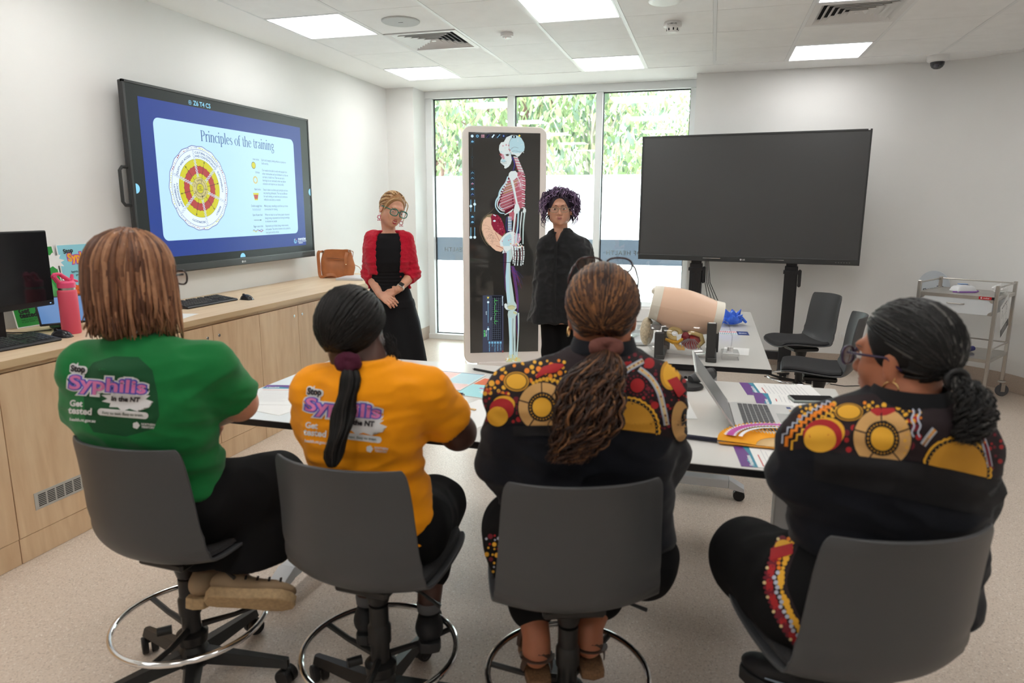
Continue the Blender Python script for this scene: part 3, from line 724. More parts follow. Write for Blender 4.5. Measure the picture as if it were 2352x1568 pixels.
# ================================================================== TABLES
lam = mat('white laminate', (.74, .73, .70), rough=.14, spec=.5, var=.01, vscale=4)
edge_b = mat('black table edge', (.012, .012, .014), rough=.4)
alu = mat('pale grey powder coat', (.62, .64, .67), rough=.4)
TZ = .78
def castor_into(mb, x, y, r=.032, a=0):
    R = RZ(a); ax = R @ V((1, 0, 0))
    for w_ in (-.013, .013): mb.lathe([(.0, -.009), (r-.003, -.009), (r, -.006), (r, .006), (r-.003, .009), (0, .009)], V((x, y, r))+ax*w_, n=22, axis=ax)
    mb.cyl((x, y, r), (x, y, r+.035), .01); mb.lathe([(0, .012), (.02, .012), (.024, 0), (.024, -.01)], (x, y, r+.022), n=14)
def table(label, x0, x1, y0, y1, along, ledge=None):
    cx, cy = (x0+x1)/2, (y0+y1)/2
    t = thing('table', label, 'table', (cx, cy, 0), 0)
    w_, d_ = x1-x0, y1-y0
    MB().box((0, 0, TZ-.0008), (w_-.003, d_-.003, .0016)).build('surface', lam, t)
    MB().box((0, 0, TZ-.0135), (w_, d_, .0238)).build('tabletop', edge_b, t, bevel=.001)
    legs = [(-1, 0), (1, 0)] if along == 'x' else [(0, -1), (0, 1)]
    for sx_, sy_ in legs:
        mb = MB()
        if along == 'x':
            lx = sx_*(w_/2-.24); foot = [(lx, -d_/2+.0, .075), (lx, d_/2-.0, .075)]
            L_ = d_-.08; mb.box((lx, 0, .095), (.07, L_-.22, .05), bev=.004)
            for s_ in (-1, 1): mb.prism([(s_*(L_/2-.11), .12), (s_*(L_/2-.11), .07), (s_*(L_/2), .055), (s_*(L_/2), .075)][::s_], 0, lx-.035, lx+.035)
            ends = [(lx, s_*(L_/2-.03)) for s_ in (-1, 1)]
            mb.box((lx, 0, .43), (.055, .09, .62), bev=.004); mb.box((lx, 0, TZ-.035), (.09, d_*.7, .02))
        else:
            ly = sy_*(d_/2-.25); L_ = w_-.14; mb.box((0, ly, .095), (L_-.16, .07, .05), bev=.004)
            for s_ in (-1, 1): mb.prism([(s_*(L_/2-.08), .12), (s_*(L_/2-.08), .07), (s_*(L_/2), .055), (s_*(L_/2), .075)][::-s_], 1, ly-.035, ly+.035)
            ends = [(s_*(L_/2-.025), ly) for s_ in (-1, 1)]
            mb.box((0, ly, .43), (.09, .055, .62), bev=.004); mb.box((0, ly, TZ-.035), (w_*.7, .09, .02))
        lg = mb.build('leg', alu, t, bevel=.002)
        for ex, ey in ends:
            mb = MB(); castor_into(mb, ex, ey, .03, pi/2 if along == 'y' else .1); mb.build('castor', blackp, lg)
    mb = MB()
    if along == 'x': mb.box((0, .0, TZ-.07), (w_-.5, .05, .05))
    else: mb.box((0, 0, TZ-.07), (.05, d_-.5, .05))
    mb.build('beam', alu, t)
    return t
T1 = table('long white front table with the laptop and papers, four women seated at it', -1.80, .545, 2.03, 3.10, 'x')
T2 = table('white table behind the laptop, carrying the pregnancy torso model', -.68, .315, 3.40, 5.33, 'y')
mb = MB(); mb.box((-.0, -1.93/2+.045, TZ-.075), (.5, .03, .075), bev=.004)
pp = mb.build('socket_panel', mat('grey socket panel', (.5, .52, .54), rough=.35, metal=.4), T2)
mb = MB()
for q in range(3): mb.lathe([(.0, .002), (.007 if q != 1 else .011, .002), (.009 if q != 1 else .013, 0)], (.03+q*.035, -1.93/2+.029, TZ-.075), n=16, axis=(0, -1, 0))
mb.build('sockets', blackp, pp)

# ================================================================== STOOLS
shell_m = mat('grey plastic shell', (.068, .070, .074), rough=.42, spec=.4, bump=.12, bscale=700)
pad_m = mat('charcoal seat fabric', (.035, .035, .037), rough=.95, var=.35, vscale=350, bump=.5, bscale=800)
base_m = mat('black nylon base', (.012, .012, .012), rough=.38)
def shell_surf(thk=0, inset=1.0, lift=0, s0=0, s1=1):
    # profile: y forward, z up
    prof = [(.235, -.022), (.215, -.004), (.14, .002), (.04, -.006), (-.06, -.012), (-.125, -.008), (-.168, .018), (-.19, .062), (-.2, .12), (-.208, .2), (-.218, .28), (-.23, .35), (-.236, .375)]
    hw = [.150, .185, .212, .222, .222, .218, .214, .211, .208, .203, .199, .193, .180]
    # resample
    m = 40; P = []
    import bisect
    for i in range(m+1):
        f = (s0+(s1-s0)*i/m)*(len(prof)-1); k = min(int(f), len(prof)-2); t = f-k
        def cr_(a):
            p0, p1, p2, p3 = a[max(k-1, 0)], a[k], a[k+1], a[min(k+2, len(a)-1)]
            return .5*((2*p1)+(-p0+p2)*t+(2*p0-5*p1+4*p2-p3)*t*t+(-p0+3*p1-3*p2+p3)*t**3)
        y = cr_([p[0] for p in prof]); z = cr_([p[1] for p in prof]); w_ = cr_(hw)*inset
        g = f/(len(prof)-1); back = max(0, min(1, (f-4.5)/3)); seat = 1-back
        row = []
        for j in range(21):
            u = -1+2*j/20
            xx = u*w_; c2 = abs(u)**2.2
            yy = y + c2*.066*back + c2*.0*seat; zz = z + c2*.026*seat - c2*0.010*max(0, (f-10)/2)
            if f > 4 and f < 8: yy += c2*.02*(1-abs(f-6)/2); zz += c2*.012*(1-abs(f-6)/2)
            row.append((xx, yy, zz+lift))
        P.append(row)
    return P
def make_stool(seat_z=.52):
    root = thing('swivel_stool', 'x', 'stool', (0, 0, 0))
    mb = MB(Matrix.Translation((0, 0, seat_z))); mb.grid(shell_surf(), thick=.009); mb.build('shell', shell_m, root, smooth=60, bevel=.002)
    mb = MB(Matrix.Translation((0, 0, seat_z)))
    top = shell_surf(inset=.9, lift=.024, s0=.045, s1=.42); bot = shell_surf(inset=.92, lift=.002, s0=.03, s1=.43)
    n1 = len(top); k = 0
    top2 = [[(p[0], p[1], p[2]-(.012 if (i in (0, n1-1) or j in (0, len(r)-1)) else 0)) for j, p in enumerate(r)] for i, r in enumerate(top)]
    mb.grid(top2); mb.grid(bot)
    rim = lambda A: [A[i][0] for i in range(n1)]+[A[-1][j] for j in range(1, 21)]+[A[i][20] for i in range(n1-2, -1, -1)]+[A[0][j] for j in range(19, 0, -1)]
    a, b_ = rim(top2), rim(bot); m = len(a); mb.add(a+b_, [(i, (i+1) % m, m+(i+1) % m, m+i) for i in range(m)])
    mb.build('seat_pad', pad_m, root, smooth=60)
    mb = MB(); mb.box((0, .0, seat_z-.045), (.17, .2, .03), bev=.008); mb.lathe([(.045, -.02), (.04, -.05), (.03, -.09)], (0, 0, seat_z-.04), n=20); mb.build('mechanism', base_m, root)
    mb = MB(); mb.cyl((0, 0, .12), (0, 0, seat_z-.14), .0285, n=28); mb.lathe([(.0285, 0), (.034, .0), (.034, .05), (.0285, .06)], (0, 0, .26), n=24, cap=False)
    cl = mb.build('column', base_m, root)
    MB().cyl((0, 0, seat_z-.2), (0, 0, seat_z-.05), .014, n=16).build('gas_piston', mat('grey piston', (.2, .2, .21), rough=.3, metal=.7), root)
    mb = MB(); mb.tube([(.05, -.01, seat_z-.055), (.15, -.02, seat_z-.06), (.215, -.03, seat_z-.085)], [.004, .004, .006], 8); mb.build('lever', base_m, root)
    mb = MB(); mb.lathe([(.0, .085), (.05, .085), (.046, .13), (.034, .15), (.03, .15)], n=28); mb.lathe([(.045, .16), (.048, .19), (.03, .2)], (0, 0, .0), n=24); mb.build('hub', base_m, root)
    for k in range(5):
        a = 2*pi*k/5+.35; R = RZ(a); mb = MB()
        P = []
        for q in range(7):
            f = q/6; r = .03+.27*f; hw_ = .030-.012*f; zt_ = .135-.045*f; zb = .095-.03*f+.0*f
            P.append([R @ V(p) for p in ((r, -hw_, zb), (r, -hw_*.55, zt_), (r, hw_*.55, zt_), (r, hw_, zb), (r, -hw_, zb))])
        mb.grid(P); mb.add([P[-1][j] for j in range(4)], [(0, 1, 2, 3)])
        mb.cyl(R @ V((.292, 0, .09)), R @ V((.292, 0, .055)), .012)
        lg = mb.build('leg', base_m, root, smooth=30)
        mb = MB(); c = R @ V((.292, 0, .029)); ax = R @ V((.4, 1, 0)).normalized()
        for w_ in (-.015, .015): mb.lathe([(.0, -.009), (.02, -.009), (.022, -.011), (.026, -.011), (.029, -.006), (.029, .008), (.026, .01), (0, .01)], c+ax*w_, n=22, axis=ax)
        mb.box(c+V((0, 0, .022)), (.03, .022, .02), R, bev=.004); mb.build('castor', blackp, lg)
    mb = MB(); mb.tube([(.228*cos(2*pi*k/48), .228*sin(2*pi*k/48), .235) for k in range(48)], .0095, 10, close=True)
    rg = mb.build('foot_ring', chrome, root, smooth=180)
    for k in range(3):
        a = 2*pi*k/3+.8; mb = MB(); mb.tube([(.03*cos(a), .03*sin(a), .21), (.13*cos(a), .13*sin(a), .215), (.224*cos(a), .224*sin(a), .232)], [.012, .009, .009], 6)
        mb.build('spoke', base_m, rg)
    mb = MB(); mb.cyl((-.04, -.04, .215), (-.07, -.07, .215), .014, n=14); mb.build('knob', base_m, rg)
    return root
st0 = make_stool()
stools = [((-1.535, 1.63), -3, 'grey shell stool under the woman in the green T-shirt'), ((-.885, 1.665), -3, 'grey shell stool under the woman in the yellow-orange T-shirt'),
          ((-.325, 1.72), 21, 'grey shell stool under the brown-haired woman with glasses on her head'), ((.358, 1.645), 25, 'grey shell stool at right under the grey-haired woman'),
          ((.72, 5.62), 112, 'empty grey stool with charcoal pad, its back towards the wall, farther of two'), ((.72, 4.66), 85, 'empty grey stool with charcoal pad seen side-on, nearer of two')]
for k, ((x, y), a, lab) in enumerate(stools):
    o = st0 if k == 0 else copy_tree(st0)
    o.location = (x, y, 0); o.rotation_euler = (0, 0, radians(a)); o['label'] = lab; o['group'] = 'grey swivel stools'
    if k >= 4: o.location.z = 0
# ================================================================== UPRIGHT ANATOMY DISPLAY
def hit(px, py, o, nrm):
    d = FW*FPX+R_*(px-1176)-U_*(py-784); return CAM_POS+d*((V(o)-CAM_POS).dot(nrm)/d.dot(nrm))
AN = radians(24.36); AO = V((-2.15, 5.9, 0)); ax_ = V((cos(AN), sin(AN), 0)); an_ = V((sin(AN), -cos(AN), 0)); AWD = .757
t = thing('anatomy_display', 'tall white upright anatomy display showing a pregnant skeleton from the side', 'display', AO+ax_*AWD/2, AN)
ivory = mat('ivory plastic casing', s2l(246, 238, 232), rough=.35)
A = Art(); A.rect(-AWD/2, .10, AWD/2, 2.24, 0, 0, r=.075)
pr = [(x, y) for x, y, z in A.v]
MB().prism(pr, 1, -.0, .09).build('casing', ivory, t, bevel=.008)
mb = MB(); mb.box((0, .05, .08), (.5, .12, .06), bev=.01); mb.box((0, .05, .045), (.7, .6, .03), bev=.01)
for sx_ in (-1, 1):
    for sy_ in (-1, 1): mb.cyl((sx_*.3-.01, .05+sy_*.26, .02), (sx_*.3+.01, .05+sy_*.26, .02), .02, n=16)
mb.build('base', ivory, t)
MB().box((0, .30, 1.1), (.5, .42, .10)).build('rear_arm', ivory, t); MB().box((0, .42, .6), (.16, .1, 1.1)).build('rear_post', ivory, t)
def uv(px, py):
    p = hit(px, py, AO, an_); return ((p-AO).dot(ax_)-AWD/2, p.z)
a = uv(1076, 303); b_ = uv(1241, 307); c = uv(1078, 840)
sx0, sx1, szt = a[0], b_[0], a[1]
MB().box(((sx0+sx1)/2, -.001, (szt+.2)/2), (sx1-sx0, .006, szt-.2)).build('panel', mat('glossy display glass', (.045, .044, .042), rough=.03, spec=.7, coat=.5), t)
PC = [('bone', s2l(214, 224, 222)), ('bone blue', s2l(176, 208, 216)), ('bone dark', s2l(120, 120, 122)), ('muscle', s2l(176, 96, 108)), ('muscle pale', s2l(198, 148, 160)),
      ('placenta', s2l(136, 34, 58)), ('placenta dark', s2l(96, 20, 40)), ('womb', s2l(222, 182, 156)), ('womb edge', s2l(134, 118, 92)), ('vein', s2l(66, 60, 128)), ('artery', s2l(140, 60, 58)),
      ('icon blue', s2l(120, 180, 214)), ('icon frame', s2l(64, 84, 96)), ('icon white', s2l(214, 240, 250)), ('panel blue', s2l(64, 68, 86)), ('graph dark', s2l(22, 24, 34)), ('graph line', s2l(120, 132, 150)),
      ('graph green', s2l(96, 220, 110)), ('lung', s2l(170, 138, 96)), ('gum yellow', s2l(218, 178, 96)), ('femur', s2l(180, 200, 196)), ('foot', s2l(190, 190, 146)), ('ink line', s2l(88, 76, 72)), ('star', s2l(240, 210, 90))]
pmats = [screen_mat('display '+k, v, .92) for k, v in PC]
N_ = {k: i for i, (k, v) in enumerate(PC)}
A = Art(); SC1 = 5.806      # crop 1: 1070+x/5.806, 295+y/5.806 ; crop 2: 1070+x/5.5, 560+y/5.5
q1 = lambda x, y: uv(1070+x/5.806, 295+y/5.807); q2 = lambda x, y: uv(1070+x/5.5, 560+y/5.502)
def PL(pts, c, l, q=q1): A.poly([q(*p) for p in pts][::-1], N_[c], l)
def LN(pts, w_, c, l, q=q1):
    "smooth stroke through the points, width in crop pixels"
    n = len(pts); P = []
    for i in range(n-1):
        p0, p1, p2, p3 = pts[max(i-1, 0)], pts[i], pts[i+1], pts[min(i+2, n-1)]
        for s in range(5):
            f = s/5; P.append(tuple(.5*(2*p1[k]+(p2[k]-p0[k])*f+(2*p0[k]-5*p1[k]+4*p2[k]-p3[k])*f*f+(3*p1[k]-p0[k]-3*p2[k]+p3[k])*f**3) for k in (0, 1)))
    P.append(pts[-1]); m = len(P); sc = .00062
    ww = [w_*sc]*m if not hasattr(w_, '__len__') else [np.interp(i/(m-1), np.linspace(0, 1, len(w_)), w_)*sc for i in range(m)]
    A.line([q(*p) for p in P], ww, N_[c], l)
def DS(x, y, r, c, l, q=q1, ry=None): u, v_ = q(x, y); A.disc(u, v_, r*.00062, N_[c], l, n=16, ry=(ry or r)*.00062)
def BX(x0, y0, x1, y1, c, l, q=q1): PL([(x0, y0), (x1, y0), (x1, y1), (x0, y1)], c, l, q)
rnd = random.Random(5)
# tool icons
for k in range(10):
    if k == 8: continue
    x = 57+k*70; BX(x, 75, x+54, 130, 'icon frame', 1); BX(x+3, 78, x+51, 127, 'graph dark', 2)
DS(84, 102, 20, 'icon white', 3); DS(153, 102, 20, 'icon blue', 3); DS(153, 102, 9, 'graph dark', 4)
for a_, b2 in ((205, 82), (228, 104), (205, 104), (228, 82)): BX(a_, b2, a_+18, b2+18, 'muscle pale', 3)
LN([(275, 125), (312, 80)], 6, 'vein', 3); LN([(348, 122), (378, 82)], 18, 'icon white', 3); LN([(415, 125), (455, 80)], 10, 'icon blue', 3); DS(503, 100, 17, 'vein', 3); DS(503, 100, 9, 'icon blue', 4)
DS(713, 98, 15, 'star', 3); BX(615, 95, 668, 128, 'graph dark', 9); DS(641, 112, 10, 'icon white', 10)
for y, c_ in ((148, 'icon blue'), (565, 'icon frame'), (637, 'icon frame'), (708, 'muscle'), (780, 'icon blue'), (850, 'vein'), (1150, 'icon blue'), (1220, 'icon blue')):
    BX(58, y, 115, y+55, 'icon frame', 1); BX(62, y+4, 111, y+51, 'graph dark', 2); DS(87, y+27, 19, c_, 3, ry=14)
    LN([(70, y+40), (85, y+15), (105, y+35)], 5, 'icon blue', 4)
LN([(84, 250), (84, 520)], 4, 'icon frame', 1); DS(84, 385, 17, 'icon frame', 2); DS(84, 385, 11, 'graph dark', 3)
for x, y0, y1, k_ in ((66, 948, 1110, 1035), (117, 948, 1110, 1010), (66, 1318, 1470, 1450), (118, 1318, 1470, 1450)):
    LN([(x, y0), (x, y1)], 9, 'icon blue', 1); DS(x, k_, 20, 'icon white', 2)
# skull, jaw and face
PL([(505, 180), (540, 118), (610, 88), (680, 92), (735, 125), (775, 190), (784, 250), (775, 300), (745, 325), (715, 365), (690, 378), (650, 350), (600, 345), (560, 340), (500, 350), (470, 385), (458, 330), (440, 285), (446, 225), (470, 185)], 'bone', 5)
PL([(600, 95), (680, 92), (735, 125), (775, 190), (784, 250), (775, 300), (720, 330), (640, 330), (590, 290), (578, 200)], 'bone blue', 6)
PL([(500, 350), (600, 345), (612, 420), (598, 470), (570, 510), (530, 535), (510, 528), (515, 500), (480, 475), (460, 455), (462, 425), (478, 400)], 'bone', 6)
PL([(460, 330), (500, 345), (520, 400), (500, 415), (480, 395), (450, 345)], 'muscle pale', 7); PL([(440, 350), (470, 330), (478, 365)], 'artery', 8)
DS(553, 357, 24, 'ink line', 8, ry=11); DS(500, 430, 34, 'bone blue', 7, ry=22); LN([(465, 440), (500, 450), (545, 440)], 4, 'ink line', 8); LN([(465, 462), (500, 470), (545, 460)], 3, 'ink line', 8)
LN([(640, 92), (580, 180), (580, 290), (610, 345)], 4, 'ink line', 8); LN([(585, 290), (640, 250), (700, 260)], 3, 'ink line', 8); LN([(600, 320), (650, 300), (760, 320)], 3, 'ink line', 8)
for k in range(26): DS(rnd.uniform(455, 640), rnd.uniform(200, 350), rnd.uniform(3, 12), rnd.choice(['muscle pale', 'bone blue', 'bone']), 7)
for k in range(14): DS(rnd.uniform(640, 770), rnd.uniform(120, 330), rnd.uniform(3, 8), 'bone', 7)
# neck and spine
for k in range(12):
    f = k/11; x = 660+70*f; y = 380+200*f
    LN([(x-25, y), (x+30+14*f, y+8)], 17, 'muscle pale' if k % 2 else 'bone', 7); LN([(x-25, y+9), (x+20, y+13)], 5, 'artery', 8)
LN([(615, 380), (650, 470), (630, 560)], 16, 'vein', 6); LN([(640, 380), (668, 480), (690, 560)], 12, 'artery', 6)
PL([(640, 590), (700, 580), (760, 600), (795, 680), (795, 800), (780, 850), (790, 900), (780, 1000), (765, 1050), (700, 1080), (640, 1000), (620, 800), (620, 660)], 'muscle', 4)
PL([(670, 640), (730, 630), (760, 700), (760, 800), (720, 810), (680, 720)], 'muscle pale', 5)
for k in range(16): LN([(745, 600+k*30), (785+6*(k % 2), 612+k*30)], 12, 'bone' if k % 2 else 'muscle pale', 6); LN([(745, 612+k*30), (790, 626+k*30)], 5, 'placenta', 6)
# chest
PL([(560, 640), (640, 640), (720, 700), (760, 1000), (700, 1080), (620, 1120), (540, 1130), (450, 1080), (420, 980), (450, 860), (500, 740)], 'placenta dark', 2)
for k in range(11):
    x0 = 545-14*k+(6*(k-6)**2*.6 if k > 6 else 0); y0 = 700+38*k
    c_ = 'lung' if k in (1, 2, 3, 4) else 'muscle'
    LN([(x0, y0), (x0+90, y0-34), (x0+180, y0-70), (745, y0-110)], [15, 17, 15, 10], 'muscle' if k % 2 else 'muscle pale', 7)
    LN([(x0+10, y0+15), (x0+90, y0-14), (x0+170, y0-48)], [14, 14, 10], c_, 6); LN([(x0, y0+5), (x0+90, y0-30), (x0+160, y0-60)], 3, 'bone', 8)
LN([(560, 640), (530, 720), (480, 790), (450, 850), (440, 905), (405, 960), (395, 1030), (415, 1080), (460, 1125), (515, 1130)], [20, 18, 22, 26, 30, 22, 18, 16, 15, 12], 'bone blue', 9)
LN([(450, 930), (420, 990), (430, 1050), (480, 1095), (520, 1100)], [14, 14, 13, 12, 10], 'bone', 9); LN([(455, 1000), (450, 1050), (500, 1075)], 12, 'bone blue', 9)
for k in range(7): DS(560-18*k, 690+34*k, 15, 'bone', 10, ry=11)
for k in range(5): LN([(515+20*k, 1150-8*k), (560+18*k, 1128-14*k)], 12, 'bone', 9)
PL([(570, 1120), (650, 1100), (650, 1200), (600, 1230), (580, 1180)], 'muscle', 6)
# loin spine
for k in range(9):
    y = 1180+k*22; LN([(560, y), (610, y+4)], 15, 'bone blue' if k % 2 else 'bone', 6); LN([(552, y+10), (615, y+13)], 6, 'vein', 6)
LN([(545, 1180), (535, 1300), (560, 1400)], 9, 'vein', 6); LN([(580, 1150), (640, 1250), (620, 1380)], 12, 'artery', 5)
# womb and baby's placenta
PL([(345, 1135), (290, 1150), (235, 1200), (208, 1270), (204, 1340), (225, 1420), (260, 1500), (300, 1550), (360, 1590), (420, 1610), (470, 1600), (520, 1500), (525, 1400), (480, 1250), (400, 1150)], 'womb edge', 4)
PL([(330, 1185), (280, 1180), (235, 1220), (216, 1290), (216, 1350), (240, 1430), (275, 1500), (320, 1555), (400, 1600), (455, 1590), (480, 1440), (400, 1380), (345, 1290)], 'womb', 5)
for k in range(26):
    x = rnd.uniform(235, 400); y = rnd.uniform(1230, 1540); LN([(x, y), (x+rnd.uniform(-30, 30), y+rnd.uniform(10, 50))], 2.2, 'ink line', 6)
for k in range(7): LN([(220+k*22, 1300+k*42), (270+k*22, 1290+k*42), (330+k*20, 1330+k*36)], 2, 'ink line', 6)
PL([(355, 1140), (420, 1150), (465, 1190), (500, 1270), (528, 1380), (485, 1435), (430, 1400), (370, 1350), (340, 1280), (342, 1210), (330, 1180)], 'placenta', 7)
for k in range(50):
    x = rnd.uniform(350, 510); y = rnd.uniform(1160, 1410)
    if abs((x-430)-(y-1280)*.45) < 65: DS(x, y, rnd.uniform(3, 12), rnd.choice(['placenta dark', 'muscle', 'placenta']), 8)
DS(380, 1232, 20, 'icon white', 9, ry=12); LN([(365, 1150), (400, 1165)], 12, 'icon white', 9); LN([(385, 1050), (330, 1110), (240, 1180), (200, 1260), (190, 1380), (240, 1500), (290, 1567)], 3, 'womb edge', 3)
LN([(390, 1385), (420, 1440), (450, 1500)], 5, 'artery', 9)
# pelvis
PL([(600, 1370), (540, 1395), (480, 1450), (450, 1510), (460, 1567), (600, 1600), (640, 1560), (700, 1500), (720, 1440), (640, 1380)], 'bone', 8)
PL([(590, 1400), (520, 1440), (480, 1510), (500, 1567), (600, 1567), (620, 1450)], 'bone blue', 9); PL([(640, 1400), (720, 1400), (735, 1480), (700, 1540), (640, 1560)], 'muscle pale', 8)
for k in range(20): DS(rnd.uniform(480, 720), rnd.uniform(1420, 1600), rnd.uniform(3, 10), rnd.choice(['muscle pale', 'bone', 'bone blue']), 10)
# shoulder and arm
PL([(600, 570), (660, 565), (690, 600), (680, 650), (640, 690), (590, 680), (565, 640), (575, 595)], 'bone', 11); DS(615, 625, 30, 'gum yellow', 10); LN([(660, 590), (720, 720), (735, 790)], [14, 8, 5], 'bone', 11)
LN([(605, 660), (640, 800), (665, 930), (690, 1060)], [36, 27, 26, 34], 'bone', 12); LN([(595, 690), (625, 800), (655, 940)], 7, 'bone blue', 13)
PL([(655, 1010), (700, 1010), (722, 1080), (700, 1130), (650, 1140), (635, 1100)], 'bone', 13)
LN([(660, 1120), (640, 1300), (620, 1500), (625, 1620)], [28, 22, 22, 28], 'bone', 13); LN([(700, 1110), (690, 1300), (665, 1480), (670, 1620)], [22, 20, 18, 24], 'bone blue', 13)
LN([(745, 1110), (725, 1300), (720, 1450)], [16, 14, 12], 'bone', 12); PL([(770, 1060), (800, 1075), (800, 1110), (780, 1140), (755, 1110)], 'bone', 12); LN([(785, 1110), (765, 1300), (760, 1540)], [24, 18, 16], 'femur', 12)
LN([(690, 1150), (700, 1300), (690, 1500)], 8, 'vein', 12); LN([(672, 1180), (650, 1420)], 6, 'muscle', 12)
# hand (second crop)
for k in range(26): DS(rnd.uniform(560, 720), rnd.uniform(-20, 50), rnd.uniform(8, 16), rnd.choice(['bone', 'muscle pale', 'bone', 'gum yellow']), 14, q2)
for k, (x0, x1, ln_) in enumerate(((585, 600, 255), (615, 622, 280), (650, 658, 282), (690, 700, 282), (725, 722, 268))):
    for s in range(4):
        a_ = 30+(ln_-30)*s/4; e = 30+(ln_-30)*(s+.86)/4; xm = lambda y: x0+(x1-x0)*(y-30)/(ln_-30)+(8*sin((y-30)/60))
        LN([(xm(a_), a_), (xm((a_+e)/2), (a_+e)/2), (xm(e), e)], [22, 13, 19], 'bone', 15, q2)
    LN([(x0-12, 40), (x1-12, 200)], 3, 'muscle', 14, q2)
PL([(300, 0), (480, 0), (470, 80), (440, 100), (380, 85), (330, 45)], 'womb', 6, q2); LN([(380, 20), (470, 60), (490, 120)], 6, 'artery', 9, q2)
PL([(480, 10), (560, 0), (600, 20), (590, 80), (540, 120), (500, 110), (460, 120)], 'bone', 8, q2)
# leg
PL([(520, 95), (600, 40), (610, 110), (560, 240), (565, 400), (590, 560), (612, 720), (640, 770), (640, 810), (610, 840), (520, 835), (520, 780), (522, 740), (508, 600), (500, 420), (512, 240)], 'femur', 10, q2)
PL([(515, 95), (545, 90), (540, 300), (545, 500), (560, 740), (524, 740), (508, 600), (500, 420), (512, 240)], 'bone blue', 11, q2)
PL([(485, 760), (505, 748), (520, 765), (518, 800), (530, 825), (510, 830), (488, 800)], 'bone', 12, q2); DS(575, 800, 58, 'foot', 11, q2, ry=36); LN([(520, 790), (580, 780), (630, 790)], 3, 'ink line', 12, q2)
PL([(535, 845), (600, 830), (650, 860), (640, 900), (615, 930), (600, 1200), (598, 1440), (545, 1440), (548, 1200), (535, 950), (527, 890)], 'femur', 12, q2)
PL([(540, 930), (575, 930), (580, 1440), (550, 1440), (552, 1200)], 'bone blue', 13, q2); PL([(605, 910), (628, 910), (625, 1200), (628, 1440), (600, 1440), (606, 1200)], 'femur', 13, q2); LN([(662, 870), (664, 1050), (655, 1250), (640, 1430)], [26, 18, 16, 22], 'femur', 13, q2)
LN([(600, 860), (640, 880)], 30, 'foot', 13, q2); LN([(596, 940), (590, 1150), (600, 1400)], 6, 'ink line', 14, q2)
PL([(545, 1400), (600, 1390), (650, 1430), (690, 1450), (695, 1490), (660, 1520), (620, 1560), (540, 1600), (470, 1560), (490, 1510), (530, 1460)], 'foot', 13, q2)
for k in range(26): DS(rnd.uniform(500, 670), rnd.uniform(1440, 1550), rnd.uniform(4, 18), rnd.choice(['foot', 'bone', 'gum yellow', 'foot']), 14, q2)
# vessels of the leg
for k in range(22):
    x = 560+rnd.uniform(0, 30); y = 270+rnd.uniform(0, 90); dx = rnd.uniform(40, 140)
    LN([(x, y), (x+dx*.5, y+rnd.uniform(20, 60)), (x+dx, y+rnd.uniform(90, 230))], 2.6, 'vein' if k % 4 else 'artery', 9, q2)
for k in range(9): LN([(575+k*4, 280), (600+k*5, 450+k*5), (625+k*4, 620), (640+k*3, 770), (655, 860)], 4, 'vein' if k % 3 else 'artery', 9, q2)
for k in range(4): LN([(480+k*8, 90), (478+k*9, 250), (484+k*8, 400), (492+k*5, 560+20*k)], 4, 'artery' if k % 2 else 'vein', 9, q2)
for k in range(3): LN([(640+k*10, 830), (632+k*8, 1000), (650+k*3, 1200), (640, 1400)], 4, 'vein' if k else 'artery', 10, q2)
LN([(430, 233), (730, 235)], 7, 'graph dark', 18, q2)
# heart trace window
BX(212, 648, 475, 1368, 'panel blue', 1, q2); BX(330, 655, 455, 1215, 'graph dark', 2, q2)
for k in range(20): LN([(332, 692+k*26.5), (440, 692+k*26.5)], 2.2, 'graph line', 3, q2)
for k in range(5): LN([(336+k*25, 675), (336+k*25, 1205)], 2.2, 'graph line', 3, q2)
pts = []
for k in range(56):
    y = 685+k*6; b2 = (y-685) % 128; x = 365+(40 if 28 < b2 < 36 else 0)+(12*sin((b2-60)/8) if 60 < b2 < 85 else 0)-(8 if 36 <= b2 < 42 else 0); pts.append((x, y))
A.line([q2(*p) for p in pts], 4.4*.00062, N_['graph green'], 4)
BX(258, 658, 302, 705, 'icon frame', 2, q2); PL([(266, 668), (294, 668), (280, 696)], 'star', 3, q2)
for y0, y1, k_ in ((735, 995, 735), (1040, 1215, 1075)): LN([(281, y0), (281, y1)], 7, 'icon blue', 2, q2); DS(281, k_, 17, 'icon white', 3, q2)
for k in range(5): BX(286+k*35, 1232, 310+k*35, 1258, 'icon blue', 2, q2)
def vtext(s_, x, y, size, c_, l):   # text turned a quarter turn
    u, v_ = q2(x, y); A.text(s_, u, v_, size, N_[c_], l, bold=.02, rot=-pi/2, align='LEFT')
for k, s_ in enumerate(('Sinus Rhythm', 'PVC', 'Heart Failure', 'Tachycardia', 'Show ECG')): vtext(s_, 298+k*35, 1264, .0135, 'icon blue', 3)
vtext('60 BPM', 234, 1088, .02, 'graph green', 3); vtext('Heart Rate', 257, 1088, .0135, 'icon white', 3); vtext('Speed', 258, 850, .0135, 'icon white', 3); vtext('Maternal ECG', 462, 660, .015, 'icon white', 3); vtext('Time', 318, 925, .013, 'icon white', 3)
BX(457, 1345, 474, 1370, 'artery', 3, q2)
A.build('screen_image', pmats, lambda u, v_, h: (u, -.0045-h, v_), t, step=.00012)

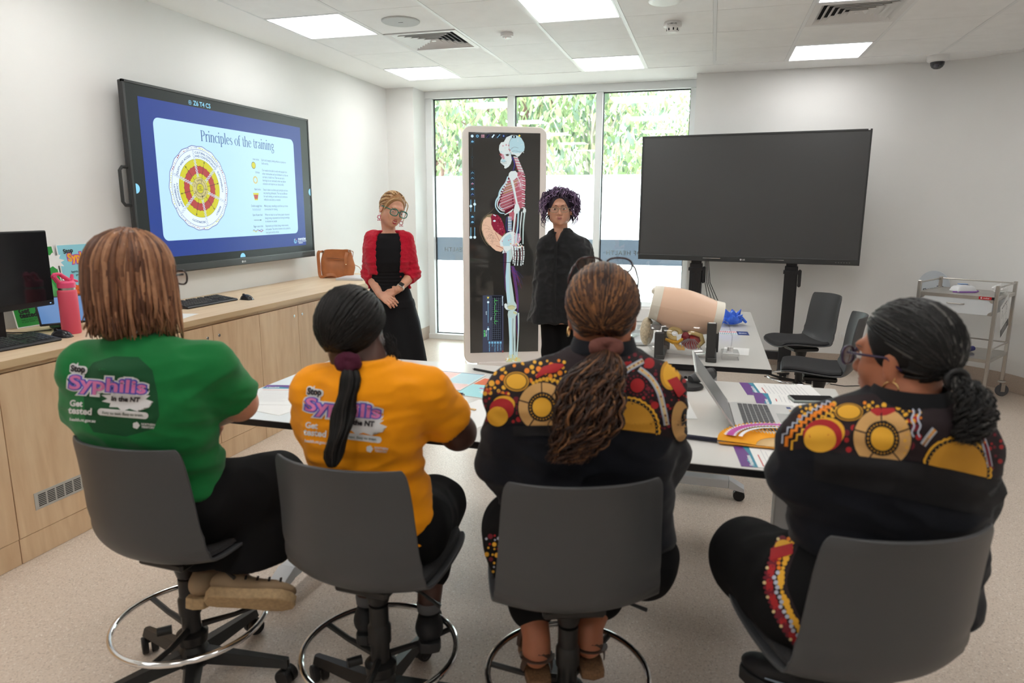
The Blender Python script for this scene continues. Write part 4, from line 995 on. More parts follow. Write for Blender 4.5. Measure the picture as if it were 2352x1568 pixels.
# ================================================================== THINGS ON THE COUNTER
kb_m = mat('black keyboard plastic', (.018, .018, .02), rough=.4); key_m = mat('black key tops', (.03, .031, .034), rough=.35)
def keyboard(label, x, y, rz):
    "local: long side along y, typist on +x"
    t = thing('keyboard', label, 'keyboard', (x, y, WT), rz, 'black keyboards on the worktop')
    mb = MB(); prof = [(-.08, .026), (-.078, .004), (.082, .0), (.088, .006), (.08, .014), (-.07, .032)]
    mb.prism([(a, b2) for a, b2 in prof], 1, -.228, .228); b_ = mb.build('case', kb_m, t, bevel=.003)
    km = MB(); rnd = random.Random(1)
    for r in range(6):
        xx = -.062+r*.0225-(0 if r else .003); z = .033-(xx+.07)*.128
        n = 0; yy = -.215
        for k in range(21):
            y0 = -.215+k*.0208
            if k in (14,) or (r == 0 and k in (1, 6, 11)) or (r in (3, 4) and k in (15, 16, 17) and not (r == 4 and k == 16)): continue
            if r == 5 and 4 <= k <= 9:
                if k == 4: km.box((xx, y0+.052, z), (.0185, .12, .007), RY(.127), bev=.0015)
                continue
            km.box((xx, y0+.0, z), (.0185, .0175, .007), RY(.127), bev=.0015)
    km.build('keys', key_m, t); 
    mb = MB(); mb.box((-.065, -.2, .006), (.02, .02, .012)); mb.box((-.065, .2, .006), (.02, .02, .012)); mb.build('feet', kb_m, t)
    return t
keyboard('black keyboard on the worktop below the lit wall screen', -3.18, 3.74, radians(-2))
keyboard('black keyboard at the left edge of the photo, under the computer monitor', -3.04, 2.27, radians(-3))
def mouse(label, x, y, rz):
    t = thing('computer_mouse', label, 'mouse', (x, y, WT), rz, 'black computer mice')
    P = []
    for i in range(13):
        f = i/12; yy = -.052+.104*f; w_ = .031*max(0, (1-abs(2*f-1)**3.2))**.5*(1-.12*sin(pi*f)); h_ = .037*max(0, 1-abs(2*f-1.06)**2.4)**.55
        P.append([(w_*cos(a), yy, max(0, h_*sin(a)*(1 if a < pi else 0))) for a in [pi*k/12 for k in range(13)]])
    mb = MB(); mb.grid(P); mb.build('shell', mat('black mouse shell', (.02, .02, .024), rough=.22), t, smooth=80)
    MB().box((0, 0, .002), (.05, .09, .004), bev=.002).build('base', blackp, t)
    MB().cyl((-.004, .028, .0325), (.004, .028, .0325), .009, n=14).build('wheel', kb_m, t)
mouse('black mouse on the worktop right of the keyboard below the lit screen', -3.05, 4.01, radians(80))
mouse('black mouse between the pink bottle and the left keyboard', -3.02, 2.56, radians(100))
# monitor
t = thing('computer_monitor', 'dark computer monitor with a blank screen at the left edge', 'monitor', (-3.16, 2.40, WT), radians(93))
MB().box((0, .012, .325), (.545, .03, .37), bev=.004).build('housing', blackp, t)
MB().box((0, -.0045, .335), (.533, .003, .335)).build('panel', mat('monitor glass', (.012, .012, .014), rough=.12, spec=.6), t)
MB().box((.245, -.006, .152), (.006, .002, .003)).build('power_light', screen_mat('blue standby light', (.3, .5, 1), 2), t)
mb = MB(); mb.box((0, .05, .19), (.06, .025, .36), bev=.004); mb.build('neck', blackp, t); MB().box((0, .06, .006), (.24, .19, .012), bev=.004).build('base', blackp, t)
# pink bottle
pink = mat('pink powder coat', s2l(226, 88, 112), rough=.5); pink2 = mat('pink plastic lid', s2l(236, 84, 128), rough=.35)
t = thing('water_bottle', 'pink drink bottle with a loop-handled straw lid', 'bottle', (-3.07, 2.66, WT), 0); t.scale = (1.12, 1.12, 1.1)
MB().lathe([(.0, .0), (.036, .0), (.0385, .004), (.0385, .19), (.037, .197), (.034, .20), (0, .2)], n=40).build('body', pink, t)
MB().lathe([(.0335, .195), (.0335, .212), (0, .212)], n=36).build('neck', steel, t)
mb = MB(); mb.lathe([(.0, .21), (.036, .21), (.036, .232), (.030, .240), (0, .241)], n=36); ld = mb.build('lid', pink2, t)
mb = MB(); R = RZ(radians(-20))
mb.tube([R @ V(p) for p in ((-.012, -.030, .236), (-.014, -.046, .262), (-.014, -.040, .272), (-.014, -.024, .274), (-.014, .010, .244))], [.008, .0065, .006, .006, .007], 8)
mb.tube([R @ V(p) for p in ((.012, -.030, .236), (.014, -.046, .262), (.014, -.040, .272), (.014, -.024, .274), (.014, .010, .244))], [.008, .0065, .006, .006, .007], 8)
mb.tube([R @ V(p) for p in ((-.014, -.045, .264), (.014, -.045, .264))], .007, 8); mb.build('carry_loop', pink2, ld)
mb = MB(); mb.tube([R @ V(p) for p in ((0, .022, .238), (0, .026, .252), (0, .028, .268))], [.010, .008, .006], 10); mb.tube([R @ V(p) for p in ((0, .026, .244), (0, .048, .234))], [.006, .005], 8); mb.build('spout', pink2, ld)
# posters leaning on the wall
card = mat('white card', (.82, .82, .81), rough=.5); cgreen = mat('poster green', s2l(48, 150, 66), rough=.35); cgreen2 = mat('poster light green', s2l(96, 176, 104), rough=.35)
cblue = mat('poster sky blue', s2l(140, 205, 222), rough=.35); corange = mat('poster orange', s2l(222, 100, 34), rough=.35); camber = mat('poster amber', s2l(240, 160, 40), rough=.35)
ink = mat('black print', (.01, .01, .012), rough=.5); cpurple = mat('print purple', s2l(190, 60, 160), rough=.4); cyell = mat('print amber', s2l(245, 170, 40), rough=.4); cwhite = mat('white print', (.85, .85, .85), rough=.5)
inkg = mat('dark green print', s2l(14, 60, 26), rough=.5)
def burst(A, cx, cy, rx, ry, m, layer, n=11, seed=1):
    r = random.Random(seed); P = []
    for k in range(2*n):
        a = 2*pi*k/(2*n); f = 1 if k % 2 == 0 else .62; f *= r.uniform(.92, 1.08); P.append((cx+rx*f*cos(a), cy+ry*f*sin(a)))
    A.poly(P, m, layer)
def poster(label, o, ux, vy, w_, h_, draw, mats, name='poster', cat='poster'):
    ux = V(ux).normalized(); vy = V(vy).normalized(); nn = ux.cross(vy)
    t = thing(name, label, cat, o)
    R = Matrix((ux, vy, nn)).transposed(); mb = MB(frame((0, 0, 0), R)); mb.box((w_/2, h_/2, -.0012), (w_, h_, .0024)); mb.build('board', card, t)
    A = Art(); draw(A, w_, h_); A.build('print', mats, lambda u, v_, h: ux*u+vy*v_+nn*(h+.0002), t, step=.00025); return t
def d_green(A, w_, h_):
    A.rect(.006, .006, w_-.006, h_-.006, 0, 0); A.disc(w_*.62, h_*.4, .07, 1, 1, ry=.10)
    A.poly([(w_*.60, .006), (w_-.006, .006), (w_-.006, h_*.55), (w_*.72, h_*.30)], 1, 1)
    burst(A, w_*.93, h_*.80, .07, .05, 3, 2, 9, 4)
    A.text('To protect your family, get tested', w_*.33, h_*.305, .0125, 2, 3, bold=.005); A.text('without knowing. Treatment is easy.', w_*.42, h_*.275, .0125, 2, 3, bold=.005)
    A.text('Get', .028, h_*.205, .036, 2, 3, bold=.045, align='LEFT'); A.text('tested', .028, h_*.15, .036, 2, 3, bold=.045, align='LEFT')
    A.text('walk-in clinic: GP', .03, h_*.095, .012, 2, 3, align='LEFT'); A.text('or your health centre', .03, h_*.07, .012, 2, 3, align='LEFT')
poster('green poster with Get tested at its foot, leaning on the wall behind the monitor', (-3.435, 2.665, WT+.002), (.10, 1, 0), (-.10, -.08, 1), .30, .42, d_green, [cgreen, cgreen2, ink, cwhite])
def d_blue(A, w_, h_):
    A.rect(.006, .006, w_-.006, h_-.006, 0, 0)
    hill = [(.006, .006), (w_-.006, .006), (w_-.006, h_*.44)]+[(w_-.006-(w_-.012)*k/14, h_*(.47+.03*sin(k*1.1))) for k in range(15)]
    A.poly(hill, 1, 1); A.poly([(w_*.5, h_*.04), (w_*.72, h_*.16), (w_*.5, h_*.34), (w_*.30, h_*.18)], 2, 2); A.poly([(w_*.42, h_*.12), (w_*.56, h_*.2), (w_*.42, h_*.30)], 6, 3)
    A.text('Stop', .068, h_*.905, .034, 3, 6, bold=.04, rot=.12)
    x, y = w_*.47, h_*.82
    for b2, m, l_ in ((.13, 4, 4), (.045, 5, 5)): A.text('Syphilis', x, y, .060, m, l_, bold=b2, rot=.05, sx=.95)
    burst(A, w_*.68, h_*.735, .075, .030, 7, 3, 10, 2); A.text('in the NT', w_*.68, h_*.738, .020, 3, 6, bold=.04)
    for k, s_ in enumerate(('Syphilis is a sickness you can', 'get from having sex.', '', 'You might have it without', 'knowing.', '', 'Tests are private, free', 'Treatment is easy and works')):
        A.text(s_, w_*.5, h_*(.625-.043*k), .0155, 3, 6, bold=.01)
poster('pale blue and orange poster headed Stop Syphilis, leaning behind the pink bottle', (-3.44, 2.985, WT+.002), (0, 1, 0), (-.09, -.02, 1), .30, .42, d_blue, [cblue, corange, camber, ink, cpurple, cyell, mat('poster red', s2l(196, 70, 40), rough=.4), cwhite])
# tablet on a stand
t = thing('tablet', 'black tablet with a blue screen propped behind the pink bottle', 'tablet', (-3.22, 2.76, WT), radians(60))
R = RX(radians(-38)); mb = MB(); mb.box((0, -.02, .10), (.25, .009, .17), R, bev=.003); mb.build('case', blackp, t)
MB(frame((0, -.02, .10), R)).box((0, -.0048, 0), (.232, .001, .15)).build('screen', screen_mat('tablet blue', s2l(92, 128, 176), 1), t)
mb = MB(); mb.box((0, .02, .008), (.12, .12, .016), bev=.004); mb.box((0, .03, .06), (.05, .014, .11), RX(radians(-15))); mb.build('stand', blackp, t)
t = thing('power_cable', 'black cable with a round plug lying behind the left keyboard', 'cable', (0, 0, 0))
pts = [at(118, 757, 3.75), at(90, 760, 3.75), at(60, 763, 3.75), at(30, 764, 3.7), at(14, 763, 3.7)]
gz = lambda p, z=WT+.004: CAM_POS+(p-CAM_POS)*((z-CAM_POS.z)/(p.z-CAM_POS.z))
MB().tube([gz(p) for p in pts], .003, 6).build('lead', blackp, t)
MB().tube([gz(p, WT+.007) for p in (at(-20, 755, 3), at(5, 762, 3), at(12, 766, 3), at(24, 772, 3))], [.003, .003, .006, .006], 8).build('plug', blackp, t)
t = tag(MB().box((0, 0, 0), (.21, .297, .0008)).build('paper_sheet', card), 'white sheet of paper below the keyboard under the lit screen', 'paper'); t.location = (-2.98, 3.21, WT+.0006); t.rotation_euler = (0, 0, .25)
# handbag
tan_l = mat('tan leather', s2l(172, 104, 58), rough=.42, var=.12, vscale=14, bump=.3, bscale=220); tan_e = mat('dark tan edge', s2l(120, 64, 34), rough=.5); brass = mat('pale brass', (.7, .58, .38), rough=.25, metal=1)
t = thing('handbag', 'tan leather shoulder bag standing on the far end of the worktop', 'bag', (-3.25, 5.58, WT+.002), radians(30))
P = []
for i in range(19):
    f = i/18; z = .25*f; w_ = .135+.010*sin(f*3.1)-.012*f**3; d_ = .062*(1-f*.70)+.006*sin(f*7); row = []
    for k in range(37):
        a = 2*pi*k/36; c_, s_ = cos(a), sin(a); e = .5
        x = w_*abs(c_)**e*(1 if c_ > 0 else -1); y = d_*abs(s_)**e*(1 if s_ > 0 else -1)
        y += .010*noise.noise(V((x*13, z*13, 3))); x += .012*noise.noise(V((y*9, z*14, 8)))+(.018*sin(f*pi)**2*(1-f) if c_ > 0 else -.006*sin(f*pi))
        row.append((x, y, z-(.022*max(0, (abs(x)-.08)/.055)**2*f)+.008*noise.noise(V((x*9, y*9, 1)))*f))
    P.append(row)
mb = MB(); mb.grid(P); mb.add(P[-1][:-1], [tuple(range(36))]); mb.add(P[0][:-1], [tuple(range(36))[::-1]])
mb.build('body', tan_l, t, smooth=80)
mb = MB(); mb.tube([(-.095+.019*i, -.044-.004*sin(i), .178-.0016*i) for i in range(10)], [.0012]+[.0026]*8+[.0012], 6, flat=.6); mb.build('zip_pocket', mat('dark zip slit', (.02, .012, .01), rough=.6), t)
MB().tube([(-.1+.02*i, -.046-.004*sin(i), .171-.0016*i) for i in range(10)], .003, 6).build('pocket_edge', tan_l, t)
def strap(pts, hw_, sd0, nm='strap'):
    P = []; pts = smooth_path(pts, 30)
    for k, p in enumerate(pts):
        a = pts[max(k-1, 0)]; b_ = pts[min(k+1, 29)]; tt = (b_-a).normalized(); s_ = V(sd0(k/29)); s_ = (s_-tt*s_.dot(tt)).normalized(); P.append([p-s_*hw_, p+s_*hw_])
    mb = MB(); mb.grid(P, thick=.004); mb.build(nm, tan_l, t, smooth=60)
def smooth_path(pts, n):
    P = []; m = len(pts); pts = [V(p) for p in pts]
    for i in range(n):
        f = i/(n-1)*(m-1); k = min(int(f), m-2); t_ = f-k; p0, p1, p2, p3 = pts[max(k-1, 0)], pts[k], pts[k+1], pts[min(k+2, m-1)]
        P.append(.5*((2*p1)+(p2-p0)*t_+(2*p0-5*p1+4*p2-p3)*t_*t_+(-p0+3*p1-3*p2+p3)*t_**3))
    return P
strap([(-.120, -.01, .232), (-.150, -.02, .236), (-.166, -.03, .21), (-.164, -.035, .10), (-.158, -.045, .02), (-.135, -.065, .010), (-.10, -.075, .026), (-.05, -.07, .030), (-.01, -.06, .012)], .014, lambda f: (1, .1, 0) if f < .55 else (.2, .5, .8))
strap([(.118, .01, .236), (.142, .03, .225), (.138, .05, .16), (.15, .06, .11), (.19, .05, .085), (.212, .03, .045), (.19, .0, .008), (.14, -.02, .006)], .013, lambda f: (0, 1, 0))
strap([(.085, -.03, .225), (.074, -.052, .18), (.072, -.062, .12), (.070, -.068, .06), (.045, -.066, .018)], .013, lambda f: (1, 0, 0), 'strap_tab')
mb = MB(); mb.sphere((.072, -.069, .118), .006, 10, 8); mb.build('stud', brass, t)
mb = MB(); mb.tube([(.112+.013*cos(2*pi*k/14), -.02, .236+.010*sin(2*pi*k/14)) for k in range(14)], .0028, 6, close=True); mb.build('ring', steel, t)
mb = MB(); mb.tube([(-.126+.012*cos(2*pi*k/14), -.02, .232+.010*sin(2*pi*k/14)) for k in range(14)], .0028, 6, close=True); mb.build('ring', steel, t)
# spiral notebook in front of the bag
t = thing('notebook', 'spiral-bound notebook with loose papers in front of the tan handbag', 'notebook', (-3.03, 5.50, WT), radians(8))
MB().box((0, 0, .008), (.25, .31, .016), bev=.002).build('pages', card, t)
mb = MB(); mb.box((0, 0, .0172), (.25, .31, .0015)); mb.box((0.01, .02, .0195), (.24, .3, .0008), RZ(.08)); mb.build('cover', mat('pale cover', (.7, .7, .72), rough=.3), t)
mb = MB()
for k in range(20): mb.tube([(-.115+.012*k, -.155+.006*cos(a), .009+.009*sin(a)) for a in [2*pi*q/10 for q in range(10)]], .0011, 4, close=True)
mb.build('spiral', steel, t)
t = thing('clear_box', 'small clear plastic box at the far end of the worktop', 'box', (-3.10, 5.86, WT))
clear = clear_mat('clear plastic')
MB().box((0, 0, .045), (.08, .1, .09), bev=.004).build('body', clear, t); MB().box((0, 0, .094), (.085, .105, .008), bev=.002).build('lid', card, t)

# ================================================================== THINGS ON THE TABLES
def lay(name, label, cat, corners, th=.0007, z=TZ, m=None, draw=None, mats=None, group=None, lift=.0006):
    "flat sheet: origin corner, x-edge end, y-edge end (world x, y)"
    o, a, b_ = [V((*c, 0)) for c in corners]; ux = (a-o); vy = (b_-o); w_, h_ = ux.length, vy.length; ux.normalize(); vy.normalize()
    t = thing(name, label, cat, (o.x, o.y, z+lift), 0, group)
    mb = MB(); P = [V((0, 0, 0)), ux*w_, ux*w_+vy*h_, vy*h_]; mb.add(P+[p+V((0, 0, th)) for p in P], [(3, 2, 1, 0), (4, 5, 6, 7), (0, 1, 5, 4), (1, 2, 6, 5), (2, 3, 7, 6), (3, 0, 4, 7)])
    mb.build('sheet', m or card, t)
    if draw:
        A = Art(); draw(A, w_, h_); A.build('print', mats, lambda u, v_, h: ux*u+vy*v_+V((0, 0, th+.0001+h)), t, step=.00012)
    return t
pteal = mat('print teal', s2l(24, 132, 160), rough=.4); pviolet = mat('print violet', s2l(96, 40, 130), rough=.4); pnavy = mat('print navy', s2l(28, 54, 120), rough=.4)
ppink = mat('print pink', s2l(236, 196, 190), rough=.4); pred = mat('print red', s2l(190, 40, 50), rough=.4); pgrey = mat('print grey', (.45, .46, .5), rough=.5); pblue = mat('print pale blue', s2l(176, 214, 226), rough=.4)
BM = [pteal, pviolet, cwhite, pred, pgrey, pnavy]
def letterhead(txt, tall=True):
    def d(A, w_, h_):
        A.rect(0, h_*.80, w_*.99, h_, 0, 1); A.poly([(0, h_*.86), (w_*.3, h_*.90), (w_*.6, h_*.84), (w_*.99, h_*.88), (w_*.99, h_), (0, h_)], 1, 2)
        A.text(txt, w_*.06, h_*.86, w_*.10, 2, 3, bold=.03, align='LEFT'); A.rect(w_*.06, h_*.72, w_*.62, h_*.735, 3, 2)
        for k in range(11): A.rect(w_*.06, h_*(.66-.05*k), w_*(.9-.1*((k*7) % 3)), h_*(.666-.05*k), 4, 1)
    return d
lay('paper_sheet', 'white sheet with a purple and teal banner, farthest at the right end of the front table', 'paper', [(.47, 2.87), (.49, 3.12), (.17, 2.93)][0:1]+[(.13, 2.86), (.20, 3.12)][0:0]+[(.49, 3.11), (.12, 2.90)], draw=letterhead('Foundations'), mats=BM) if 0 else None
def sheet(label, cx, cy, w_, h_, a, draw, mats=BM, lift=.0006, name='paper_sheet', cat='paper', m=None, th=.0007, group=None):
    R = RZ(a); o = V((cx, cy, 0))-R @ V((w_/2, h_/2, 0)); x = o+R @ V((w_, 0, 0)); y = o+R @ V((0, h_, 0))
    return lay(name, label, cat, [(o.x, o.y), (x.x, x.y), (y.x, y.y)], draw=draw, mats=mats, lift=lift, m=m, th=th, group=group)
sheet('white sheet with purple and teal banner, farthest at the right end of the front table', .315, 3.01, .21, .297, radians(97), letterhead('Introduction to'), lift=.0006)
sheet('white sheet headed by a purple and teal banner, lying beside the black phone', .355, 2.83, .21, .297, radians(92), letterhead('Assessment'), lift=.0022)
sheet('blank white sheet under the black phone', .40, 2.68, .21, .297, radians(80), None, lift=.004)
sheet('white sheet with a teal banner under the yellow fan, nearest the table edge', .235, 2.145, .18, .24, radians(96), letterhead('Foundations'), lift=.0006)
def d_green2(A, w_, h_): A.rect(.004, .004, w_*.55, h_*.98, 0, 1); A.poly([(w_*.55, .004), (w_*.98, .004), (w_*.98, h_*.6), (w_*.55, h_*.9)], 1, 2)
sheet('glossy green and white leaflet left of the laptop', -.13, 2.60, .2, .26, radians(10), d_green2, [cgreen, cwhite])
sheet('white handout with a blue header left of the yellow-orange shirt', -1.66, 2.34, .21, .297, radians(14), letterhead('Health'), lift=.0012)
sheet('plain white page beside the green sleeve on the front table', -1.56, 2.26, .21, .297, radians(-12), None, lift=.0004)
def d_mag(A, w_, h_):
    A.rect(.004, .004, w_*.49, h_-.004, 0, 1); A.rect(w_*.51, h_*.35, w_-.004, h_-.004, 1, 1); A.rect(w_*.51, .004, w_-.004, h_*.33, 0, 1); A.rect(.004, h_-.014, w_-.004, h_-.006, 2, 2)
    for k in range(10): A.rect(.02, h_*(.85-.08*k), w_*.44, h_*(.862-.08*k), 3, 2); A.rect(w_*.54, h_*(.85-.08*k), w_*.94, h_*(.86-.08*k), 4, 2)
sheet('open magazine with pink and pale blue columns beyond the yellow-orange shirt', -1.08, 2.76, .24, .29, radians(-4), d_mag, [ppink, pblue, pnavy, mat('print coral', s2l(226, 120, 110), rough=.4), pgrey], name='magazine', cat='magazine', th=.004)
def d_teal(A, w_, h_):
    A.rect(.003, .003, w_-.003, h_*.62, 0, 1); A.rect(.003, h_*.62, w_-.003, h_-.003, 1, 1); burst(A, w_*.6, h_*.3, .05, .035, 2, 2, 9, 6); A.disc(w_*.6, h_*.3, .014, 3, 3, ry=.01); A.text('Stop Syphilis', w_*.55, h_*.44, .022, 4, 3, bold=.05)
sheet('orange and pale teal leaflet left of the patterned shoulder', -.86, 2.68, .21, .297, radians(-8), d_teal, [mat('print pale teal', s2l(150, 212, 220), rough=.4), corange, cwhite, pred, cpurple], lift=.0012)
sheet('blank white sheet right of the yellow-orange sleeve', -.80, 2.33, .21, .297, radians(-18), None)
def pen(label, a, b_, r=.0055, m=None, tipm=None):
    a, b_ = V((*a, TZ+r+.0004)), V((*b_, TZ+r+.0004)); t = thing('pen', label, 'pen', (a.x, a.y, a.z)); d = b_-a
    MB().tube([d*.08, d*.92], r, 12).build('barrel', m or blackp, t)
    MB().tube([V((0, 0, 0)), d*.02, d*.08], [.001, .0022, r], 10).build('tip', tipm or steel, t); mb = MB(); mb.tube([d*.92, d], [.003, .003], 8)
    mb.box(d*.78+V((0, 0, r+.001)), (.004, .0, .002)) if 0 else None; mb.build('button', steel, t)
pen('black pen lying on the far side of the front table', (-1.05, 2.985), (-.90, 2.925))
pen('dark pen lying below the open magazine', (-1.02, 2.56), (-.93, 2.545), m=mat('blue-black pen', (.01, .012, .05), rough=.3))
pen('dark marker pen lying left of the yellow fan', (-.09, 2.262), (.07, 2.243), r=.008, m=mat('navy marker', (.012, .014, .035), rough=.35))
t = tag(MB().box((0, 0, .003), (.012, .09, .005), RZ(1.3), bev=.002).build('wooden_stick', mat('pale birch', s2l(226, 190, 140), rough=.6)), 'short pale wooden stick beside the orange sleeve on the table', 'stick'); t.location = (-.86, 2.37, TZ+.001)
# laptop
silver = mat('silver laptop casing', (.60, .60, .59), rough=.35, metal=.35)
t = thing('laptop', 'open silver laptop seen from its side on the front table', 'laptop', (.105, 2.53, TZ+.001), radians(-87))
# local: x along the hinge, -y towards the typist? (typist on +x world)
LW, LD = .365, .245
MB().box((0, LD/2, .008), (LW, LD, .013), bev=.003).build('base', silver, t)
mb = MB()
for r in range(6):
    for k in range(14):
        if r == 5 and 4 <= k <= 8:
            if k == 6: mb.box((-.1495+k*.023, .045+r*.0185, .0152), (.112, .0155, .002))
            continue
        mb.box((-.1495+k*.023, .045+r*.0185, .0152), (.0205, .0155, .002))
mb.build('keys', mat('dark grey keys', (.07, .072, .078), rough=.5), t)
MB().box((0, .195, .0148), (.11, .06, .0008)).build('touchpad', mat('silver touchpad', (.52, .52, .515), rough=.25, metal=.35), t)
mb = MB(); mb.box((-.14, .22, .0149), (.024, .015, .0006)); mb.build('sticker', pnavy, t); mb = MB(); mb.box((-.10, .225, .0149), (.02, .018, .0006)); mb.build('sticker', mat('gold sticker', s2l(210, 180, 140), rough=.4), t)
Rl = RX(radians(36)); ml = frame((0, .004, .012), Rl)
l_ = MB(ml).box((0, 0, .122), (LW, .006, .244), bev=.002).build('lid', silver, t)
MB(ml).box((0, .0034, .124), (LW-.012, .001, .225)).build('screen', mat('laptop screen', (.22, .23, .23), rough=.25, spec=.5), l_)
MB().cyl((-.15, 0, .013), (.15, 0, .013), .007, n=12).build('hinge', blackp, t)
# phone, fan, speaker puck
t = thing('phone', 'black phone in a clear case lying on the papers at the right end', 'phone', (.425, 2.865, TZ+.004), radians(12))
MB().box((0, 0, .005), (.17, .082, .010), bev=.003).build('case', mat('grey-green phone case', (.28, .32, .30), rough=.35), t); MB().box((0, 0, .0104), (.16, .073, .0012)).build('screen', mat('phone glass', (.01, .01, .012), rough=.06, spec=.7), t)
t = thing('folding_fan', 'spread yellow folding fan with pink lettering on the front table', 'fan', (.262, 2.225, TZ+.004), radians(0))
P = []; n_ = 44
for i in range(n_+1):
    a = radians(178-100*i/n_) ; z = .0+(.010 if i % 2 else .0)
    P.append([(.085*cos(a), .085*sin(a)*1.12, .006+z*.3), (.145*cos(a), .145*sin(a)*1.12, .008+z*.7), (.205*cos(a), .205*sin(a)*1.12, .010+z)])
mb = MB(); mb.grid(P, thick=.0006)
lf = mb.build('leaf', mat('fan amber paper', s2l(250, 176, 30), rough=.6), t, smooth=0)
mb = MB()
for i in range(0, n_+1, 2): a = radians(178-100*i/n_); mb.box((.052*cos(a), .052*sin(a)*1.12, .006), (.07, .004, .0016), RZ(a))
mb.build('ribs', mat('pale bamboo', s2l(226, 190, 132), rough=.5), t); mb = MB(); mb.box((.1*cos(radians(179)), .1*sin(radians(179)), .003), (.2, .014, .003), RZ(radians(179))); mb.build('guard', mat('amber guard', s2l(222, 150, 40), rough=.5), t)
A = Art()
for r_, wd, c_ in ((.168, .034, 0), (.168, .022, 1), (.135, .012, 2)):
    pts = [(r_*cos(radians(172-88*k/40)), r_*sin(radians(172-88*k/40))*1.12) for k in range(41)]; A.line(pts, [wd*(1+.25*((k % 2)*2-1)) for k in range(41)], c_, c_)
A.build('print', [cwhite, cpurple, cwhite], lambda u, v_, h: (u, v_, .0235+h), lf, step=.0006)
t = thing('desk_microphone', 'black conference microphone unit behind the laptop screen', 'device', (-.01, 2.98, TZ), radians(20))
MB().lathe([(.0, .001), (.062, .001), (.066, .006), (.06, .016), (.03, .024), (0, .024)], (-.06, -.02, 0), n=32).build('base', blackp, t)
MB().tube([(-.045, -.01, .03), (.0, .01, .042), (.06, .03, .048)], [.020, .026, .026], 16).build('body', mat('dark grey rubber', (.05, .052, .055), rough=.5), t); MB().tube([(.06, .03, .048), (.068, .0327, .0485)], [.027, .024], 16).build('end_cap', blackp, t)

# ---- pregnancy torso model on the far table
skin_p = mat('torso skin rubber', s2l(232, 196, 170), rough=.38, spec=.4); cream = mat('cream rim plastic', s2l(226, 220, 206), rough=.4); stand_m = mat('charcoal grey stand', (.045, .043, .042), rough=.5)
t = thing('torso_model', 'skin-coloured pregnant belly training model on dark uprights over a clear womb', 'medical model', (-.095, 3.60, TZ))
axd = V((.325, .02, -.062)).normalized(); c0 = V((-.175, 0, .275))
upv = V((0, 0, 1)); upv = (upv-axd*upv.dot(axd)).normalized(); sdv = axd.cross(upv)
def belly(f, a):
    h_ = .098+.0*f-.02*f; top = .085+.020*sin(pi*min(1, f*1.1))-.012*f; bot = -.085-.040*sin(pi*min(1, max(0, (f-.05)/.95)))+.02*(1-f)*0-.0*f; wd = .11-.01*f
    z = top*sin(a) if sin(a) > 0 else -bot*sin(a)
    return c0+axd*(f*.345)+upv*z+sdv*(wd*cos(a))
for nm, f0, f1, m_, sc in (('front_rim', -.02, .11, cream, 1.02), ('skin', .10, .91, skin_p, 1.0), ('rear_rim', .90, 1.02, cream, 1.03)):
    n1 = 18; P = [[c0+axd*(f*.345)+(belly(f, a)-c0-axd*(f*.345))*sc for a in [2*pi*k/40 for k in range(41)]] for f in [f0+(f1-f0)*i/n1 for i in range(n1+1)]]
    mb = MB(); mb.grid(P)
    for r in (P[0], P[-1]): cc = sum((V(p) for p in r[:-1]), V())/40; mb.add([cc]+r[:-1], [(0, k+1, (k+1) % 40+1) for k in range(40)])
    mb.build(nm, m_, t, smooth=50)
mb = MB()
for k in range(4): mb.sphere(belly(.965, pi*1.5-.55+0*k)*1+upv*(.02*k)+sdv*.004-V((0, .006, 0)), .0032, 8, 6)
mb.build('markings', ink, t)
for x, h_, nm in ((-.128, .135, 1), (.125, .195, 2)):
    mb = MB(); y0 = -.12
    mb.box((x, y0+.02, h_/2), (.045, .035, h_), bev=.002); mb.box((x+.018, .16, h_/2), (.045, .035, h_), bev=.002); mb.box((x+.008, .02, .012), (.045, .3, .02), bev=.002); mb.build('upright', stand_m, t)
MB().box((.125, -.105, .1965), (.034, .022, .002)).build('label_plate', cwhite, t)
MB(frame((-.05, 0, .105))).lathe([(.0, -.16), (.05, -.155), (.085, -.12), (.098, -.05), (.1, .05), (.095, .14), (.06, .175), (0, .18)], n=32, axis=(1, 0, 0)).build('clear_shell', clear, t, smooth=180)
organ = mat('anatomical red', s2l(170, 44, 44), rough=.3); organ2 = mat('anatomical deep red', s2l(130, 24, 40), rough=.3); fat = mat('anatomical cream', s2l(214, 186, 120), rough=.35); yel = mat('anatomical yellow', s2l(226, 168, 40), rough=.35)
mb = MB(); mb.sphere((.03, -.02, .085), (.055, .05, .045), 20, 14); mb.build('womb', organ, t); mb = MB(); mb.tube([(.06, -.055, .06), (.086, -.055, .09), (.075, -.055, .122), (.03, -.055, .135), (-.005, -.055, .12)], [.010, .012, .012, .013, .008], 10); mb.build('womb_wall', fat, t)
mb = MB(); mb.sphere((-.0, -.06, .11), (.022, .015, .028), 16, 10); mb.build('placenta', organ2, t)
mb = MB(); mb.tube([(-.055+.028*cos(a), -.055, .125+.026*sin(a)) for a in [2*pi*k/16 for k in range(14)]], .013, 10); mb.build('pelvis_ring', fat, t)
mb = MB(); mb.tube([(-.10, -.06, .095), (-.06, -.065, .08), (-.035, -.065, .083), (-.01, -.065, .105)], [.007, .010, .009, .007], 10); mb.tube([(-.06, -.06, .08), (-.03, -.06, .055), (0, -.06, .05)], [.005, .016, .010], 10); mb.build('tube', yel, t)
mb = MB()
for k in range(9): mb.tube([(.01+.004*k, -.072, .105), (.0+.012*k-.03, -.076, .08), (-.03+.014*k, -.07, .052)], .0016, 5)
mb.build('vessels', mat('grey vessels', (.3, .28, .3), rough=.3), t)
